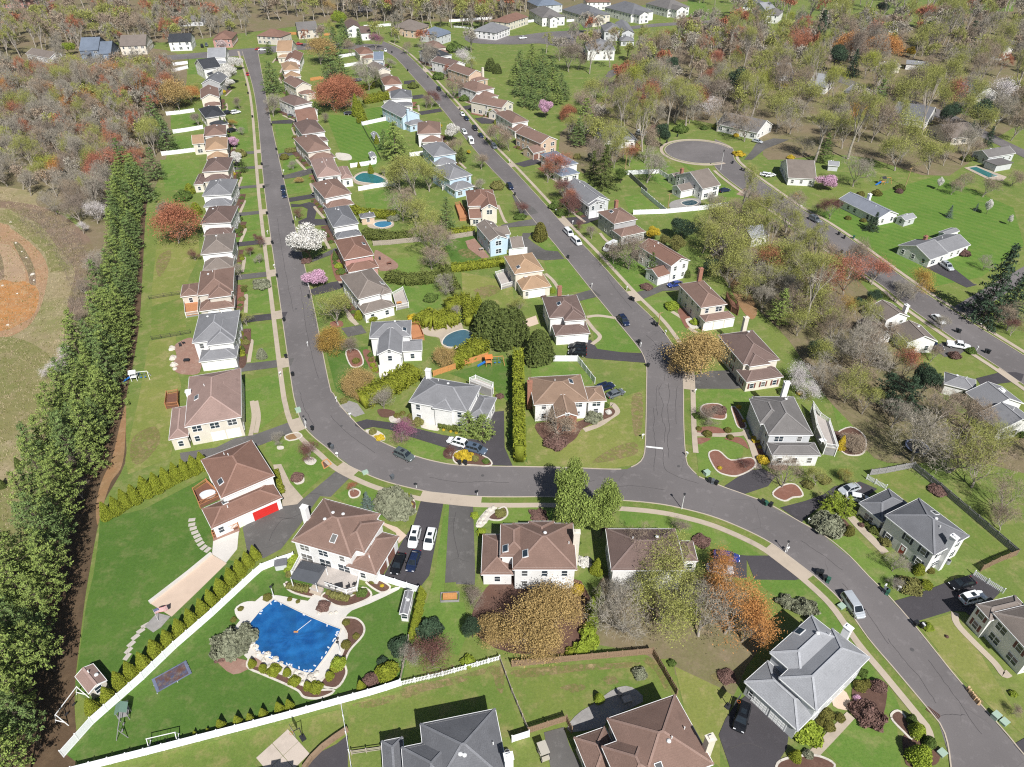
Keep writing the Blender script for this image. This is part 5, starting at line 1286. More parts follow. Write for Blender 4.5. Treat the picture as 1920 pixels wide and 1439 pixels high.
def P(t, s, group=None):
    for e in s.split(';'):
        w = e.split()
        if not w: continue
        kind, mat, x, y, r = w[0], w[1], float(w[2]), float(w[3]), float(w[4])
        sz = float(w[5]) if len(w) > 5 else 1.0
        d, nm, cat = DESC[kind]
        if kind == 'blob' and mat not in ('white', 'pink', 'palepink'): d, nm = 'dense leafy', 'leafy_tree'
        tw = {'tree': 'tree', 'arborvitae': 'arborvitae', 'bush': 'bush', 'shrub': 'shrub'}[cat]
        if mat in ('pine', 'pinelit', 'juniper'): cw = COLW[mat].split()[0] if cat == 'tree' and mat != 'pinelit' else COLW[mat]
        else: cw = COLW[mat]
        if mat == 'pine': cw = 'dark green'
        if mat == 'pinelit': cw = 'mid green'
        if mat == 'juniper': cw = 'grey-green'
        if mat in ('spruce',): cw = 'dark green'
        if mat in ('bluespruce',): cw = 'blue-green'
        if kind in ('pine', 'spruce', 'conifer'): tw = {'pine': 'pine tree', 'spruce': 'spruce tree', 'conifer': 'cedar tree'}[kind]
        o = crown_at(t, x, y, r, kind, mat, '', cat=cat, name=nm, sz=sz, group=group)
        rec = THINGS[-1]; rec[1] = f'{d} {cw} {tw} ' + relation(rec[3])
YEWS = 'yellow-green arborvitae along the long white fence'
P((0, 3), ';'.join('cone yew %d %d %d' % q for q in ((680, 980, 60), (800, 895, 60), (880, 780, 60), (965, 705, 60), (1060, 640, 62), (1155, 548, 64), (1250, 472, 60), (1340, 392, 62), (1422, 315, 60), (1508, 240, 60), (1572, 165, 56), (1648, 88, 60), (1724, 10, 58), (1790, -56, 56), (1850, -118, 52), (1905, -170, 48))), YEWS)
P((0, 3), 'cone yew 1460 1185 22;cone yew 1555 1162 18;cone yew 1650 1120 42;cone yew 1778 1092 42;cone yew 1872 1070 38;drape juniper 1740 520 120 1.4;drape juniper 1830 470 90 1.5;cone hedge 1885 655 36 .8;shrub box 1752 335 24;shrub box 1805 252 22;cone yew 1680 480 26;fluff heather 1660 610 50 .6')
P((1, 3), 'cone yew 50 1035 40;cone yew 168 990 42;cone yew 245 970 42;cone yew 785 828 42;fluff yew 975 735 70 1.4;fluff yew 1025 700 48 1.3;shrub heather 862 790 58;shrub box 85 168 34;shrub box 253 180 20;shrub box 315 198 17;shrub box 675 355 28;shrub box 750 458 27;shrub box 675 522 37;dome yew 50 695 34;fluff yew 135 715 48;dome yew 232 725 34;fluff yew 290 795 42;dome yew 385 825 36;fluff yew 450 845 48;dome yew 550 750 36;fluff bright 620 665 50 1.5;fluff yew 590 700 36;fluff heather 505 235 46;shrub olive 545 130 24;fluff green 795 132 38;shrub box 740 125 22;shrub box 875 48 24;shrub gold 945 80 15;fluff green 330 10 30 1.2;fluff green 360 -40 30 1.2;fluff olive 255 -10 32')
P((1, 3), 'cone yew 1240 130 42 1.1;cone yew 1228 185 40 1.1;cone yew 1215 250 44 1.1;cone yew 1200 310 42 1.1;cone yew 1185 370 42 1.1;cone yew 1168 430 38 1.1;fluff spruce 1300 410 90;fluff spruce 1080 540 75 1.2;fluff spruce 950 650 40 1.2;bud wine 1320 590 165 .7;bud grey 1130 600 85 .7;bud mauve 1605 165 95 .8;blob spruce 1620 400 85 1.2;fluff bright 1590 650 50', None)
P((2, 3), 'lush amber 120 350 210;lush amber 330 260 190;lush amber -120 420 130;lush amber 200 500 140 .8;fluff gold 495 110 45 1.4;cone bright 650 150 52 1.2;cone bright 600 235 56 1.2;cone bright 610 320 52 1.1;fluff bright 570 440 62 1.3;fluff bright 590 500 60 1.2;fluff bright 520 550 58;fluff yew 440 580 40;bare grey 870 240 240;bare grey 760 150 140;bud olive 1130 170 260;bud olive 950 90 150;bare grey 1450 260 260;bud orange 1650 260 250;bud orange 1760 380 170;bud orange 1540 80 140;dome bright 655 920 42;fluff heather 1610 760 60 .6;fluff green 1200 660 30;fluff juniper 960 740 50')
P((2, 2), 'bare brown 930 1230 180;bud olive 1210 1330 200;bud olive 1060 1380 150;bud orange 1620 1370 130;bud mauve 1270 1060 62;fluff rustle 0 0 0' .replace(';fluff rustle 0 0 0', ''))
P((2, 2), 'blob spring 450 740 135 2.2;blob spring 480 920 165 1.7;blob spring 710 890 125 2.3;blob spring 680 1010 110 1.6;drape white 545 1340 50;cone yew 640 1370 55;fluff heather 1420 1180 60 .6;fluff green 495 1195 22;drape heather 200 985 60 .5')
P((2, 2), 'bud brown 330 300 130 .8;fluff heather 330 440 80 .7;drape juniper 610 250 60 1.2;shrub white 725 215 24;shrub green 705 165 24;bud mauve 1480 230 90 .7;shrub heather 1560 200 50 .8;shrub box 1402 338 22;shrub box 1465 378 34;shrub box 1618 350 28;shrub box 1638 402 26;shrub gold 1700 175 20;shrub gold 1740 280 15;fluff gold 1832 420 34;fluff gold 1860 475 18;fluff gold 1885 572 44;shrub gold 1558 632 17;bud wine 1760 600 62 .6;fluff green 1400 240 40 .5')
P((1, 2), 'bud redbud 1080 345 105;bud grey 950 105 85;lush amber 730 30 90;drape juniper 1040 900 120 1.3;drape juniper 990 860 80 1.3;drape juniper 1090 970 80 1.2;spruce bluespruce 835 895 62;bud wine 388 500 80 .8;shrub heather 310 705 48;bud rust 725 778 42;cone yew 1150 850 26;shrub gold 1165 905 14;shrub box 1058 240 26;shrub box 1100 222 22;dome box 1157 248 28;fluff olive 1218 288 44;shrub gold 1408 346 12;shrub gold 1460 358 12;shrub gold 1502 370 12;conifer pinelit 1590 300 86;conifer pinelit 1700 330 95;shrub olive 875 362 30;drape gold 930 405 32;drape gold 1560 545 52 1.3;shrub olive 1642 562 30;bud wine 1455 505 45;shrub green 1725 582 28;fluff bright 1690 1115 36;bud grey 160 410 50;fluff bright 285 1320 44;fluff bright 255 1385 40;fluff olive 1720 40 32;shrub yew 1765 40 26;fluff heather 1830 95 28')
P((1, 2), 'shrub olive 660 130 30;fluff bright 1640 990 30;fluff olive 1835 970 40 .6')
P((0, 2), ';'.join('cone yew %d %d %d' % q for q in ((785, 955, 56), (860, 915, 58), (925, 865, 60), (1000, 830, 60), (1082, 775, 66), (1165, 745, 62), (1238, 705, 62), (1310, 668, 60), (1378, 640, 58), (1448, 610, 56), (1512, 582, 54))), 'yellow-green arborvitae row above the big left lawn')
P((0, 2), 'cone thuja 135 600 36 1.1;cone thuja 0 745 34 1.1;bud mauve 610 570 95;bud mauve 590 800 80;bare mauve 470 880 90;bare grey 280 900 130;fluff green 250 480 60;fluff green 290 490 40')
P((1, 1), 'blob white 385 365 160;weep pink 440 640 105;bud olive 590 850 150;lush gold 550 1085 112 .8;bud mauve 700 1140 66;lush amber 740 1400 110 .8;lush amber 1400 1225 85;shrub box 750 1270 30;shrub green 860 1225 24;shrub box 862 1262 22;shrub yew 875 1300 22;shrub yew 892 1335 26;fluff gold 1185 955 46;dome yew 770 925 36;shrub yew 865 950 44;shrub yew 975 905 30;bud grey 1510 900 50;dome thuja 1750 990 150 1.15;dome thuja 1870 1030 140 1.1;cone yew 1665 840 55;bare brown 1320 330 160;bare brown 1310 470 120 .8;bare brown 1090 60 130;bud olive 1190 130 120;bud olive 1260 230 130;pine pine 1430 180 75;bare grey 1420 680 80;drape juniper 40 700 56 1.3;bud wine 20 370 44;bud grey 20 500 36;dome juniper 42 1215 42;fluff green 1310 800 50;drape juniper 1030 200 45;fluff bright 620 560 30;fluff green 640 600 34;bud wine 315 160 40;drape heather 380 520 36;cone green 590 480 26')
P((2, 1), 'lush amber 1450 1200 185;lush amber 1330 1220 120;dome box 212 305 58 1.25;bud wine 70 120 60;blob gold 1065 305 60;bud mauve 890 430 140;bud mauve 770 440 90;bud wine 430 80 90;bud rust 420 40 70;conifer green 1048 560 46 1.9;fluff bright 1200 860 48;fluff bright 1375 980 36;dome thuja 1310 612 34;dome thuja 200 1170 120 1.15;dome thuja 20 1000 110 1.2;bud wine 510 245 36;bud mauve 600 300 50;fluff heather 1010 715 45 .6;fluff green 370 160 40;fluff green 330 110 50;bud mauve 470 110 40;drape green 60 190 40;bud olive 60 830 60;blob spruce 1290 260 100;blob olive 1230 390 80;blob olive 1150 360 50;bud olive 1520 200 150;bud olive 1700 270 170;bud olive 1590 400 170;bud olive 1450 330 120;bud olive 1660 560 150;bud olive 1810 470 150;bare grey 1880 640 120;bud olive 1780 690 110;blob spruce 1500 560 80;bare grey 1500 50 70;blob spruce 1850 700 70;drape heather 240 790 20;drape green 560 1080 24;dome bright 305 740 22')
P((3, 1), 'bud red 620 600 170;bud rust 520 680 130;bud red 820 570 120;bud olive 300 380 120;bud olive 120 470 150;bud olive 60 620 120;pine pinelit 100 880 90;bud olive 330 790 150;bud olive 250 960 120;bud gold 560 850 90;bud gold 1110 680 120;bare grey 1000 720 100;spruce spruce 1700 760 180 1.2;spruce spruce 1850 800 130;bare brown 1850 920 110;bud wine 1850 1010 70;bare grey 1640 520 56;spruce bluespruce 1365 158 32;spruce bluespruce 1565 122 20;blob white 1665 100 34 2.0;blob white 1820 205 20 2.2;bud wine 490 110 85;bare grey 170 150 130;bare brown 240 60 80;shrub box 600 200 24;shrub box 815 15 36;shrub box 695 22 30;shrub wine 985 0 28 '.replace('shrub wine', 'shrub heather') + ';spruce spruce 800 240 50;shrub box 715 218 22;shrub yew 1015 440 30;fluff heather 1470 465 40;bare grey 750 1170 190;bare grey 600 1130 140;bare brown 880 1050 120;bud blossom 250 1375 110 .8;blob spruce 380 1180 90;bud olive 500 980 110;bare grey 450 1330 130;bud grey 1330 980 60;fluff heather 1400 1230 40;fluff green 1520 1195 36;blob spruce 800 780 60;bare brown 1250 1200 70;fluff heather 700 480 30 .6;spruce spruce 760 250 40;bud mauve 370 120 36;fluff gold 215 35 28;blob spruce 690 830 55;bare brown 700 1330 120')
P((3, 2), 'bare brown 140 660 140 .9;lush brown 630 430 90 .7;cone gold 555 445 40 1.1;fluff juniper 450 1065 110;conifer bright 490 890 85;conifer bright 590 920 80;dome box 612 1100 42;fluff dkhedge 800 1095 46;fluff dkhedge 720 1000 40;fluff dkhedge 760 1050 36;shrub box 690 960 34;conifer spruce 1040 110 150;conifer spruce 900 40 110;bare grey 1180 350 240;bare brown 1320 150 180;bare olive 1480 420 260;bare brown 1620 600 190;bare olive 1740 420 150;bare brown 1820 830 150;bare brown 1800 1000 110;bare grey 980 200 130;bare brown 1560 200 150;bud blossom 275 40 95 .8;shrub gold 235 70 24;fluff green 110 60 36;dome yew 1135 1390 46;shrub box 1215 1400 32;fluff olive 890 1190 44;bare grey 970 1330 90;fluff green 1040 1290 36;bud olive 600 690 60;bud olive 380 690 80;fluff olive 870 1150 30;fluff heather 1270 800 60 .6;shrub green 1870 370 50;bud gold 590 680 50;fluff olive 420 720 46;fluff olive 300 760 40;shrub heather 700 1060 22;drape heather 500 380 40 .6')
P((3, 3), 'shrub box 690 835 50;shrub box 745 815 36;shrub heather 830 835 58;drape heather 745 1050 100;fluff rust 675 935 30'.replace(';fluff rust 675 935 30', '') + ';shrub box 435 1045 58;shrub box 540 1070 38;shrub box 458 1135 46;shrub box 398 1105 34;shrub box 375 1225 40;fluff bright 290 1180 105;dome yew 212 1350 50;shrub juniper 300 1345 38;dome green 1080 1075 40;dome bright 1125 1160 62;dome green 1212 1250 52;dome bright 1150 1350 95;fluff olive 1065 85 78;shrub yew 1190 75 44;drape juniper 140 200 60 1.2;drape juniper 280 250 75 1.2;bud grey 960 60 56;fluff bright 1840 890 28;bud brown 1850 1010 50;shrub green 1000 30 30;fluff bright 1200 390 36;shrub heather 1340 460 14;drape green 700 730 40;shrub pink 670 925 30')
P((1, 0), 'pine pine 115 600 84 .8;bare grey 110 770 80;bare brown 120 800 50;lush amber 470 370 98;pine pine 590 330 60;pine pine 560 530 85;pine pine 640 560 80;lush rust 570 700 115;lush rust 710 700 110;lush rust 640 650 100;cone yew 748 800 44 1.2;cone yew 785 850 44 1.2;cone thuja 910 590 36 1.2;pine pinelit 1040 1080 110 .75;pine pine 960 1060 56 .8;bare grey 830 530 110;bare grey 770 500 60;bud wine 1310 735 60;bud mauve 1270 760 46;blob white 1475 985 62 1.2;bud redbud 890 300 54;bare brown 700 340 58;spruce pine 770 290 38;bare brown 1470 620 92;bud red 1445 520 38;bud blossom 1560 430 66;bud olive 1180 1280 160;bud olive 1080 1330 110;bud olive 1290 1300 120;bud brown 1500 1090 66;conifer thuja 1540 1170 46;bud brown 1690 1200 62;bud grey 560 560 60;cone green 240 750 32 1.3;conifer green 450 820 40;bud mauve 510 880 36;conifer green 95 370 36;fluff green 330 1130 20;fluff olive 260 1130 42 .5;shrub box 212 1185 34;bud grey 272 1235 34;cone yew 905 1050 24;cone yew 860 1270 26;cone yew 770 1238 16;bud olive 960 1280 40;blob gold 1375 950 28;blob gold 1595 1140 18;bud brown 1830 1000 90;bud brown 1900 1050 70;bud grey 1010 470 36;fluff dkhedge 1180 650 36;shrub green 1560 745 36;dome yew 1765 850 32;dome yew 1800 920 22;bare brown 1130 350 44;bare grey 1260 370 90;bare grey 1300 420 60;fluff green 1490 370 60;dome thuja 1760 490 46;dome thuja 1810 520 36;bud olive 1610 480 40;blob palepink 1300 1010 30;lush amber 320 1350 34 .6;fluff green 1370 580 44;conifer green 1530 560 18 1.3;cone green 1405 490 16 1.5;bud grey 1690 1390 50;fluff olive 1810 1400 50;bud wine 600 120 36;blob bright 630 130 70;bud amber 530 40 60;pine pine 660 270 60')
P((0, 0), 'blob white 1765 462 56;blob white 1700 545 80;blob white 1720 620 46;blob white 1640 545 44;blob white 1765 1190 50 1.3;weep pink 1735 1060 62;blob palepink 1660 330 50;shrub gold 1668 692 24;shrub gold 1740 1310 26;pine pine 1150 880 72 1.1;pine pine 1240 1030 76;pine pine 1150 1250 74;pine pine 1060 1390 92;pine pine 1210 960 56;lush amber 1310 690 118;lush orange 1420 700 60;bud orange 660 760 100;bud orange 560 730 60;bud red 760 1240 110;bud red 900 1210 120;bud rust 1010 1180 90;bud red 700 1300 80;bud lime 370 1230 98;bud lime 190 1300 56;blob bright 510 350 52;bud lime 240 830 56;bud rust 300 720 60;bud rust 160 960 70;bud orange 440 1060 60;bud gold 930 980 70;bud orange 740 570 80;bud orange 1080 500 80;bud blossom 1190 1020 70;bud orange 20 230 70;bud orange 960 800 70;conifer green 1500 900 0'.replace(';conifer green 1500 900 0', '') + ';bud mauve 1480 890 50;cone green 1630 920 20 1.6;cone green 1660 930 20 1.6;cone green 1690 935 18 1.6;bud mauve 1790 770 40;bud gold 1745 920 30;fluff olive 1800 1160 46;bud grey 1810 980 30;conifer green 1820 1250 36 1.2;dome yew 1420 1420 40;bud olive 1470 660 40;bud mauve 1460 1180 0'.replace(';bud mauve 1460 1180 0', ''))
P((0, 1), 'lush rust 1290 220 150 1.1;lush brown 1230 130 70;bud blossom 480 1235 95 .8;bud blossom 395 1325 80 .8;bud blossom 700 150 80;bud blossom 610 270 44;bare grey 720 100 90;bare mauve 560 120 100;bare grey 380 60 90;dome yew 1470 130 46;bud olive 1840 950 66 .8;bud grey 1795 590 56;bud wine 1450 470 44;fluff green 1790 210 28;fluff green 1770 300 28;dome hedge 1810 1060 18;dome hedge 1808 1122 20;fluff olive 1780 890 22;bud wine 1870 440 40;bud grey 700 520 90;bare mauve 620 700 70;bud brown 580 930 60;fluff green 1370 40 60;bud wine 1905 340 26')
P((2, 0), 'pine pine 60 480 62 .8;pine pinelit 150 430 60 .8;pine pine 230 470 64 .8;pine pine 310 520 60 .8;pine pinelit 30 570 62 .8;pine pine 120 560 66 .8;pine pine 210 580 66 .8;pine pinelit 300 610 62 .8;pine pine 370 640 58 .8;pine pine 60 650 60 .8;pine pine 150 670 64 .8;pine pine 250 690 60 .8;pine pinelit 340 720 56 .8;pine pine 170 760 54 .8;pine pine 400 700 50 .8;pine pine 90 740 52 .8;blob pink 255 800 58 1.3;pine pinelit 550 900 90 .9;pine pine 500 1010 70 .9;spruce thuja 700 1290 110;spruce thuja 610 1260 70;blob green 820 1310 60;bud red 330 1240 100;bud rust 270 1290 70;bud red 400 1200 60;bud wine 400 1420 90;bud olive 620 690 100;bud brown 540 760 90;bare mauve 800 740 120;bare mauve 720 640 100;tall grey 965 640 66 1.3;bud blossom 1130 640 76 1.2;tall olive 1250 690 100;tall olive 1330 760 90;bud white 0 0 0'.replace(';bud white 0 0 0', '') + ';bud blossom 1490 800 84;bud wine 1050 990 60;bud mauve 430 400 110;bud mauve 500 450 60;spruce olive 860 570 60;spruce olive 790 600 36;spruce thuja 795 370 30;bare grey 1030 1210 130;bare brown 1770 920 110;bare olive 800 1000 110;bare olive 720 960 90;drape gold 1700 1160 36 1.2;fluff green 1265 975 50;shrub gold 1680 1020 22;shrub gold 1610 970 14;fluff yew 1530 955 28;bud olive 740 860 60;bud olive 870 830 70;lush rust 420 830 60;bud red 1160 280 60;bud orange 1320 300 60;bud red 1640 260 90;bud red 1520 440 70;bud red 1480 560 60;bud rust 1080 350 50;blob spruce 590 1170 40;blob palepink 1060 800 40;fluff olive 490 1180 30;shrub green 1440 965 26;bud olive 1860 700 90;bud olive 1700 640 90;bud olive 1600 560 80;tall olive 1780 800 60')
P((3, 0), 'lush orange 640 330 105;lush orange 870 360 110;lush orange 800 320 60;bud red 250 220 60;bud red 1220 110 80;bud lime 560 40 70;spruce spruce 390 260 90;spruce spruce 310 330 60;spruce spruce 640 500 66;spruce spruce 1510 310 76;blob spruce 860 50 60;spruce spruce 1430 200 60;weep pink 440 1360 90;bud blossom 1720 720 130;bud blossom 1640 760 80;blob palepink 690 390 46;blob palepink 420 420 66;bud gold 700 870 110;blob gold 125 650 36;fluff gold 170 1185 26;blob gold 1075 385 40;bud olive 1000 1130 130;bud olive 1250 1170 120;bare grey 680 1250 120;bud olive 1090 690 140;bare olive 950 640 110;bud olive 300 700 130;bud olive 90 750 110;bud olive 300 500 110;bare grey 200 850 120;tall olive 420 950 120;bare grey 280 1080 70;pine green 430 1130 66;pine pine 830 760 80;bud olive 1350 550 110;bud olive 1200 270 120;bare mauve 1290 260 100;bud olive 1430 430 100;bud olive 1750 380 90;bud olive 1600 250 70;bud olive 1350 1150 80;fluff dkhedge 1490 1195 36;fluff dkhedge 1575 1195 36;bud red 880 590 60;bud brown 1560 1090 70;spruce spruce 1660 1040 50;spruce spruce 1530 960 30;blob white 1290 1370 28 1.9;bare brown 1400 1390 60;bare brown 1480 1350 70;bare brown 1650 1380 80;bud brown 1850 1330 60;bud lime 160 130 46;blob green 260 130 56;bud olive 500 100 90;bud olive 650 180 80;bud green 0 0 0'.replace(';bud green 0 0 0', '') + ';bud lime 1080 110 46;bare grey 1700 160 90;bud olive 1380 90 90;bare olive 100 400 110;bud brown 1400 700 80;fluff dkhedge 990 1415 36;bud olive 1880 640 80;bare grey 1870 200 80')
# ---- the tall pine row that screens the left edge
PG = 'feathery pines in the tall row at the left edge'
rp = random.Random(4)
front = smooth(px('272 330 268 380 264 440 262 500 258 550 252 600 244 650 236 700 226 750 214 800 204 850 194 900'), 4)
i = 0
def pinerow(line, step, off, rr, mats, kind='pine'):
    global i
    for p in resample(line, step):
        q = Vector((p.x + off + rp.uniform(-.8, .8), p.y + rp.uniform(-1, 1), 0)); i += 1
        rel = 'beside ' + min((h for h in HOUSES if h['ref'].endswith('of the left row') or 'rosy' in h['ref'] or 'red-garage' in h['ref']), key=lambda h: abs(h['org'].y - q.y))['ref']
        plant(q, rr * rp.uniform(.8, 1.2), kind, rp.choice(mats), '', group=PG, name='pine_tree', sz=rp.uniform(.95, 1.3))
        THINGS[-1][1] = 'tall pine of the %s line %s' % ('right-hand' if off > -4 else 'left-hand', rel)
pinerow(front, 4.0, -2.2, 3.0, ['pine', 'pinelit', 'pinelit'])
pinerow(front, 4.4, -6.2, 3.2, ['pinelit', 'pinelit', 'pine'])
low = smooth(px('178 950 172 985 160 1060 150 1120 142 1180 132 1250 124 1320 114 1400 104 1480'), 4)
pinerow(low, 4.2, -3.4, 3.0, ['pinelit', 'pine', 'pinelit'], 'hpine'); pinerow(low, 4.6, -7.4, 3.2, ['pinelit', 'pine', 'pinelit'], 'hpine'); pinerow(front[26:], 5.5, -10.5, 3.2, ['pinelit', 'pine']); pinerow(low[10:], 5.0, -11.0, 3.3, ['pinelit', 'pine'])

# ---- hedges
HD = []
def H(t, s, w, h, mat, label, dens=11, size=.26):
    hedge(tpts(t, s), w, h, mat, label, dens=dens, size=size)
H((1, 2), '790 160 900 110 1010 50 1100 0 1190 -60', 5.0, 3.4, 'hedge', 'big rounded yellow-green hedge left of the white arched-entry house')
H((1, 1), '1240 960 1320 1000 1430 990 1500 960', 5.5, 3.0, 'hedge', 'thick clipped yellow-green hedge above the kidney-shaped pool')
H((1, 1), '1440 900 1540 850 1610 850', 3.5, 3.2, 'hedge', 'yellow-green hedge end beside the big dark cedars')
H((1, 1), '1600 860 1590 920 1600 1010', 2.4, 3.0, 'hedge', 'short yellow-green hedge beside the kidney-shaped pool')
H((1, 1), '1470 1310 1560 1260 1640 1210 1700 1165', 4.8, 3.2, 'hedge', 'thick clipped yellow-green hedge below the kidney-shaped pool')
H((2, 2), '55 590 52 400 50 230 48 80 46 -40 45 -150', 2.2, 5.0, 'yew', 'tall narrow yellow-green hedge between the drive and the corner lawn', 13)
H((1, 1), '1465 600 1600 585 1740 565 1860 550', 1.5, 2.6, 'hedge', 'long yellow-green screening hedge behind the tan-roofed house')
H((1, 1), '990 660 1120 690 1260 680 1400 660', 3.4, 2.8, 'dkhedge', 'dark green hedge between two back lawns in the middle')
H((1, 1), '1400 590 1440 650 1480 730 1520 800', 2.4, 2.8, 'dkhedge', 'dark green hedge running down beside the dry back lawn')
H((1, 1), '810 340 920 360 1050 370 1190 360', 3.2, 3.0, 'dkhedge', 'olive hedge along the wooden fence below the blue pool')
H((1, 1), '720 150 800 185 900 190 1060 200', 2.6, 2.6, 'hedge', 'hedge behind the poolside pavilion')
H((1, 1), '1465 340 1560 330 1640 310', 2.0, 2.8, 'hedge', 'short row hedge below the red deck')
H((1, 0), '810 780 880 770 1000 745', 3.0, 4.0, 'hedge', 'tall hedge behind the red-orange tree')
H((1, 0), '680 660 760 680 860 670 900 640', 2.4, 2.6, 'hedge', 'hedge below the trampoline in the middle gardens')
H((1, 2), '150 660 175 740 205 830', 1.0, .9, 'hedge', 'low clipped hedge along the red-garage house', 20, .16)
H((1, 2), '1375 318 1440 335 1515 352', 1.6, 1.2, 'dkhedge', 'low clipped hedge under the arched-entry front windows', 18, .18)
H((1, 3), '235 85 320 105 410 115', 1.3, .7, 'olive', 'low hedge along the left side of the white deck', 20, .16)
H((1, 3), '560 150 640 170 700 185', 1.2, .7, 'olive', 'low hedge in front of the white deck', 20, .16)
H((0, 1), '1805 1170 1825 1240', 1.3, .7, 'hedge', 'low yellow hedge beside the second house of the left row', 20, .16)

# ---- beds and shrubs along the street fronts of the row houses
rb_ = random.Random(12)
for h in HOUSES:
    k = h['ref']
    if 'house of the' not in k: continue
    sgn = 1 if ('left row' in k or 'third row' in k) else -1
    if ppm(h['org']) < 2.6: continue
    q = h['blocks'][0]; xf = q.w[1] if sgn > 0 else q.w[0]
    n_ = 3 if ppm(h['org']) > 4 else 2
    W_ = lambda x, y: h['org'] + h['u'] * x + h['v'] * y
    y0, y1 = q.y0 + .3, q.y1 - .5; dp = rb_.uniform(1.6, 2.6)
    pts = [W_(xf + sgn * .1, y0), W_(xf + sgn * dp, y0 + .4), W_(xf + sgn * dp * rb_.uniform(.7, 1.3), (y0 + y1) / 2), W_(xf + sgn * dp, y1 - .4), W_(xf + sgn * .1, y1)]
    sheet('garden_bed', pts, .098, rb_.choice([MULCH, RMULCH, MULCH]))
    wp = [W_(xf + sgn * (dp + .5), y0 - 3.5), W_(xf + sgn * (dp + .6), (y0 + y1) / 2 - 1), W_(xf + sgn * (dp + .2), (y0 + y1) / 2 + .5)]
    if ppm(h['org']) > 3: P_ = smooth(wp, 3); structure(add('garden_path', strip_mesh('garden_path', offset(P_, .5), offset(P_, -.5), .0865, CONC, .05)))
    for j in range(n_ + rb_.randrange(2)):
        kd, mt = rb_.choice([('shrub', 'box'), ('shrub', 'green'), ('fluff', 'green'), ('shrub', 'yew'), ('fluff', 'olive'), ('dome', 'dkhedge'), ('fluff', 'heather'), ('cone', 'thuja')])
        p_ = W_(xf + sgn * rb_.uniform(.8, dp), y0 + (y1 - y0) * (j + rb_.uniform(.2, .8)) / (n_ + 1))
        d_, nm_, c_ = DESC[kd]
        plant(p_, rb_.uniform(.5, 1.0), kd, mt, f'small {COLW[mt]} {c_} fronting {k}', cat=c_, name=nm_)
# ---- woods: every tree that can be told apart; the far mass is one object
rw = random.Random(9)
KEEP = [(h['org'], 9.0) for h in HOUSES]
ROADS = [A_L, B_L, C_T, C_B]
def clear(p, gap):
    for c, r in KEEP:
        if abs(p.x - c.x) < r and -19 < p.y - c.y < r: return False
    for o, q, r in TREES:
        if abs(q[0] - p.x) < gap and abs(q[1] - p.y) < gap and (Vector((q[0], q[1], 0)) - p).length < gap: return False
    for L in ROADS:
        for q in L[::3]:
            if (q - p).length < 9: return False
    return True
def pick(mix):
    t = rw.random() * sum(w for _, w in mix)
    for k, w in mix:
        t -= w
        if t <= 0: return k
    return mix[-1][0]
PENDING = []
def scatter(poly, n, gap, mix, where, rr=(3.2, 5.2), tries=14):
    xs = [p.x for p in poly]; ys = [p.y for p in poly]; done = 0
    for _ in range(n * tries):
        if done >= n: break
        p = Vector((rw.uniform(min(xs), max(xs)), rw.uniform(min(ys), max(ys)), 0))
        if not inside(p, poly) or not clear(p, gap): continue
        kind, mat = pick(mix); r = rw.uniform(*rr)
        d, nm, cat = DESC[kind]
        cw = COLW[mat]
        TREES.append((None, p, r)); PENDING.append((r * ppm(p), p, r, kind, mat, where, rw.uniform(1.1, 1.6), rw.random()))
        done += 1
MIXL = [(('bare', 'grey'), 5), (('bare', 'brown'), 3.5), (('bare', 'olive'), 2.5), (('bare', 'mauve'), 1), (('tall', 'grey'), 2), (('bud', 'olive'), 3), (('bud', 'mauve'), 2.5), (('bud', 'rust'), 2.2), (('bud', 'orange'), 1.0), (('bud', 'brown'), 1.6), (('bud', 'lime'), .4)]
MIXR = [(('bare', 'grey'), 3), (('bare', 'olive'), 3), (('bud', 'olive'), 4.5), (('bare', 'brown'), 1.5), (('bud', 'rust'), .8), (('bud', 'lime'), .8), (('bud', 'brown'), 1.6), (('tall', 'olive'), 2.5), (('bud', 'red'), .6), (('bare', 'brown'), 2), (('bud', 'mauve'), 1), (('blob', 'spruce'), .5)]
LW1 = px('-60 365 0 350 60 372 140 405 180 430 230 420 270 340 300 290 290 230 250 215 180 230 0 250 -80 260')
LW2 = px('-120 262 0 250 180 230 260 212 300 235 315 200 340 178 345 164 320 156 240 154 150 158 -60 162 -140 174')
scatter(LW1, 120, 3.7, MIXL, 'in the near part of the left wood', (3.4, 4.8))
scatter(LW2, 250, 4.3, MIXL, 'in the middle of the left wood', (3.8, 5.6))
scatter(px('-200 116 -60 112 150 106 300 100 450 76 480 58 440 48 200 50 -100 60 -240 70'), 150, 5.6, [(('tall', 'grey'), 5), (('tall', 'brown'), 3), (('bare', 'grey'), 2), (('bud', 'olive'), 1.5), (('bud', 'rust'), .8)], 'in the wood behind the cross street', (4, 6))
RW1 = px('1140 190 1200 120 1290 70 1400 58 1440 66 1440 180 1400 240 1340 262 1300 250 1230 240 1180 250')
scatter(RW1, 120, 4.8, MIXR, 'in the wood left of the orange maples', (4.2, 6.2))
RW2 = px('1440 90 1560 60 1720 50 1920 60 1980 120 1960 230 1880 300 1800 330 1640 330 1580 300 1500 290 1440 270')
scatter(RW2, 175, 5.4, MIXR, 'among the upper right gardens', (4.4, 6.8))
RW3 = px('1330 420 1400 400 1470 440 1560 500 1640 560 1690 620 1700 700 1740 760 1640 800 1560 740 1500 640 1440 600 1380 540')
scatter(RW3, 44, 4.6, MIXR, 'in the strip of wood right of the fourth row', (3.2, 4.6))
RW4 = px('1560 800 1700 740 1800 700 1940 760 1990 900 1880 880 1760 860 1660 850')
scatter(RW4, 12, 7.0, [(('bare', 'brown'), 2), (('bare', 'grey'), 2), (('bare', 'olive'), 1)], 'beside the right-edge grey ranch', (3.4, 4.8))
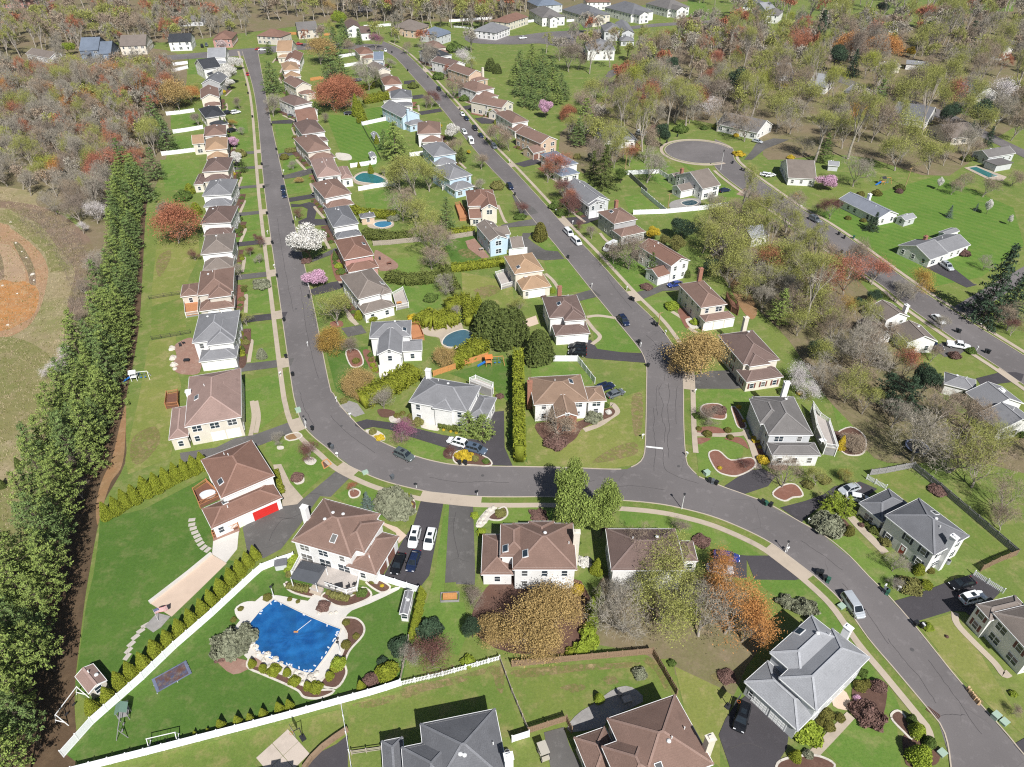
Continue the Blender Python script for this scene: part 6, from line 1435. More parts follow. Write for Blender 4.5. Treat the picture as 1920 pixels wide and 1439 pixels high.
scatter(px('1050 270 1160 210 1250 250 1240 300 1170 320 1100 330'), 20, 5.5, MIXR, 'left of the turning circle', (3.6, 5))
scatter(px('1000 90 1100 60 1180 90 1180 130 1100 140 1050 120 1000 110'), 16, 6, MIXR, 'around the columned white house', (3.6, 5))
scatter(px('480 84 640 74 760 60 900 100 860 110 760 84 620 96'), 12, 7, MIXL, 'around the road junction at the top', (3.6, 5))

# the trees that show largest stand singly, up to three hundred of a kind; the rest join the far mass
have = {}
for rec in THINGS: n_ = rec[0].name.split('.')[0]; have[n_] = have.get(n_, 0) + 1
REST = []
for s_, p, r, kind, mat, where, sz_, b_ in sorted(PENDING, key=lambda q: -q[0]):
    d, nm, cat = DESC[kind]; cw = COLW[mat]
    if have.get(nm, 0) >= 298: REST.append((p, r)); continue
    have[nm] = have.get(nm, 0) + 1
    wh_ = where if 'left wood' in where or 'cross street' in where else relation(p)
    plant(p, r, kind, mat, f'{d} {cw} tree {wh_}', cat=cat, name=nm, group=f'{d} {cw} trees {where}', sz=sz_, bark=BARKL if kind == 'tall' and b_ < .4 else None)
def light_tree(seed, h, buds):
    a = make_open_tree(seed, h, .3, 3, .55, 5, 12, buds * 2, .075, .014, .36)
    out = []
    for me in a:
        v = np.empty(len(me.vertices) * 3, np.float32); me.vertices.foreach_get('co', v); v = v.reshape(-1, 3)
        ts, qs = [], []
        for p in me.polygons: (ts if len(p.vertices) == 3 else qs).append(tuple(p.vertices))
        out.append((v, np.array(ts).reshape(-1, 3), np.array(qs).reshape(-1, 4)))
    return out
LIGHT = [light_tree(61, 3.0, 0), light_tree(62, 2.8, 0), light_tree(63, 2.3, 5), light_tree(64, 2.2, 5)]
def mass(name, polys, n, gap, cols, rest=()):
    """a far wood that reads as one mass: all its trees in one object"""
    mats = [BARK, BARKL] + [TWIG[c] for c in cols]; Vs, T3, T4, m3, m4 = [], [], [], [], []; off = 0; done = []
    per = n // len(polys)
    spots = list(rest)
    for poly in polys:
        xs = [p.x for p in poly]; ys = [p.y for p in poly]; c = 0
        for _ in range(per * 12):
            if c >= per: break
            p = Vector((rw.uniform(min(xs), max(xs)), rw.uniform(min(ys), max(ys)), 0))
            if not inside(p, poly) or any(abs(p.x - k.x) < r and -20 < p.y - k.y < r for k, r in KEEP) or any((p - q).length < gap for q in done): continue
            done.append(p); c += 1; spots.append((p, rw.uniform(4.4, 7)))
    for p, r in spots:
        if 1:
            a = rw.uniform(0, 6.28); j = rw.randrange(len(LIGHT)); ct = 2 + rw.randrange(len(cols)); bk = rw.random() < .35
            R = np.array([[math.cos(a), -math.sin(a), 0], [math.sin(a), math.cos(a), 0], [0, 0, rw.uniform(.9, 1.3)]]) * r
            for (v, t3, t4), mi in zip(LIGHT[j], (1 if bk else 0, ct)):
                Vs.append(v @ R.T + np.array([p.x, p.y, 0])); 
                if len(t3): T3.append(t3 + off); m3.append(np.full(len(t3), mi))
                if len(t4): T4.append(t4 + off); m4.append(np.full(len(t4), mi))
                off += len(v)
    me = npmesh(name, np.concatenate(Vs), [np.concatenate(T3), np.concatenate(T4)], mats, np.concatenate(m3 + m4))
    stuff(add(name, me))
tufts('dry_straw', [px('-300 420 0 352 70 385 130 420 165 480 168 560 150 650 95 770 85 860 100 940 60 1010 0 1090 -300 1200')], 9000, LEAF_STRAW, .05, .55, 5)
tufts('weeds', [px('-300 360 0 354 70 390 150 450 166 520 150 650 100 760 90 860 60 1010 -200 1100')], 2600, LEAF['olive'], .07, .5, 6)
tufts('brush', [px('30 392 90 400 150 440 172 500 170 570 140 560 100 470 40 420'), px('130 560 172 560 160 650 110 740 100 700 130 620')], 2200, TWIG['mauve'], .03, 1.3, 7)
mass('far_woods', [px('-300 66 -100 56 200 46 480 50 640 40 640 8 0 10 -400 20'), px('640 40 900 60 960 40 1000 22 960 8 640 8'), px('-500 8 0 8 700 6 1000 6 1300 -2 1300 -30 400 -30 -500 -24'), px('1440 50 1700 44 1990 56 2040 10 1990 -20 1500 -20 1300 0 1330 34')], 470, 5.0, ['grey', 'brown', 'olive', 'grey', 'olive', 'brown', 'rust'], REST)
mass('far_woods', [px('-500 -24 400 -30 1300 -30 2100 -24 2300 -60 1300 -75 300 -75 -700 -60')], 150, 9, ['grey', 'brown', 'olive', 'grey'])
# ------------------------------------------------------------------ vehicles
PAINT = {k: M('paint_' + k, v, .28, .03, .5, .25 if k not in ('white', 'red') else 0, .6, big=0) for k, v in dict(
    white=(.74, .75, .76), black=(.012, .013, .016), navy=(.018, .03, .075), silver=(.50, .53, .56), grey=(.16, .18, .20), bluegrey=(.11, .15, .21), green=(.12, .15, .15), red=(.36, .02, .02), blue=(.03, .06, .26), cream=(.60, .55, .46)).items()}
RUBBER = M('rubber', (.014, .014, .014), .85, .1, 4); RIM = M('rim_alloy', (.45, .46, .48), .35, .05, 4, .7)
AUTO = glassmat('car_glass', (.012, .016, .02)); LAMP = M('headlight', (.75, .76, .78), .15, .02, 3); TAIL = M('tail_light', (.35, .012, .012), .25, .05, 3)
CARS = dict(  # length, half width, roof z, belt z, sill z, greenhouse base x0 x1, roof x0 x1, roof half width
    sedan=(4.75, .92, 1.45, .95, .28, -1.95, 1.25, -1.25, .35, .62), suv=(4.8, .96, 1.74, 1.08, .32, -2.28, 1.25, -2.0, .55, .70), minivan=(5.1, .99, 1.76, 1.05, .28, -2.42, 1.75, -2.2, .85, .74),
    van=(5.7, 1.0, 2.35, 1.2, .32, -2.75, 2.1, -2.7, 1.35, .88), pickup=(5.7, 1.0, 1.85, 1.12, .42, -.95, 1.4, -.6, .75, .72))
CARM = {}
def car_meshes(k):
    if k in CARM: return CARM[k]
    L, W, ZR, ZB, ZS, b0, b1, r0, r1, wr = CARS[k]; h = L / 2
    hood = ZB - (.02 if k == 'van' else .14)
    st = [(-h, W * .8, ZS + .18, ZB - .18), (-h + .12, W * .93, ZS + .04, ZB - .04), (-h + .6, W, ZS, ZB), (b0 + .5, W, ZS, ZB), (0, W, ZS, ZB), (b1 - .25, W, ZS, ZB), (b1 + .35, W * .98, ZS, hood + .08), (h - .45, W * .93, ZS, hood), (h - .12, W * .82, ZS + .06, hood - .12), (h, W * .66, ZS + .16, hood - .24)]
    mb = MB(); n = 8
    for x, w, z0, z1 in st:
        zm = z0 + (z1 - z0) * .55
        mb.v += [(x, -w * .9, z0), (x, -w, z0 + .14), (x, -w, zm), (x, -w * .9, z1), (x, w * .9, z1), (x, w, zm), (x, w, z0 + .14), (x, w * .9, z0)]
    for i in range(len(st) - 1):
        for j in range(n):
            q = (j + 1) % n
            mb.f.append((i * n + j, i * n + n + j, i * n + n + q, i * n + q)); mb.m.append(0)
    mb.f.append(tuple(range(n))); mb.m.append(0); mb.f.append(tuple((len(st) - 1) * n + j for j in range(n))[::-1]); mb.m.append(0)
    wb = W * .9
    A = [(b0, -wb, ZB - .02), (b1, -wb, ZB - .02), (b1, wb, ZB - .02), (b0, wb, ZB - .02)]; R = [(r0, -wr, ZR), (r1, -wr, ZR), (r1, wr, ZR), (r0, wr, ZR)]
    mb.quad(R)
    Rm = [((r0 + r1) / 2 + (r1 - r0) * .28 * sx, wr * .75 * sy, ZR + .045) for sx, sy in ((-1, -1), (1, -1), (1, 1), (-1, 1))]
    for i in range(4): mb.quad([R[i], R[(i + 1) % 4], Rm[(i + 1) % 4], Rm[i]])
    mb.quad(Rm)
    for i in range(4): mb.quad([A[i], A[(i + 1) % 4], R[(i + 1) % 4], R[i]])
    if k == 'pickup':
        mb.box(-h + .12, -W * .92, ZB, b0 - .1, -W * .8, ZB + .1); mb.box(-h + .12, W * .8, ZB, b0 - .1, W * .92, ZB + .1); mb.box(-h + .05, -W * .92, ZB, -h + .14, W * .92, ZB + .1)
    if k in ('suv',):
        for s in (-1, 1): mb.bar((r0 + .2, s * (wr - .05), ZR + .07), (r1 - .2, s * (wr - .05), ZR + .07), .05, .05)
    body = mb.mesh('body', [PAINT['white']])
    def pane(p, q, r, s, o):
        c = (Vector(p) + Vector(q) + Vector(r) + Vector(s)) / 4
        g = MB(); g.quad([tuple(c + (Vector(v) - c) * .86 + Vector(o)) for v in (p, q, r, s)]); return g
    out = {'body': body}
    out['windscreen'] = pane(A[1], A[2], R[2], R[1], (.015, 0, .015)).mesh('windscreen', [AUTO])
    out['rear_window'] = pane(A[3], A[0], R[0], R[3], (-.015, 0, .015)).mesh('rear_window', [AUTO])
    for nm, s, i, j in (('side_window', -1, 0, 1), ('side_window', 1, 3, 2)):
        g = MB(); parts = 3 if k in ('suv', 'minivan') else 2
        if k == 'van': rng_ = [(.62, .97)]
        else: rng_ = [(.04 + .92 * q / parts, .04 + .92 * (q + 1) / parts - .03) for q in range(parts)]
        for a_, b_ in rng_:
            lo = lambda t: Vector(A[i]).lerp(Vector(A[j]), t); hi = lambda t: Vector(R[i]).lerp(Vector(R[j]), t)
            pts = [lo(a_).lerp(hi(a_), .1), lo(b_).lerp(hi(b_), .1), lo(b_).lerp(hi(b_), .88), lo(a_).lerp(hi(a_), .88)]
            g.quad([(p.x, p.y + s * .015, p.z + .008) for p in pts])
        out[nm + str(s)] = g.mesh('side_window', [AUTO])
    r = .36 if k != 'sedan' else .33
    g = MB(); g.tube((0, -.12, 0), (0, .12, 0), r, r, 14); out['tyre'] = g.mesh('tyre', [RUBBER])
    g = MB(); g.tube((0, -.13, 0), (0, .13, 0), r * .62, r * .62, 10); out['rim'] = g.mesh('rim', [RIM])
    g = MB(); g.box(-.1, -.17, -.08, .05, .17, .08); out['headlight'] = g.mesh('headlight', [LAMP])
    g = MB(); g.box(-.05, -.14, -.12, .08, .14, .12); out['tail_light'] = g.mesh('tail_light', [TAIL])
    g = MB(); g.box(-.08, -.1, -.07, .08, .1, .07); out['mirror'] = g.mesh('mirror', [PAINT['black']])
    if k in ('suv', 'minivan'):
        g = MB(); g.box(-.05, -.38, 0, .75, .38, .01); out['sunroof'] = g.mesh('sunroof', [AUTO])
    CARM[k] = out
    return out
def car(t, x, y, dx, dy, kind, paint, label, sun_roof=True, cat=None, group='cars parked around the suburb'):
    a, b = T(t, x, y); p = at(a, b, .8); q = at(*T(t, x + dx * .3, y + dy * .3), .8)
    d = q - p; ang = math.atan2(d.y, d.x); p.z = .055
    L, W, ZR, ZB, ZS, b0, b1, r0, r1, wr = CARS[kind]; ms = car_meshes(kind)
    root = empty({'sedan': 'parked_car', 'suv': 'parked_car', 'minivan': 'minivan', 'van': 'parked_van', 'pickup': 'pickup_truck'}[kind], p, ang)
    bo = add('body', ms['body'], root); setmat(bo, 0, PAINT[paint])
    big = ppm(p) > 3.2
    add('windscreen', ms['windscreen'], root); add('rear_window', ms['rear_window'], root); add('side_window', ms['side_window-1'], root); add('side_window', ms['side_window1'], root)
    for sx in (-1, 1):
        for sy in (-1, 1):
            w = empty('wheel', (sx * L * .30, sy * (W - .1), .36)); w.parent = root
            add('tyre', ms['tyre'], w)
            if big: add('rim', ms['rim'], w)
    if big:
        for sy in (-1, 1):
            add('headlight', ms['headlight'], root, (L / 2 - .12, sy * W * .62, ZB - .32)); add('tail_light', ms['tail_light'], root, (-L / 2 + .06, sy * W * .72, ZB - .2))
            add('mirror', ms['mirror'], root, (b1 - .35, sy * (W + .06), ZB + .05))
        if sun_roof and 'sunroof' in ms and ZR < 1.75: add('sunroof', ms['sunroof'], root, ((r0 + r1) / 2 + .0, 0, ZR + .05))
    tag(root, label, cat or {'pickup': 'pickup truck', 'van': 'van', 'minivan': 'van'}.get(kind, 'car'), group)
    return root
for a in (((1, 2), 1187, 1150, -50, 190, 'suv', 'white', 'white boxy car with two dark roof panels beside the pool house'), ((1, 2), 1303, 1165, -45, 160, 'suv', 'white', 'slim white car on the right side of the pool house drive'),
          ((1, 2), 1065, 1345, -60, 150, 'sedan', 'black', 'black car parked nearest the garage doors of the pool house'), ((1, 2), 1180, 1325, -60, 160, 'sedan', 'navy', 'navy car beside the black one at the pool house'),
          ((1, 2), 1112, 532, 130, 60, 'suv', 'green', 'grey-green off-road car standing on the curved road by the purple tree'), ((1, 2), 1510, 437, -130, -40, 'suv', 'white', 'white car on the half-circle drive of the arched-entry house'), ((1, 2), 1652, 487, 140, 40, 'suv', 'bluegrey', 'blue-grey car behind the white one on the half-circle drive'),
          ((2, 2), 700, 22, 110, -38, 'suv', 'navy', 'dark blue car by the white fence at the brick-front corner house'), ((2, 2), 778, 68, 110, -40, 'sedan', 'grey', 'dark grey car nearer the lawn at the brick-front corner house'), ((2, 2), 1610, 1290, 110, 20, 'sedan', 'blue', 'blue car half hidden under the orange tree'), ((2, 2), 1560, 1385, 110, 10, 'sedan', 'silver', 'silver car under the orange tree'),
          ((3, 2), 612, 783, -130, 45, 'sedan', 'silver', 'silver car with dark roof panel by the white lattice fence'), ((3, 2), 678, 852, 120, 25, 'sedan', 'white', 'white car half behind the dark grey roof'),
          ((3, 3), 640, 222, 110, 165, 'minivan', 'silver', 'silver minivan parked on the curved road at the right'), ((3, 3), 1458, 55, -150, 40, 'sedan', 'black', 'black car on the drive of the maroon-shuttered house'), ((3, 3), 1540, 165, 170, -45, 'suv', 'white', 'white car with black roof slot by the maroon-shuttered house'),
          ((2, 3), 1725, 1062, -50, 190, 'suv', 'black', 'black car on the dark drive of the pale grey hip house'),
          ((2, 1), 425, 302, 75, 75, 'minivan', 'white', 'farther of two white vans parked on the diagonal road'), ((2, 1), 485, 370, 80, 75, 'minivan', 'white', 'nearer of two white vans parked on the diagonal road'), ((2, 1), 838, 965, 80, 95, 'suv', 'navy', 'dark car parked on the diagonal road by the stone circle'),
          ((2, 1), 492, 1160, -130, -10, 'suv', 'black', 'black car nearest the garage of the two-dark-cars house'), ((2, 1), 490, 1205, -130, -10, 'suv', 'black', 'black car nearest the white fence at the two-dark-cars house'), ((2, 1), 1222, 690, -100, 22, 'sedan', 'blue', 'blue car on the drive of the long gabled white house'), ((2, 1), 735, 415, -110, 60, 'van', 'white', 'white work van half hidden behind the mauve tree'),
          ((3, 1), 352, 205, 80, 42, 'suv', 'grey', 'dark silver car parked on the right-hand road'), ((3, 1), 1345, 558, 100, 75, 'suv', 'silver', 'silver car on the drive of the angled grey ranch'), ((3, 1), 1280, 952, 100, 80, 'sedan', 'white', 'white car parked on the right-hand road near the tall spruce'), ((3, 1), 1245, 1162, 100, 15, 'suv', 'navy', 'dark blue car at the end wall of the truck-side bungalow'), ((3, 1), 1430, 1150, 120, 20, 'pickup', 'white', 'white truck with orange load on the right-hand drive'),
          ((1, 1), 210, 20, 6, 40, 'sedan', 'navy', 'dark blue car parked on the straight road'), ((1, 1), 465, 8, -80, 20, 'suv', 'black', 'dark car beside the fifth house up the second row of houses'),
          ((1, 0), 1372, 670, 40, 40, 'suv', 'black', 'black car on the upper diagonal road'), ((1, 0), 1548, 855, 36, 40, 'sedan', 'white', 'white car on the diagonal road with a navy car right behind'), ((1, 0), 1578, 887, 36, 40, 'sedan', 'navy', 'navy car close behind a white car on the diagonal road'), ((1, 0), 1642, 962, 40, 42, 'suv', 'black', 'large black car by the kerb right of the white blossom tree'), ((1, 0), 1686, 1015, 40, 42, 'sedan', 'navy', 'small navy car by the kerb right of the white blossom tree'),
          ((1, 0), 1562, 992, 40, 42, 'suv', 'white', 'white car half hidden by the white blossom tree'), ((1, 0), 1612, 1062, 44, 70, 'van', 'white', 'white box van below the white blossom tree'), ((1, 0), 1785, 1098, 45, 50, 'suv', 'grey', 'dark car by the right kerb of the diagonal road'), ((1, 0), 1905, 1400, 45, 52, 'suv', 'navy', 'dark blue car at the left kerb of the diagonal road'), ((1, 0), 202, 1412, 3, 40, 'sedan', 'navy', 'navy car by the right kerb of the straight road'),
          ((1, 0), 970, 378, 20, 40, 'sedan', 'white', 'white car at the far bend of the diagonal road'), ((1, 0), 318, 330, 60, -4, 'pickup', 'red', 'red truck on the drive of the orange-fence house'), ((1, 0), 20, 368, 50, -2, 'sedan', 'red', 'red car beside the cross street junction'), ((1, 0), 45, 372, 50, -2, 'sedan', 'white', 'white car beside the cross street junction'),
          ((0, 0), 1768, 842, 60, -12, 'suv', 'white', 'white car on the drive of the tenth house up the left row'), ((0, 0), 1710, 846, 60, -10, 'suv', 'black', 'black car in the shadow of the tenth house up the left row'), ((0, 0), 1742, 978, 60, -16, 'suv', 'black', 'black car on the drive of the ninth house up the left row'), ((0, 0), 1856, 556, 4, 40, 'sedan', 'red', 'dark red car on the far straight road'), ((0, 0), 1515, 346, 10, 30, 'suv', 'black', 'black car on the drive of the solar-roofed house'), ((0, 0), 1548, 338, 10, 30, 'suv', 'grey', 'grey car on the drive of the solar-roofed house'),
          ((2, 0), 82, 285, 60, -6, 'pickup', 'white', 'white truck parked at the far turning circle'), ((2, 0), 982, 988, 50, 16, 'pickup', 'white', 'white truck beside the turning-circle grey house'), ((2, 0), 965, 1005, 50, 16, 'suv', 'silver', 'silver car beside the turning-circle grey house'), ((2, 0), 1842, 1058, 60, 14, 'sedan', 'silver', 'silver car beside the turning-circle ranch'), ((2, 0), 1595, 1425, 60, -10, 'sedan', 'navy', 'dark blue car by the split-level house'), ((2, 0), 1905, 1308, 60, 10, 'sedan', 'white', 'white car on the upper kerb of the right-hand road'), ((2, 0), 730, 172, 60, -4, 'sedan', 'black', 'black car in front of the far cream gabled house'), ((2, 0), 1150, 100, 50, 0, 'suv', 'white', 'white car beside the far right gabled house'),
          ((3, 0), 1718, 900, 70, -14, 'pickup', 'white', 'white truck near the pale pink tree on the far street'), ((3, 0), 1640, 918, 60, -14, 'suv', 'black', 'black car beside the white truck on the far street'), ((3, 0), 486, 530, 60, 14, 'suv', 'grey', 'grey car on the far street among the trees'), ((3, 0), 15, 1310, 70, -8, 'sedan', 'white', 'white car left of the pink-blossom ranch')):
    car(*a)

# ------------------------------------------------------------------ fences
VINYL = M('vinyl_white', (.80, .81, .82), .45, .04, .8, big=.03); WOODF = M('fence_wood', (.25, .17, .11), .9, .3, 3); WOODG = M('fence_grey', (.26, .25, .25), .85, .2, 2); WOODO = M('fence_cedar', (.50, .24, .085), .8, .2, 3)
WIRE = M('fence_dark', (.045, .045, .04), .7, .1, 3); PALE = M('fence_weathered', (.36, .31, .26), .9, .25, 3)
FM = {}
def panel_mesh(style, L, mat):
    k = (style, round(L, 1), mat.name)
    if k in FM: return FM[k]
    m = MB(); x = L / 2 - .06
    if style == 'solid':
        m.box(-x, -.022, .08, x, .022, 1.72); m.box(-x, -.045, .05, x, .045, .2); m.box(-x, -.045, 1.62, x, .045, 1.76)
        for i in range(int(L / .3)): m.box(-x + i * .3, -.03, .2, -x + i * .3 + .27, .03, 1.62)
    elif style == 'board':
        n = max(4, int(L / .16))
        for i in range(n): m.box(-x + i * 2 * x / n, -.015 + (i % 2) * .02, .05, -x + (i + .88) * 2 * x / n, .01 + (i % 2) * .02, 1.7 + (i % 3) * .02)
        m.box(-x, -.06, .4, x, -.016, .5); m.box(-x, -.06, 1.35, x, -.016, 1.45)
    elif style == 'picket':
        n = max(6, int(L / .24))
        for i in range(n): m.box(-x + (i + .2) * 2 * x / n, -.012, .08, -x + (i + .75) * 2 * x / n, .012, 1.2)
        m.box(-x, .013, .3, x, .05, .4); m.box(-x, .013, .95, x, .05, 1.05)
    elif style == 'rail':
        for z in (.35, .75, 1.1): m.box(-x - .05, -.03, z - .05, x + .05, .03, z + .05)
    elif style == 'wire':
        for z in (.15, .6, 1.1): m.box(-x - .05, -.02, z - .025, x + .05, .02, z + .025)
        for i in range(int(L / .35)): m.box(-x + i * .35, -.008, .15, -x + i * .35 + .03, .008, 1.1)
    FM[k] = m.mesh('panel', [mat]); return FM[k]
def post_mesh(style, mat):
    k = ('post', style, mat.name)
    if k in FM: return FM[k]
    m = MB(); h = {'solid': 1.85, 'board': 1.75, 'picket': 1.3, 'rail': 1.25, 'wire': 1.2}[style]; w = .065 if style != 'wire' else .04
    m.box(-w, -w, 0, w, w, h); m.box(-w - .02, -w - .02, h, w + .02, w + .02, h + .06)
    FM[k] = m.mesh('post', [mat]); return FM[k]
def fence(t, s, style, mat, label, span=2.4, group=None):
    P_ = tpts(t, s) if t else px(s); org = P_[0].copy()
    root = empty('fence', org)
    first = True
    for a, b in zip(P_, P_[1:]):
        L = (b - a).length; n = max(1, round(L / span)); d = (b - a) / n; ang = math.atan2(d.y, d.x)
        pm = panel_mesh(style, d.length, mat)
        for i in range(n):
            add('panel', pm, root, a + d * (i + .5) - org, ang)
            if i or first: add('post', post_mesh(style, mat), root, a + d * i - org, ang)
        first = False
        add('post', post_mesh(style, mat), root, b - org, ang)
    tag(root, label, 'fence', group, (P_[0] + P_[-1]) / 2)
W1 = VINYL
fence(None, '120 1420 175 1358 202 1334 270 1274 330 1216 400 1155 478 1082 492 1070 522 1058 552 1048', 'solid', W1, 'long white vinyl fence beside the row of yellow-green arborvitae')
fence(None, '140 1450 275 1416 375 1390 480 1363 548 1345 637 1320 692 1305 725 1295 752 1286', 'solid', W1, 'long white vinyl fence running along the bottom of the pool garden')
fence(None, '752 1286 830 1268 937 1238', 'picket', W1, 'white picket fence above the lawn of the charcoal-roofed bottom house', 2.0)
fence(None, '937 1238 960 1300 990 1372', 'rail', PALE, 'grey rail fence between the two bottom lawns')
fence(None, '960 1392 992 1382', 'solid', W1, 'short white fence beside the golf cart')
fence(None, '751 1280 767 1200', 'picket', PALE, 'grey picket fence under the dark red tree')
fence(None, '640 1320 650 1380 661 1450', 'rail', W1, 'white rail fence left of the charcoal-roofed bottom house')
fence(None, '660 1416 715 1408', 'rail', PALE, 'short rail fence at the side of the charcoal-roofed bottom house')
fence(None, '960 1251 1080 1240 1222 1227', 'board', WOODF, 'brown wooden board fence below the amber tree')
fence(None, '1223 1227 1245 1264 1268 1304', 'board', WOODF, 'brown board fence beside the reddish bottom roof')
fence(None, '990 1376 1062 1353 1072 1375', 'board', WOODF, 'brown board fence round the concrete pad')
fence(None, '703 1086 742 1098 786 1112', 'solid', W1, 'short white fence at the end of the pool house drive')
fence(None, '1624 899 1640 908 1660 918', 'picket', W1, 'white lattice fence behind the silver and white cars', 1.8)
fence(None, '1630 892 1660 888 1711 878', 'board', WOODG, 'grey fence behind the white lattice fence')
fence(None, '1712 880 1760 918 1830 978 1905 1042', 'board', WOODG, 'long dark fence behind the fenced grey-roofed house')
fence(None, '1905 1042 1870 1056 1838 1072', 'board', WOODF, 'brown fence at the right end of the fenced garden')
fence(None, '1825 1079 1850 1095 1880 1113', 'picket', W1, 'white fence beside the drive of the maroon-shuttered house', 1.8)
fence(None, '1187 403 1248 401 1310 395 1364 388', 'solid', W1, 'white vinyl fence below the small dark pool')
fence(None, '1202 361 1226 382 1248 400', 'solid', W1, 'white vinyl fence dividing two lawns left of the small dark pool')
fence((2, 0), '840 1315 960 1308 1100 1302 1190 1362', 'solid', W1, 'white vinyl fence behind the split-level house')
fence((2, 0), '880 1325 950 1390 1010 1450', 'solid', WOODG, 'grey fence running down beside the dark cedar')
fence((2, 1), '310 1272 400 1272 490 1272 555 1355 620 1440', 'solid', W1, 'white vinyl fence between the two-dark-cars house and the corner lawn')
fence((1, 1), '1330 1385 1450 1345 1560 1305 1740 1245', 'board', WOODO, 'orange cedar fence above the playset lawn')
fence((1, 1), '880 405 1000 398 1120 385 1230 375', 'board', PALE, 'weathered wooden fence below the olive hedge')
fence((1, 1), '1440 360 1540 345 1640 328', 'board', PALE, 'weathered wooden fence below the red deck')
fence((1, 0), '795 945 900 922 1040 892', 'solid', W1, 'white fence left of the pale blue house up the third row of houses')
fence((1, 0), '798 950 840 1030 890 1110 940 1205', 'wire', WIRE, 'dark mesh fence along the long back lawn', 2.8)
fence((1, 0), '710 1260 800 1248 900 1232', 'solid', W1, 'white fence above the green pool')
fence((1, 0), '770 1435 900 1412 1040 1392', 'solid', W1, 'white fence below the green pool')
fence((1, 0), '665 505 800 485', 'solid', W1, 'white fence left of the grey tree in the upper gardens'); fence((1, 0), '620 438 755 415', 'solid', W1, 'white fence above the grey tree in the upper gardens')
fence((1, 0), '810 210 910 204 1010 196', 'solid', W1, 'white fence right of the half-timbered house'); fence((1, 0), '1450 168 1600 158 1765 146', 'solid', W1, 'white fence left of the far steep-roofed house')
fence((1, 0), '1485 208 1560 214 1630 224', 'picket', W1, 'white picket fence in front of the far hidden grey house'); fence((1, 0), '1155 1178 1270 1162', 'solid', W1, 'white fence right of the tall middle pine')
fence((1, 0), '410 610 460 602 510 595', 'board', WOODO, 'red-brown fence behind the twelfth house up the second row of houses'); fence((1, 0), '185 268 265 262 310 262', 'board', WOODO, 'orange fence at the head of the straight road'); fence((1, 0), '510 270 560 268', 'board', WOODO, 'orange fence right of the orange-fence house')
for s, l in (('1250 868 1350 858 1460 842', 'farthest'), ('1300 1004 1410 988 1525 968', 'middle'), ('1215 1170 1350 1155 1480 1138', 'nearest')):
    fence((0, 0), s, 'solid', W1, f'{l} of three white fences crossing the left row back lawns')
fence((0, 0), '1300 495 1410 482', 'solid', W1, 'upper white fence behind the far end of the left row'); fence((0, 0), '1290 545 1412 515', 'solid', W1, 'lower white fence behind the far end of the left row'); fence((0, 0), '1412 445 1414 515', 'wire', WIRE, 'dark fence behind the far end of the left row')
fence((0, 1), '1120 808 1230 790 1350 772', 'wire', WIRE, 'dark wire fence behind the third house up the left row', 2.8); fence((0, 1), '1140 1112 1280 1088 1432 1062', 'wire', WIRE, 'dark wire fence behind the second house up the left row', 2.8)
fence((2, 0), '45 178 130 170 215 162', 'solid', W1, 'white fence left of the far left gabled house'); fence((2, 0), '410 168 495 162', 'solid', W1, 'white fence right of the far left gabled house'); fence((2, 0), '740 88 840 82', 'solid', W1, 'white fence between two far row houses')

# ------------------------------------------------------------------ swimming pools
TARP = bpy.data.materials.new('blue_tarp'); nt, b = nodes(TARP); v = world_co(nt)
c_ = mixc(nt, ramp(nt, noise(nt, v, .5, 4), .35, .7), (.010, .075, .24), (.02, .14, .37)); c_ = mixc(nt, ramp(nt, noise(nt, v, .28, 3), .5, .62), c_, mixc(nt, .5, c_, (.015, .08, .2))); c_ = mixc(nt, ramp(nt, noise(nt, v, 1.1, 6, .8), .68, .76), c_, (.16, .24, .33))
nt.links.new(c_, b.inputs['Base Color']); b.inputs['Roughness'].default_value = .26
bp = nt.nodes.new('ShaderNodeBump'); bp.inputs['Strength'].default_value = .6; bp.inputs['Distance'].default_value = .12; nt.links.new(noise(nt, v, 1.6, 5, .65), bp.inputs['Height']); nt.links.new(bp.outputs[0], b.inputs['Normal'])
def water(name, col):
    m = bpy.data.materials.new(name); nt, b = nodes(m); v = world_co(nt)
    nt.links.new(mixc(nt, noise(nt, v, .4, 3), sc(col, .7), sc(col, 1.25)), b.inputs['Base Color']); b.inputs['Roughness'].default_value = .07; b.inputs['Specular IOR Level'].default_value = .5
    bp = nt.nodes.new('ShaderNodeBump'); bp.inputs['Strength'].default_value = .15; bp.inputs['Distance'].default_value = .05; nt.links.new(noise(nt, v, 3, 2), bp.inputs['Height']); nt.links.new(bp.outputs[0], b.inputs['Normal'])
    return m
COPING = M('pool_coping', (.58, .53, .46), .8, .1, 1.5, co='w')
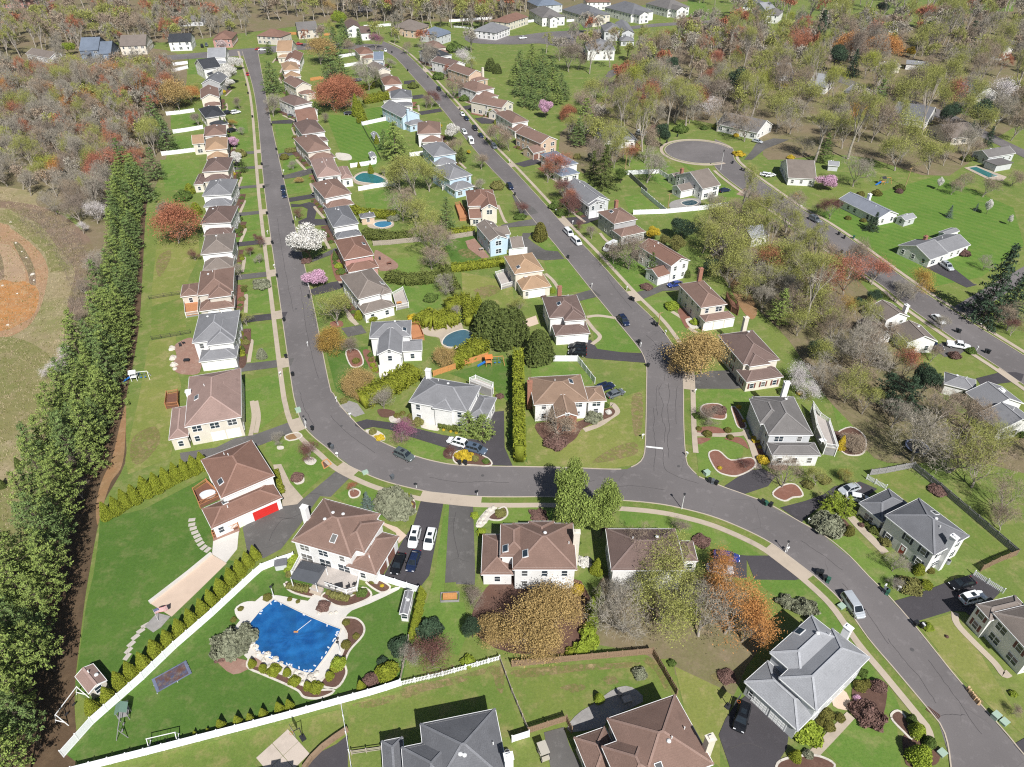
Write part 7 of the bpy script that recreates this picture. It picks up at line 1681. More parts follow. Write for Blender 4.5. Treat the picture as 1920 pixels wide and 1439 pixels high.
def pool(t, s, mat, label, cover=False, sm=4, rim=.35):
    P_ = smooth(tpts(t, s), sm, True) if sm else tpts(t, s); c = sum(P_, Vector((0, 0, 0))) / len(P_)
    root = empty('swimming_pool', c); L = [p - c for p in P_]; n = len(L)
    big = [p + p.normalized() * rim for p in L]
    me = strip_mesh('coping', [*big, big[0]], [*L, L[0]], .255 if cover else .165, COPING, .27); add('coping', me, root)
    v, f = [], []
    if cover: L = [a_.lerp(b_, k / 6) for a_, b_ in zip(L, L[1:] + L[:1]) for k in range(6)]; n = len(L)
    K = [1 - k / 22 for k in range(22)] if cover else [1.0, .5]
    for k in K:
        for i, p in enumerate(L):
            z = .16
            if cover:
                x_, y_ = p.x * k, p.y * k; e_ = min(1, (1 - k) * 5) * min(1, k * 5)
                z = .27 + e_ * (.022 * math.sin(x_ * 2.1 + y_ * 1.3) + .02 * math.sin(x_ * .9 - y_ * 3.1 + 1) + .016 * math.sin(i * .9 + 3 * math.sin(k * 6)) + .014 * math.sin(7 * x_ + 2 * math.sin(y_ * 2))) - .045 * min(1, max(0, (.82 - k) * 9))
            v.append((p.x * k, p.y * k, z))
    for r in range(len(K) - 1):
        for i in range(n):
            j = (i + 1) % n; f.append((r * n + i, r * n + j, (r + 1) * n + j, (r + 1) * n + i))
    f.append(tuple((len(K) - 1) * n + i for i in range(n)))
    me = bpy.data.meshes.new('cover' if cover else 'water'); me.from_pydata(v, [], f); me.materials.append(mat)
    if cover: me.polygons.foreach_set('use_smooth', [True] * len(me.polygons))
    add('cover' if cover else 'water', me, root)
    tag(root, label, 'swimming pool')
    return root, L
pr, PL = pool((1, 3), '135 190 260 250 400 318 520 368 635 412 600 490 530 600 430 735 380 735 260 695 150 650 60 605 -8 562 -55 470 -45 370 30 280', TARP, 'large pool under a wrinkled bright blue winter cover', True, 0, .2)
wb_ = MB(); wb_.box(-.2, -.09, 0, .2, .09, .1); WBAG = wb_.mesh('water_bag', [M('bag_pale', (.62, .66, .72), .4, .1, 3)])
rwb = random.Random(2)
for i in range(len(PL)):
    a_, b_ = PL[i], PL[(i + 1) % len(PL)]; m_ = max(1, int((b_ - a_).length / .75))
    for k in range(m_):
        if rwb.random() < .62: continue
        p = a_.lerp(b_, (k + .5) / m_) * rwb.uniform(.93, .975); add('water_bag', WBAG, pr, (p.x, p.y, .26), rwb.uniform(0, 3))
POOLW = water('pool_teal', (.03, .16, .16)); POOLB = water('pool_blue', (.05, .20, .34)); POOLD = water('pool_dark', (.03, .07, .09)); POOLG = water('pool_grey', (.06, .13, .17))
pool((1, 1), '1400 1135 1430 1085 1500 1050 1570 1040 1625 1075 1625 1120 1560 1150 1480 1165 1430 1160', POOLG, 'kidney-shaped grey-blue pool between thick hedges')
pool((1, 1), '888 242 930 226 1000 226 1015 248 960 268 905 262', POOLB, 'small bright blue pool above the olive hedge')
pool((1, 0), '745 1335 800 1302 880 1312 970 1352 950 1380 860 1376 770 1362', POOLW, 'green oval pool in the middle gardens')
pool((2, 1), '1270 85 1310 68 1360 66 1392 82 1370 100 1310 106', POOLD, 'small dark pool inside the white fence')
pool((3, 0), '1502 1262 1562 1256 1722 1324 1655 1336', POOLW, 'rectangular teal pool at the far right', False, 0)
# ------------------------------------------------------------------ patios and decks
BRICKP = groundmat('brick_patio', ((.34, .20, .155), (.30, .19, .15), (.42, .30, .24), (.30, .18, .14)), (.1, .5, 4)); GREYP = groundmat('grey_patio', ((.34, .32, .30), (.30, .28, .27), (.42, .40, .38), (.28, .27, .26)), (.1, .5, 4))
PALEC = M('pale_concrete', (.55, .52, .48), .85, .08, .6, co='w'); TANC = M('tan_concrete', (.54, .42, .33), .9, .08, .5, co='w'); DECKW = M('deck_cedar', (.42, .19, .09), .8, .2, 3); DECKB = M('deck_brown', (.16, .075, .05), .8, .2, 3); DECKG = M('deck_grey', (.40, .36, .33), .8, .12, 2)
def patio(t, s, mat, sm=3, z=.116, th=.1, name='patio'):
    P_ = tpts(t, s) if t else px(s)
    sheet(name, smooth(P_, sm, True) if sm else P_, z, mat, th)
patio((1, 3), '-110 330 -40 240 40 160 130 150 250 168 390 195 425 150 520 175 640 242 750 215 860 165 1050 92 1072 108 850 215 720 265 668 320 640 370 690 440 650 590 560 700 490 808 380 850 220 760 20 690 -130 560 -190 450', PALEC, 2)
patio((0, 3), '1760 260 1830 205 1919 200 2000 230 1960 400 1880 330 1800 340', PALEC, 3); patio((0, 3), '1600 570 1700 600 1850 640 1919 620 2010 700 1900 690 1750 745 1620 640', BRICKP, 3)
patio(None, '283 1133 352 1078 398 1041 425 1057 375 1106 322 1157', TANC, 0); patio(None, '398 1040 400 1016 448 997 445 1030 424 1056', PALEC, 0); patio((0, 3), '1085 385 1180 285 1280 310 1210 390 1150 430', GREYP, 0)
patio(None, '327 650 340 640 358 634 368 645 378 668 378 688 370 702 341 702 327 695 326 680 331 666', BRICKP); patio((0, 2), '1600 1180 1800 1112 1785 1050 1600 1100', BRICKP, 0)
patio((1, 1), '1570 372 1640 352 1750 492 1695 502 1590 425', BRICKP, 0); patio((1, 1), '895 440 960 470 1062 540 1045 582 930 592 890 520', BRICKP); patio((1, 1), '1235 1035 1390 992 1530 980 1560 1035 1660 1080 1620 1170 1450 1180 1390 1145 1370 1095 1280 1078', CONC)
patio((1, 1), '840 240 890 215 1010 215 1035 255 960 280 850 270', CONC, 3); patio((1, 0), '730 1330 800 1290 900 1300 990 1350 960 1395 760 1385', CONC, 3); patio((2, 1), '1190 80 1280 55 1400 55 1410 100 1300 125 1190 125', GREYP, 3); patio((3, 0), '1470 1262 1560 1245 1790 1330 1760 1360 1640 1345', CONC, 0)
patio((2, 3), '440 1180 430 1110 520 1020 600 975 740 870 850 832 940 868 982 950 780 1045 700 1080 690 1135', GREYP, 2); patio((1, 1), '920 1360 1110 1310 1190 1320 1100 1370 940 1435', PALEC, 0); patio((1, 2), '130 610 190 605 260 750 355 860 310 905 200 920 195 830 150 720', CONC, 0)
patio((1, 2), '945 1040 1060 1080 1130 1140 1070 1200 1050 1120 950 1060', TANC, 0); patio((1, 2), '620 170 700 130 760 150 815 225 740 250 660 200', GREYP, 0); patio((1, 2), '1250 300 1330 290 1370 330 1360 355 1240 330', STONE, 2)
patio((2, 2), '1920 610 2050 590 2060 640 1980 650', BRICKP); patio((3, 3), '480 950 560 860 610 930 630 1010 520 1000', TANC, 2); patio((3, 0), '1180 1000 1240 1000 1230 1030 1170 1030', CONC, 0); patio((1, 3), '1415 60 1500 55 1505 190 1415 200', GRASS, 0)
patio((2, 1), '70 970 180 930 200 990 110 1020', TANC, 0); patio((1, 2), '1000 250 1060 245 1090 290 1010 290', STONE, 2); patio((1, 0), '600 1150 700 1160 715 1200 620 1200', STONE); patio((2, 2), '740 960 800 940 850 960 800 990', STONE, 2) if False else None
P_ = tpts((1, 3), '360 1460 420 1380 500 1300 600 1225 690 1165'); o = empty('retaining_wall', P_[0]); g = MB()
for a_, b_ in zip(P_, P_[1:]): g.bar(a_ - P_[0] + Vector((0, 0, .45)), b_ - P_[0] + Vector((0, 0, .45)), .5, .95)
g.build('wall', WOODF, o); tag(o, 'brown timber retaining wall curving beside the bottom drive', 'wall', None, P_[2])
P_ = px('281 1132 316 1105 352 1077 397 1040'); o = empty('retaining_wall', P_[0]); g = MB()
for a_, b_ in zip(P_, P_[1:]): g.bar(a_ - P_[0] + Vector((0, 0, .3)), b_ - P_[0] + Vector((0, 0, .3)), .45, .62)
g.build('wall', PALEC, o); tag(o, 'low white wall along the upper side of the tan paved strip', 'wall', None, P_[1])
def deck(t, s, z, mat, label, rail=None, open_edges=(), steps=None):
    P_ = tpts(t, s) if t else px(s); c = sum(P_, Vector((0, 0, 0))) / len(P_); c.z = 0
    root = empty('deck', c); L = [p - c for p in P_]; n = len(L)
    add('floor', poly_area_mesh('floor', L, z, mat, .2), root)
    sk = MB()
    for i in range(n):
        a_, b_ = L[i] * .985, L[(i + 1) % n] * .985; sk.quad([(a_.x, a_.y, 0), (b_.x, b_.y, 0), (b_.x, b_.y, z - .2), (a_.x, a_.y, z - .2)])
    sk.build('skirt', WOODG if rail is TRIM else mat, root)
    if rail:
        for i in range(n):
            if i in open_edges: continue
            a_, b_ = L[i], L[(i + 1) % n]; a_.z = b_.z = 0; ln = (b_ - a_).length; r = MB(); up = Vector((0, 0, 1))
            r.bar(a_ + up * (z + .95), b_ + up * (z + .95), .09, .07); r.bar(a_ + up * (z + .12), b_ + up * (z + .12), .06, .06)
            for k in range(int(ln / .22)):
                p = a_.lerp(b_, (k + .5) / int(ln / .22)); r.box(p.x - .03, p.y - .03, z + .1, p.x + .03, p.y + .03, z + .93)
            r.build('railing', rail, root)
            pb = MB(); pb.box(a_.x - .07, a_.y - .07, 0, a_.x + .07, a_.y + .07, z + 1.1); pb.build('post', rail, root)
    tag(root, label, 'deck')
deck(None, '567 1049 676 1082 671 1112 651 1118 611 1104 589 1097 549 1083', .8, DECKG, 'stone-grey deck with white railing behind the pool house', TRIM, (0, 4))
deck((0, 2), '1462 832 1560 762 1662 862 1505 935', .9, DECKB, 'dark brown deck with oval white tub beside the red-garage house', DECKW)
deck((0, 2), '1600 1120 1790 1052 1795 1085 1605 1160', .6, DECKB, 'brown wooden porch below the red-garage house', DECKW)
deck((3, 2), '315 215 370 300 435 345 497 545 410 530 345 380', 2.2, DECKG, 'high deck with white railings behind the white-decked house', TRIM)
deck((1, 1), '1028 795 1105 752 1147 870 1055 890', .8, DECKG, 'grey deck with outdoor chairs behind the second house up the second row', TRIM)
deck((1, 1), '1795 640 1919 600 1960 700 1840 735', .8, DECKG, 'pale grey deck behind the tan-roofed house', TRIM)
deck((1, 1), '1140 1085 1150 1022 1222 1012 1262 1112 1180 1135', .7, DECKW, 'orange-brown deck behind the white double-garage house', DECKW)
deck((1, 1), '1495 115 1530 105 1595 215 1530 220', .7, DECKW, 'red-brown deck left of the arched-gable house', DECKW)
deck((0, 1), '1385 810 1500 800 1495 930 1400 945', .7, DECKW, 'orange deck behind the third house up the left row', TRIM)
deck((0, 2), '1262 100 1345 85 1345 180 1250 190', .8, DECKB, 'brown deck behind the long rosy-roofed house', DECKW)
deck((2, 1), '1600 810 1680 880 1690 930 1640 900', 1.6, DECKB, 'brown deck behind the three-garage house', DECKB)
deck((1, 0), '960 785 1030 775 1050 850 975 850', .7, DECKG, 'small cluttered deck left of the sixth house up the third row', TRIM)
deck((1, 0), '1345 1355 1430 1335 1470 1410 1400 1430', .8, DECKG, 'grey deck left of the second house up the third row', TRIM)
deck((2, 0), '655 1100 740 1095 740 1125 660 1130', .8, DECKG, 'pale deck in front of the turning-circle grey house', TRIM)
deck((1, 2), '1605 40 1650 20 1780 75 1770 105', 2.4, DECKG, 'rear deck with white railings behind the white arched-entry house', TRIM)

bed('1480 530 1545 507 1640 578 1790 560 1815 620 1700 685 1600 680 1530 640', (2, 2), RMULCH, STONE); bed('1390 408 1490 412 1460 435 1400 455', (2, 2), RMULCH); bed('1590 412 1720 407 1775 490 1700 450', (2, 2), RMULCH); bed('1650 180 1685 195 1750 320 1700 325 1670 250', (2, 2), RMULCH, STONE); bed('1385 332 1500 322 1585 345 1590 372 1400 368', (2, 2), RMULCH); bed('1450 160 1560 160 1600 230 1580 265 1480 250 1420 200', (2, 2), RMULCH, STONE)
bed('180 300 250 440 340 490 470 420 540 330 740 250 770 200 700 190 480 290', (2, 2), MULCH); bed('1800 370 1870 380 1910 560 1860 560', (2, 2), RMULCH)
bed('40 830 110 770 200 760 255 835 180 850 120 875', (3, 2), RMULCH, STONE); bed('500 400 620 330 720 400 715 510 640 535 560 510', (3, 2), MULCH, STONE); bed('540 1010 610 1060 650 1090 590 1140 480 1140 400 1110', (3, 2), MULCH)
bed('930 1070 975 1025 1030 1080 1080 1220 1020 1170', (3, 3), MULCH, STONE); bed('1010 1220 1080 1200 1270 1300 1260 1420 1060 1439 1020 1350', (3, 3), MULCH); bed('640 820 760 790 890 850 840 1120 740 1140 640 1040', (3, 3), MULCH); bed('100 1400 300 1360 420 1380 490 1439 300 1500 90 1480', (3, 3), MULCH, STONE)
bed('360 570 410 550 455 575 430 610 380 605', (1, 2), STONE); bed('160 470 205 470 205 492 165 495', (1, 2), STONE); bed('270 700 350 690 360 740 300 757', (1, 2), STONE); bed('705 810 740 795 775 815 760 845 715 850', (1, 2), RMULCH, STONE); bed('222 395 300 372 335 385 330 405 250 425', (1, 2), BARE, STONE, sm=2); bed('500 590 530 570 560 605 515 635', (1, 2), MULCH, WOODO, sm=0)
bed('820 350 900 350 965 390 960 430 880 400', (1, 2), STONE); bed('1095 850 1150 830 1195 890 1190 950 1130 940', (1, 2), STONE); bed('1405 510 1450 485 1510 510 1500 560 1420 560', (1, 2), MULCH); bed('1500 520 1600 510 1730 560 1760 610 1650 610 1500 590', (1, 2), MULCH, STONE); bed('1650 1060 1680 1000 1760 920 1810 935 1740 1030 1690 1080', (1, 2), STONE); bed('1750 1010 1790 970 1860 930 1880 980 1830 1020', (1, 2), MULCH, STONE); bed('910 200 960 190 1040 210 1020 250 940 250', (1, 2), MULCH); bed('900 900 1000 840 1180 880 1190 940 1160 990 1000 1000', (1, 2), MULCH)
bed('220 60 310 90 420 110 420 160 270 120', (1, 3), MULCH, STONE); bed('500 170 560 130 700 170 800 100 860 150 780 200 640 232', (1, 3), MULCH, STONE); bed('830 50 890 30 1000 90 940 125', (1, 3), MULCH, STONE); bed('640 340 740 330 800 380 795 450 700 560 660 660 670 740 600 840 480 810 560 740 650 600 690 450', (1, 3), MULCH, STONE); bed('0 600 150 690 260 740 350 800 380 860 480 870 580 870 480 915 370 910 320 860 200 800 60 740 -60 680', (1, 3), MULCH, STONE)
bed('560 480 640 460 670 640 600 660', (1, 1), RMULCH); bed('680 1200 760 1190 800 1290 720 1310', (1, 1), RMULCH, STONE); bed('800 1200 860 1200 920 1350 860 1330', (1, 1), RMULCH); bed('560 980 640 970 650 1010 570 1020', (1, 1), RMULCH); bed('1770 1150 1830 1140 1850 1280 1800 1320', (0, 1), MULCH); bed('1770 720 1815 720 1820 880 1770 880', (0, 1), MULCH); bed('1240 880 1320 900 1340 1000 1300 1020', (2, 1), RMULCH); bed('1300 960 1380 950 1420 1010 1350 1030', (2, 1), STONE)
# ------------------------------------------------------------------ small things
BINM = {k: M('bin_' + k, v, .5, .08, 2) for k, v in dict(black=(.02, .022, .025), green=(.03, .10, .07), blue=(.03, .06, .16), grey=(.10, .11, .12)).items()}
g = MB(); i0 = 0
for (x0, x1, z0, z1) in ((.24, .31, .06, 1.0),):
    g.v += [(-.22, -.26, z0), (.22, -.26, z0), (.22, .22, z0), (-.22, .22, z0), (-.3, -.36, z1), (.3, -.36, z1), (.3, .32, z1), (-.3, .32, z1)]
    for f in ((0, 3, 2, 1), (4, 5, 6, 7), (0, 1, 5, 4), (1, 2, 6, 5), (2, 3, 7, 6), (3, 0, 4, 7)): g.f.append(f); g.m.append(0)
g.tube((-.28, .26, .12), (.28, .26, .12), .12, .12, 8)
BINB = g.mesh('body', [BINM['black']])
g = MB(); g.box(-.33, -.4, 1.0, .33, .34, 1.07); g.bar((-.28, .38, 1.0), (.28, .38, 1.0), .05, .05); BINL = g.mesh('lid', [BINM['black']])
def wheelie(t, x, y, col='black', rz=None):
    p = tat(t, x, y); o = empty('wheeled_bin', (p.x, p.y, .06), rz if rz is not None else (x * 7 + y) % 6.28)
    for m_, n_ in ((BINB, 'body'), (BINL, 'lid')): setmat(add(n_, m_, o), 0, BINM[col])
    tag(o, f'{col} wheeled bin at the kerb {relation(p)}', 'bin', 'wheeled bins along the kerbs')
g = MB(); g.box(-.05, -.05, 0, .05, .05, 1.05); MPOST = g.mesh('post', [TRIM])
g = MB(); g.box(-.13, -.28, 1.03, .13, .28, 1.2); g.tube((0, -.28, 1.2), (0, .28, 1.2), .13, .13, 10); g.box(.13, .05, 1.15, .16, .1, 1.45); MBOX = g.mesh('box', [TRIM])
MCOL = dict(white=TRIM, black=BINM['black'], wood=WOODO)
def mailbox(t, x, y, col='white'):
    p = tat(t, x, y); o = empty('mailbox', (p.x, p.y, .05), (x * 3 + y) % 6.28)
    a_ = add('post', MPOST, o); setmat(a_, 0, MCOL['wood'] if col == 'wood' else MCOL['white']); b_ = add('box', MBOX, o); setmat(b_, 0, MCOL['black'] if col == 'black' else MCOL['white'])
    tag(o, f'{col} mailbox by the kerb {relation(p)}', 'mailbox', 'mailboxes along the kerbs')
for t, s in (((1, 2), '425 348 black;556 478 black;575 490 grey;1025 715 grey;1528 607 black;1570 607 black'), ((2, 2), '1478 738 black;1503 748 grey;1530 758 black;1878 900 black;1900 912 green'), ((3, 2), '18 922 black;368 1427 black;396 1432 black'), ((3, 3), '420 35 black;446 52 green;872 128 grey;888 142 green;1148 392 black;1100 378 black'),
             ((2, 1), '890 812 black;908 820 black;1062 1000 black;1085 1010 black;1018 1315 black;950 1138 black;420 500 black;22 28 black'), ((1, 1), '85 172 black;125 392 black;160 642 black;398 797 black;213 972 black;278 1382 black;228 1248 black;282 240 black;335 512 black;1102 1328 black'),
             ((1, 0), '45 1242 black;155 1130 black;118 945 black;205 1335 black;60 1415 black;1428 718 black;1530 828 black;1730 1055 black;1138 535 black;1020 400 black;1290 585 black;1105 388 black'), ((0, 0), '1845 645 black;1895 885 black;1862 708 black'),
             ((3, 1), '528 325 black;570 352 black;548 460 black;105 60 black;1630 1208 black;1652 1215 black;1410 1052 black;1430 1060 black;640 352 green'), ((2, 0), '1160 1075 black;1240 1027 black;1652 1230 black;1720 1280 black;1738 1287 black')):
    for e in s.split(';'):
        w = e.split(); wheelie(t, float(w[0]), float(w[1]), w[2])
for t, s in (((1, 2), '375 300 black;612 552 white;1203 782 black;1660 838 black;708 255 white;605 135 white'), ((2, 2), '1308 548 white;978 412 white;1372 75 white'), ((3, 2), '300 1048 white;140 1262 white'), ((3, 3), '972 118 white;1150 400 white;868 105 white'), ((2, 1), '598 718 white;965 1165 white;455 245 white;330 160 white;860 742 white;1150 1072 white'), ((1, 1), '90 320 white;140 575 white;395 715 white;185 1385 white;390 1160 white;300 215 white'), ((1, 0), '1375 805 white;210 1300 white;100 905 black;1255 530 white;1900 1225 white'), ((3, 1), '1562 1192 white;245 130 white')):
    for e in s.split(';'):
        w = e.split(); mailbox(t, float(w[0]), float(w[1]), w[2])
# street lamps
g = MB(); g.tube((0, 0, 0), (0, 0, 3.7), .09, .06, 8); g.tube((0, 0, 0), (0, 0, .5), .14, .11, 8); LPOLE = g.mesh('pole', [VENT])
g = MB(); g.tube((0, 0, 3.7), (0, 0, 4.1), .12, .24, 8); g.dome((0, 0, 4.1), .26, .26, .16, 8, 3); LHEAD = g.mesh('lamp_head', [DARKM])
def lamp(t, x, y, label, k=1.0):
    p = tat(t, x, y); o = empty('street_lamp', (p.x, p.y, .05)); o.scale = (1, 1, k); add('pole', LPOLE, o); add('lamp_head', LHEAD, o); tag(o, label, 'street lamp', 'street lamps')
lamp((2, 2), 1272, 938, 'lamp post on the verge opposite the road junction'); lamp((3, 3), 560, -60, 'lamp post on the verge right of the concrete drive apron') if False else None
lamp((2, 0), 1565, 1275, 'tall lamp post at the mouth of the turning circle', 1.9); lamp((3, 2), 128, 1262, 'short lamp post beside the curved road at the right', .7); lamp((1, 3), 135, 165, 'white lamp post at the upper left corner of the covered pool', .7); lamp((1, 3), 630, 580, 'white lamp post on the right side of the covered pool', .7); lamp((1, 2), 375, 330, 'dark lamp post by the first driveway of the left kerb', .8)
# utility poles
POLEW = M('pole_wood', (.36, .25, .13), .9, .2, 3)
g = MB(); g.tube((0, 0, 0), (0, 0, 9.5), .16, .11, 8); UPOLE = g.mesh('pole', [POLEW]); g = MB(); g.box(-1.1, -.06, 8.7, 1.1, .06, 8.84); [g.tube((x, 0, 8.84), (x, 0, 9.05), .05, .04, 6) for x in (-1, -.4, .4, 1)]; UARM = g.mesh('crossarm', [POLEW])
for t, x, y, l, k in (((2, 1), 1165, 152, 'wooden utility pole at the corner of the white fence', .75), ((2, 1), 1098, 1000, 'wooden pole on the verge in front of the three-garage house', .42), ((2, 0), 850, 1270, 'pale pole on the lawn below the turning-circle grey house', .7), ((3, 0), 1030, 1400, 'wooden pole on the lawn right of the tall bare tree', .8), ((2, 0), 925, 920, 'wooden pole at the wood edge above the turning-circle grey house', .6)):
    p = tat(t, x, y); o = empty('utility_pole', p, .6); o.scale = (1, 1, k); add('pole', UPOLE, o); add('crossarm', UARM, o); tag(o, l, 'utility pole')
# utility boxes, drain, bags
BOXG = M('cabinet_green', (.32, .42, .34), .6, .06, 2)
for t, x, y, l in (((2, 2), 1458, 680, 'pale green utility cabinet on the corner lawn'), ((3, 3), 548, 240, 'green utility cover on the verge beside the silver minivan'), ((3, 3), 1700, 1068, 'green utility cabinet at the right kerb'), ((3, 3), 1768, 1108, 'lower green utility cover right of the kerb cabinet'), ((3, 3), 1300, 1340, 'pale utility cover by the bottom pavement'), ((1, 2), 820, 672, 'white utility cover on the verge below the curve'), ((1, 2), 318, 210, 'small white cabinet on the verge at the curve')):
    p = tat(t, x, y); o = empty('utility_cabinet', p, .5); k = .55 if 'cover' in l else 1.1; g = MB(); g.box(-.55, -.45, 0, .55, .45, k * .8); g.build('case', BOXG, o); g = MB(); g.box(-.6, -.5, k * .8, .6, .5, k * .8 + .08); g.build('lid', BOXG, o); tag(o, l, 'utility cabinet')
p = tat((3, 3), 1236, 1032); o = empty('storm_drain', (p.x, p.y, .07), math.radians(-50)); g = MB(); g.box(-.9, -.4, 0, .9, -.3, .06); g.box(-.9, .3, 0, .9, .4, .06); [g.box(-.9 + k * .2, -.3, 0, -.82 + k * .2, .3, .045) for k in range(10)]; g.build('grate', M('rust_iron', (.10, .045, .03), .8, .2, 4), o); tag(o, 'rusty storm drain grate at the kerb of the lower right road', 'drain')
BAGP = M('paper_bag', (.55, .38, .22), .9, .12, 4); g = MB(); g.box(-.2, -.16, 0, .2, .16, .85); g.v[4:8] = [(x * .8, y * .6, z) for x, y, z in g.v[4:8]]; BAG = g.mesh('yard_waste_bag', [BAGP])
for k, (x, y) in enumerate(((1493, 858), (1508, 880), (1523, 900), (1537, 920), (1550, 938), (1564, 952), (1576, 968))):
    p = tat((3, 3), x, y); o = add('yard_waste_bag', BAG, None, (p.x, p.y, .04), k * .7); tag(o, 'brown paper yard-waste bag in the row at the right kerb', 'bag', 'paper yard-waste bags at the right kerb')
# stepping stones, sports court
SSTONE = M('step_stone', (.44, .40, .36), .9, .12, 2); PADM = M('court_concrete', (.47, .40, .34), .9, .1, .9, co='w')
g = MB(); g.box(-.62, -.38, 0, .62, .38, .11); STEP = g.mesh('slab', [SSTONE])
def steps(t, s, rz, nm, label):
    pts = tpts(t, s); o = empty('stepping_stones', pts[0])
    for k, p in enumerate(pts): add('slab', STEP, o, (p.x - pts[0].x, p.y - pts[0].y, 0), rz + .12 * k)
    structure(o); [structure(c_) for c_ in o.children]
steps((0, 2), '1440 1022 1440 1057 1450 1086 1462 1116 1477 1144 1490 1172 1506 1201 1528 1229 1558 1247', .15, '', ''); steps((0, 3), '1090 380 1056 418 1017 464 985 517 965 566 955 612', .7, '', '')
c4 = tpts((1, 3), '240 1155 405 1340 180 1540 0 1372'); ctr_ = sum(c4, Vector((0, 0, 0))) / 4; co_ = empty('sports_court', ctr_)
for i_ in range(2):
    for j_ in range(2):
        f = lambda a_, b_: c4[0] + (c4[1] - c4[0]) * a_ + (c4[3] - c4[0]) * b_ - ctr_
        q = [f(i_ / 2 + .006, j_ / 2 + .006), f(i_ / 2 + .494, j_ / 2 + .006), f(i_ / 2 + .494, j_ / 2 + .494), f(i_ / 2 + .006, j_ / 2 + .494)]
        add('slab', poly_area_mesh('slab', q, .1, PADM, .1), co_)
tag(co_, 'small concrete sports court of four slabs at the bottom edge', 'sports court')
# basketball hoops
def hoop(t, x, y, rz, label):
    p = tat(t, x, y); o = empty('basketball_hoop', p, rz)
    g = MB(); g.box(-.5, -.35, 0, .5, .35, .18); g.build('base', DARKM, o); g = MB(); g.tube((0, 0, .1), (0, 0, 3.0), .07, .06, 8); g.bar((0, 0, 2.9), (0, -.9, 3.1), .08, .08); g.build('pole', DARKM, o)
    g = MB(); g.box(-.9, -.98, 2.75, .9, -.93, 3.8); g.build('backboard', GLASS, o); g = MB(); [g.bar((.23 * math.cos(a_), -1.22 + .23 * math.sin(a_), 2.95), (.23 * math.cos(a_ + .63), -1.22 + .23 * math.sin(a_ + .63), 2.95), .03, .03) for a_ in np.arange(0, 6.28, .628)]; g.build('rim', M('hoop_orange', (.5, .12, .03), .5, .05, 2), o)
    tag(o, label, 'basketball hoop')
hoop((1, 3), 352, 1222, -.9, 'grey basketball hoop beside the concrete sports court'); hoop((2, 3), 1620, 985, .8, 'black basketball hoop on the lawn beside the dark drive')
# garden sheds' neighbours: playsets, swings, trampolines
def legs(mb, pts, w=.09):
    for a_, b_ in pts: mb.bar(a_, b_, w, w)
def swing(t, x, y, rz, k, mat, label):
    p = tat(t, x, y); o = empty('swing_frame', p, rz); o.scale = (k, k, k); g = MB()
    legs(g, [((-2, -1, 0), (-2, 0, 2.4)), ((-2, 1, 0), (-2, 0, 2.4)), ((2, -1, 0), (2, 0, 2.4)), ((2, 1, 0), (2, 0, 2.4)), ((-2.1, 0, 2.4), (2.1, 0, 2.4)), ((-2, -.7, .7), (-2, .7, .7)), ((2, -.7, .7), (2, .7, .7))]); g.build('frame', mat, o)
    for sx in (-.9, .5): g = MB(); g.bar((sx - .2, 0, 2.4), (sx - .2, 0, .6), .03, .03); g.bar((sx + .2, 0, 2.4), (sx + .2, 0, .6), .03, .03); g.box(sx - .25, -.12, .55, sx + .25, .12, .6); g.build('swing_seat', DARKM, o)
    tag(o, label, 'swing')
swing((0, 3), 545, 1010, 1.35, 1.1, TRIM, 'white metal swing frame under the pines beside the white fence'); swing((0, 3), 1240, 1262, .25, .95, TRIM, 'white bench swing against the bottom white fence')
def playset(t, x, y, rz, k, wood, roofc, slidec, label):
    p = tat(t, x, y); o = empty('playset', p, rz); o.scale = (k, k, k); g = MB()
    for sx in (-.7, .7):
        for sy in (-.7, .7): g.box(sx - .06, sy - .06, 0, sx + .06, sy + .06, 2.6)
    g.box(-.8, -.8, 1.2, .8, .8, 1.3); g.bar((.7, 0, 2.4), (3.6, 0, 2.4), .12, .12); legs(g, [((3.6, 0, 2.4), (3.9, -.9, 0)), ((3.6, 0, 2.4), (3.9, .9, 0))]); g.build('frame', wood, o)
    g = MB(); g.quad([(-.95, -.95, 2.5), (.95, -.95, 2.5), (.95, 0, 3.2), (-.95, 0, 3.2)]); g.quad([(-.95, .95, 2.5), (-.95, 0, 3.2), (.95, 0, 3.2), (.95, .95, 2.5)]); g.build('roof', roofc, o)
    g = MB(); g.bar((-.8, -.3, 1.3), (-2.8, -.3, .15), .6, .06); g.bar((-.8, -.6, 1.4), (-2.8, -.6, .25), .05, .2); g.bar((-.8, 0, 1.4), (-2.8, 0, .25), .05, .2); g.build('slide', slidec, o)
    for sx in (1.6, 2.7): g = MB(); g.bar((sx - .2, 0, 2.4), (sx - .2, 0, .6), .03, .03); g.bar((sx + .2, 0, 2.4), (sx + .2, 0, .6), .03, .03); g.box(sx - .25, -.12, .55, sx + .25, .12, .6); g.build('swing_seat', slidec, o)
    tag(o, label, 'playset')
PBLUE = M('play_blue', (.03, .17, .50), .35, .04, 2); PORANGE = M('play_orange', (.50, .13, .02), .5, .06, 2); PGREEN = M('play_green', (.15, .24, .19), .5, .06, 2)
playset((1, 1), 1745, 1300, .15, 1.0, WOODO, PORANGE, PBLUE, 'orange playset with blue slide on the lawn beside the cedar fence'); playset((0, 3), 945, 1060, -1.3, .9, WOODG, PGREEN, WOODG, 'weathered wooden climbing tower with green roof on the pool lawn'); playset((0, 1), 1015, 1410, .2, .9, TRIM, TRIM, PBLUE, 'white playset with pale blue slide beside the pine row')
playset((3, 0), 850, 1385, .3, 1.0, WOODO, DARKM, PBLUE, 'playset with blue slide under the tall bare tree at the right')
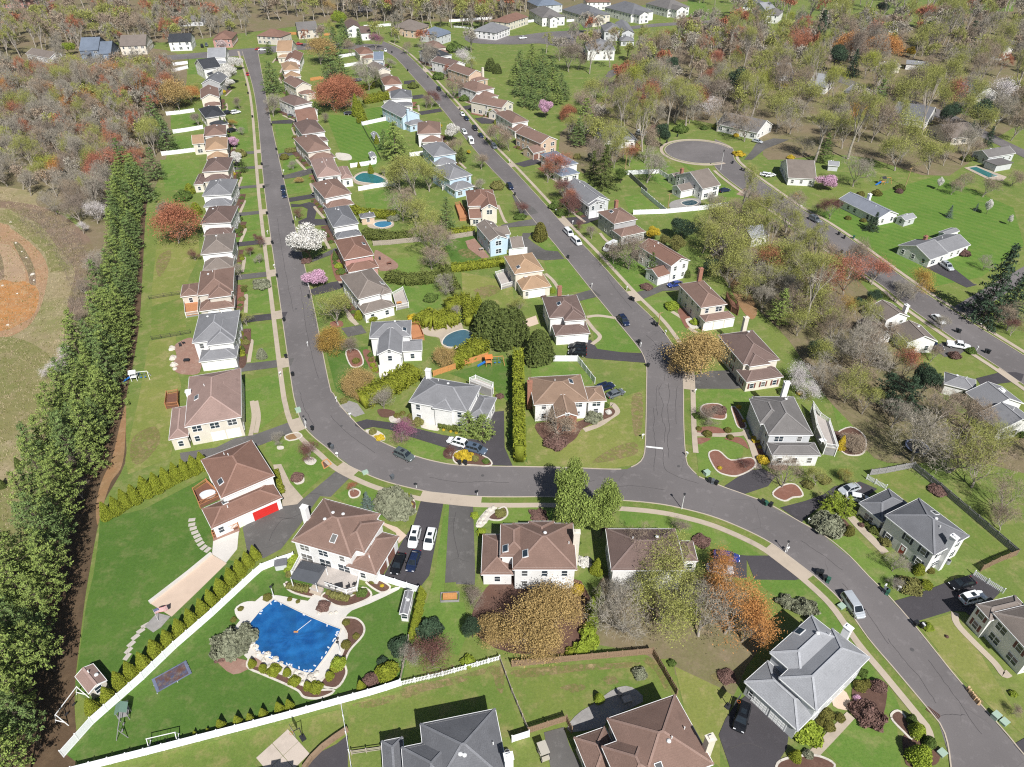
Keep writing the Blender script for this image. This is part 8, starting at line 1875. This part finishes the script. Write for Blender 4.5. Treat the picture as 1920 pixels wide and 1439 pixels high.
def trampoline(t, x, y, r, label, rect=False, rz=0):
    p = tat(t, x, y); o = empty('trampoline', p, rz); N_ = 20; sx_, sy_ = (1.6, .85) if rect else (1, 1)
    R_ = [(r * sx_ * (1 if abs(math.cos(a_)) > abs(math.sin(a_)) else abs(math.cos(a_) / math.sin(a_))) * (1 if math.cos(a_) > 0 else -1), r * sy_ * (1 if abs(math.sin(a_)) >= abs(math.cos(a_)) else abs(math.sin(a_) / math.cos(a_))) * (1 if math.sin(a_) > 0 else -1)) if rect else (r * math.cos(a_), r * math.sin(a_)) for a_ in [6.28318 * (k + .5) / N_ for k in range(N_)]]
    h_ = .25 if rect else .75; g = MB(); g.quad([(x_ * .86, y_ * .86, h_) for x_, y_ in R_]); g.build('mat', groundmat('worn_mat', ((.15, .07, .05), (.06, .10, .20), (.24, .19, .15), (.09, .07, .07)), (.9, 1.2, 3)) if rect else DARKM, o)
    g = MB()
    for a_, b_ in zip(R_, R_[1:] + R_[:1]): g.quad([(a_[0], a_[1], h_ + .03), (b_[0], b_[1], h_ + .03), (b_[0] * .84, b_[1] * .84, h_ + .03), (a_[0] * .84, a_[1] * .84, h_ + .03)])
    g.build('pad', M('pad_blue', (.13, .15, .22), .6, .4, 1.5), o); g = MB(); [g.box(x_ - .04, y_ - .04, 0, x_ + .04, y_ + .04, h_) for x_, y_ in R_[::3]]; g.build('frame', VENT, o); tag(o, label, 'trampoline')
trampoline((0, 3), 1292, 765, 1.65, 'rectangular blue and rust trampoline on the pool lawn', True, math.radians(38)); trampoline((1, 0), 755, 608, 3.0, 'round dark trampoline above the tall middle hedge'); trampoline((1, 0), 695, 858, 2.4, 'round dark trampoline below the red-orange tree'); trampoline((1, 0), 268, 872, 1.9, 'round dark trampoline beside the tenth house up the second row of houses'); trampoline((3, 2), 1110, 490, 2.4, 'round dark trampoline under the right-hand bare trees')
# canopy over the deck, steps, tub, tables, umbrella, golf cart, flag
def table(t, x, y, z, rz, label, mat=DARKM):
    p = tat(t, x, y, z); o = empty('garden_table', p, rz); g = MB(); g.box(-.7, -.5, .68, .7, .5, .74); g.build('tabletop', mat, o)
    for sx, sy in ((-.6, -.4), (.6, -.4), (.6, .4), (-.6, .4)): g = MB(); g.box(sx - .03, sy - .03, 0, sx + .03, sy + .03, .68); g.build('leg', mat, o)
    tag(o, label, 'table', None, p)
def chair(t, x, y, z, rz, label, mat=DARKM):
    p = tat(t, x, y, z); o = empty('garden_chair', p, rz); g = MB(); g.box(-.3, -.3, .38, .3, .3, .44); g.build('seat', mat, o); g = MB(); g.quad([(-.3, .27, .44), (.3, .27, .44), (.3, .4, .95), (-.3, .4, .95)]); g.box(-.3, .3, .44, -.26, .36, .95); g.box(.26, .3, .44, .3, .36, .95); g.build('backrest', mat, o)
    for sx, sy in ((-.27, -.27), (.27, -.27), (.27, .27), (-.27, .27)): g = MB(); g.box(sx - .025, sy - .025, 0, sx + .025, sy + .025, .38); g.build('leg', mat, o)
    tag(o, label, 'chair', 'dark garden chairs', p)
table((1, 3), 625, 95, .8, .3, 'dark square table on the white-railed deck'); chair((1, 3), 560, 85, .8, 2, 'dark garden chair left of the table on the white-railed deck'); chair((1, 3), 690, 95, .8, -1, 'dark garden chair right of the table on the white-railed deck'); chair((1, 3), 740, 75, .8, -2, 'dark garden chair in the right corner of the white-railed deck')
table((0, 1), 1403, 1275, .12, .1, 'square black table on the round-edged brick patio'); chair((0, 1), 1355, 1160, .12, .5, 'dark chair at the top of the round-edged brick patio'); chair((0, 1), 1380, 1140, .12, 2.5, 'dark chair nearest the wall on the round-edged brick patio'); table((1, 1), 1690, 440, .12, .4, 'grey table on the tan patio left of the pale blue house', DECKG); table((2, 3), 860, 945, .13, .3, 'grey square table on the shaded round patio', DECKG); chair((2, 3), 810, 900, .13, 1, 'dark chair at the shaded round patio')
table((1, 1), 1000, 545, .12, .3, 'red-brown table on the brick patio of the third house up the second row', RMULCH); chair((1, 1), 930, 510, .12, .3, 'dark chair on the brick patio of the third house up the second row'); table((1, 1), 1075, 845, .8, .3, 'wooden table on the deck of the second house up the second row', WOODO); table((3, 2), 405, 440, 2.2, .3, 'white table on the high white-railed deck', TRIM); chair((3, 2), 380, 410, 2.2, 1, 'dark chair on the high white-railed deck')
o = empty('deck_canopy', tat((1, 3), 415, 60)); o.rotation_euler = (0, 0, math.radians(-15)); o.location.z = .8
CANM = M('canopy_charcoal', (.075, .08, .09), .85, .12, 1.5); g = MB()
g.quad([(-2.5, -2.0, 2.2), (2.5, -2.0, 2.2), (2.1, 0, 2.75), (-2.1, 0, 2.75)]); g.quad([(2.5, 2.0, 2.2), (-2.5, 2.0, 2.2), (-2.1, 0, 2.75), (2.1, 0, 2.75)]); g.quad([(-2.5, 2.0, 2.2), (-2.5, -2.0, 2.2), (-2.1, 0, 2.75)]); g.quad([(2.5, -2.0, 2.2), (2.5, 2.0, 2.2), (2.1, 0, 2.75)]); g.build('canopy', CANM, o)
for sx in (-2.35, 2.35):
    for sy in (-1.85, 1.85): g = MB(); g.box(sx - .06, sy - .06, 0, sx + .06, sy + .06, 2.25); g.build('post', TRIM, o)
tag(o, 'charcoal fabric canopy on white posts over the deck', 'canopy')
pa, pb_ = tat((1, 3), 430, 88), tat((1, 3), 512, 112); d_ = (pb_ - pa).normalized(); n_ = Vector((d_.y, -d_.x, 0)); o = empty('deck_steps', (pa + pb_) / 2, math.atan2(d_.y, d_.x))
for k in range(4): g = MB(); g.box(-(pb_ - pa).length / 2, -.45 * (k + 1), 0, (pb_ - pa).length / 2, -.45 * k, .8 - .19 * (k + 1) + .06); g.build('step', DECKG if k % 2 else CONC, o)
tag(o, 'pale steps leading from the white-railed deck down to the covered pool', 'steps')
p = tat((0, 2), 1562, 838, .9); o = empty('hot_tub', p, .3); g = MB(); N_ = 16; R_ = [(1.45 * math.cos(6.2832 * k / N_), .95 * math.sin(6.2832 * k / N_)) for k in range(N_)]
for a_, b_ in zip(R_, R_[1:] + R_[:1]): g.quad([(*a_, 0), (*b_, 0), (*b_, .6), (*a_, .6)])
g.build('shell', TRIM, o); g = MB(); g.quad([(x_ * 1.05, y_ * 1.05, .62) for x_, y_ in R_]); g.build('cover', M('tub_cover', (.62, .64, .68), .6, .1, 1), o); tag(o, 'white oval tub standing on the dark brown deck', 'tub', None, p)
p = tat((2, 3), 350, 95); o = empty('garden_umbrella', p); g = MB(); [g.quad([(0, 0, 2.9), (1.5 * math.cos(a_), 1.5 * math.sin(a_), 2.35), (1.5 * math.cos(a_ + .785), 1.5 * math.sin(a_ + .785), 2.35)]) for a_ in np.arange(0, 6.2, .7854)]; g.build('canopy', TRIM, o); g = MB(); g.tube((0, 0, 0), (0, 0, 2.9), .03, .03, 6); g.build('pole', VENT, o); tag(o, 'white garden umbrella behind the square-roofed house', 'umbrella')
p = tat((2, 3), 235, 1350); o = empty('golf_cart', p, math.radians(-70)); g = MB(); g.box(-1.1, -.6, .3, 1.0, .6, .55); g.box(.6, -.55, .55, 1.1, .55, .95); g.box(-1.1, -.58, .55, -.5, .58, .9); g.build('body', PAINT['cream'], o); g = MB(); g.box(-1.1, -.65, 1.85, .8, .65, 1.93); g.build('roof', PAINT['cream'], o)
g = MB(); [g.bar((x_, y_, .55), (x_, y_, 1.86), .05, .05) for x_ in (-1.0, .7) for y_ in (-.58, .58)]; g.build('frame', DARKM, o); g = MB(); g.box(-.5, -.5, .6, 0, .5, .8); g.box(-.55, -.5, .8, -.42, .5, 1.25); g.build('seat', BINM['black'], o)
for sx in (-.75, .75):
    for sy in (-.6, .6): g = MB(); g.tube((sx, sy - .1, .24), (sx, sy + .1, .24), .24, .24, 10); g.build('wheel', RUBBER, o)
tag(o, 'cream golf cart with flat roof on the concrete pad', 'golf cart')
p = tat((0, 3), 1190, 345); o = empty('flag', p, .7); g = MB(); g.tube((0, 0, 0), (0, 0, 3.2), .04, .03, 6); g.build('pole', VENT, o)
FR = M('flag_red', (.45, .03, .04), .8, .08, 3); FB = M('flag_blue', (.02, .03, .16), .8, .08, 3); FW = M('flag_white', (.75, .75, .74), .8, .05, 3); g = MB()
for k in range(13):
    z_ = 3.1 - k * .09; x0_ = .8 if k < 7 else .03
    for j in range(6):
        xa, xb = x0_ + (2.0 - x0_) * j / 6, x0_ + (2.0 - x0_) * (j + 1) / 6; w_ = lambda x_: .12 * math.sin(x_ * 3.2)
        g.quad([(xa, w_(xa), z_ - .09 - xa * .25), (xb, w_(xb), z_ - .09 - xb * .25), (xb, w_(xb), z_ - xb * .25), (xa, w_(xa), z_ - xa * .25)], k % 2)
for j in range(4): xa, xb = .03 + .77 * j / 4, .03 + .77 * (j + 1) / 4; g.quad([(xa, w_(xa), 3.1 - .63 - xa * .25), (xb, w_(xb), 3.1 - .63 - xb * .25), (xb, w_(xb), 3.1 - xb * .25), (xa, w_(xa), 3.1 - xa * .25)], 2)
rs_ = random.Random(1)
for r_ in range(5):
    for c_i in range(6): xa = .1 + c_i * .12; za = 3.03 - r_ * .11 - xa * .25; g.quad([(xa, w_(xa) - .012, za - .03), (xa + .05, w_(xa) - .012, za - .03), (xa + .05, w_(xa) - .012, za + .01), (xa, w_(xa) - .012, za + .01)], 1); g.quad([(xa, w_(xa) + .012, za - .03), (xa + .05, w_(xa) + .012, za - .03), (xa + .05, w_(xa) + .012, za + .01), (xa, w_(xa) + .012, za + .01)], 1)
g.build('cloth', [FR, FW, FB], o); tag(o, 'red, white and blue striped flag on a pole by the tan pad', 'flag')
g = MB(); a_, b_ = tat((1, 3), 300, 425, .38), tat((1, 3), 415, 335, .38); o = empty('pool_brush', a_); g.bar((0, 0, 0), b_ - a_, .06, .05); g.build('pole', TRIM, o); g = MB(); g.box(-.35, -.1, -.05, .35, .1, .12); g.build('brush_head', WOODO, o); tag(o, 'long white pole with brush head lying on the blue pool cover', 'pool brush')
# small cabin by the fence, cold frame, air conditioners, boulders of the pool edge
p = tat((1, 2), 195, 1375); o = empty('storage_box', p, .2); g = MB(); g.box(-1.0, -.7, 0, 1.0, .7, 1.3); g.build('case', WALL['ltgrey'], o); g = MB(); g.box(-1.1, -.8, 1.3, 1.1, .8, 1.42); g.build('lid', ROOF['slate'], o); tag(o, 'grey storage box standing against the white fence by the pool house', 'storage box')
p = tat((1, 3), 1455, 170); o = empty('cold_frame', p, .05); g = MB(); g.box(-1.6, -.9, 0, 1.6, -.8, .5); g.box(-1.6, .8, 0, 1.6, .9, .5); g.box(-1.6, -.8, 0, -1.5, .8, .5); g.box(1.5, -.8, 0, 1.6, .8, .5); g.build('frame', WOODG, o); g = MB(); g.box(-1.2, -.4, .05, 1.2, .5, .75); g.build('bench', WOODO, o); tag(o, 'framed garden bed with wooden bench at the foot of the old drive', 'garden bed')
ACM = M('ac_grey', (.30, .31, .32), .5, .1, 3)
for t, x, y, l in (((3, 2), 1345, 1345, 'grey air conditioner at the white end wall of the fenced grey-roofed house'), ((1, 3), 1885, 1345, 'grey air conditioner right of the charcoal roof'), ((0, 2), 1358, 470, 'dark air conditioner at the end wall of the long rosy-roofed house')):
    p = tat(t, x, y); o = empty('air_conditioner', p); g = MB(); g.tube((0, 0, 0), (0, 0, .8), .42, .42, 12); g.build('case', ACM, o); g = MB(); g.tube((0, 0, .8), (0, 0, .83), .34, .34, 10); g.build('fan_grille', DARKM, o); tag(o, l, 'air conditioner')
rk = random.Random(3); RK = []
for s_ in range(4):
    g = MB(); g.dome((0, 0, 0), .5, .4, .3, 7, 3); g.v = [(x_ * rk.uniform(.8, 1.2), y_ * rk.uniform(.8, 1.2), z_ * rk.uniform(.7, 1.3)) for x_, y_, z_ in g.v]; RK.append(g.mesh('boulder', [STONE]))
BG = 'pale boulders around the covered pool'
for x, y, k in ((20, 590, 1.2), (90, 600, 1.5), (60, 640, 1), (150, 630, 1.4), (190, 665, 1.1), (255, 700, 1.2), (300, 730, 1.1), (340, 760, 1.3), (345, 810, .9), (410, 770, 1.6), (430, 790, 1.2), (450, 740, 1.2), (95, 690, 1.1), (0, 540, 1.3), (-30, 520, 1.5), (560, 290, .8), (600, 280, .8), (470, 290, .8), (-60, 500, 1.4)):
    p = tat((1, 3), x, y); o = add('boulder', RK[rk.randrange(4)], None, (p.x, p.y, .08), rk.uniform(0, 6), (k, k, k * 1.1)); tag(o, 'pale boulder in the rock edge round the covered pool', 'boulder', BG)
for x, y, k in ((1680, 1040, 1.1), (1700, 1010, 1.2), (1730, 975, 1.1), (1755, 945, 1.2), (1780, 930, 1), (1665, 1070, 1.2), (1715, 1040, 1)):
    p = tat((1, 2), x, y); o = add('boulder', RK[rk.randrange(4)], None, (p.x, p.y, .08), rk.uniform(0, 6), (k, k, k)); tag(o, 'tan boulder in the rockery before the square-roofed house', 'boulder', 'boulders of the rockery')
for x, y, k in ((1290, 1180, 2.2), (1300, 1250, 2.4), (1305, 1300, 2.2), (1315, 1330, 1.6)):
    p = tat((0, 1), x, y); o = add('boulder', RK[rk.randrange(4)], None, (p.x, p.y, .08), rk.uniform(0, 6), (k, k, k)); tag(o, 'white boulder at the left edge of the brick patio', 'boulder', 'white boulders of the brick patio')
for x, y, k in ((120, 385, .9), (165, 450, .8), (200, 495, .8), (245, 620, 1.5), (255, 665, .8), (80, 230, .9), (20, 705, .9), (130, 765, .8), (60, 1000, .9)):
    p = tat((0, 1), x, y); o = add('boulder', RK[rk.randrange(4)], None, (p.x, p.y, .02), rk.uniform(0, 6), (k, k, k)); tag(o, 'pale rock lying about the dirt track at the left', 'boulder', 'pale rocks along the dirt track')

# ------------------------------------------------------------------ a thin veil of air over the far half
hm = bpy.data.materials.new('haze'); hm.use_nodes = True; hn = hm.node_tree; hn.nodes.clear()
ho = hn.nodes.new('ShaderNodeOutputMaterial'); hv = hn.nodes.new('ShaderNodeVolumePrincipled')
hv.inputs['Color'].default_value = (.86, .9, .95, 1); hv.inputs['Density'].default_value = .00006; hv.inputs['Anisotropy'].default_value = .2
hn.links.new(hv.outputs[0], ho.inputs['Volume'])
g = MB(); g.box(-3200, -500, -1, 3200, 4700, 112); stuff(g.build('haze', hm))
# ------------------------------------------------------------------ labels: each singles out one thing, alike neighbours are told apart by nearness
def finish_labels():
    by = {}
    for rec in THINGS: by.setdefault(rec[1], []).append(rec)
    ORD = ['nearest', 'second nearest', 'third nearest', 'fourth nearest', 'fifth nearest', 'sixth nearest', 'seventh nearest', 'eighth nearest', 'ninth nearest'] + [w_ + ' nearest' for w_ in 'tenth eleventh twelfth thirteenth fourteenth fifteenth sixteenth seventeenth eighteenth nineteenth twentieth twenty-first twenty-second twenty-third twenty-fourth twenty-fifth twenty-sixth twenty-seventh'.split()]
    for label, recs in by.items():
        same = len(recs) > 1
        alike = same and (len(recs) > 27 or any(k in label for k in (' in the near part of the left wood', ' in the middle of the left wood', ' in the wood ', ' among the upper right gardens', 'yard-waste', 'boulder', 'pale rock', ' in the strip of wood', 'left of the turning circle', 'around the road junction', 'around the columned', 'beside the right-edge')))
        if alike:
            gname = recs[0][0].get('group') or label
            for r in recs: r[0]['label'] = label; r[0]['group'] = label + ', one of many alike'
            continue
        if not same: recs[0][0]['label'] = label; continue
        recs.sort(key=lambda r: (r[3] - Vector((0, 0, 0))).length)
        if len(recs) == 2:
            for r, w in zip(recs, ('nearer', 'farther')): r[0]['label'] = f'{w} {label}'
        else:
            for r, w in zip(recs, ORD): r[0]['label'] = f'{w} {label}'
    for rec in THINGS:
        w = rec[0]['label'].split()
        if len(w) > 16: rec[0]['label'] = ' '.join(w[:16])
finish_labels()
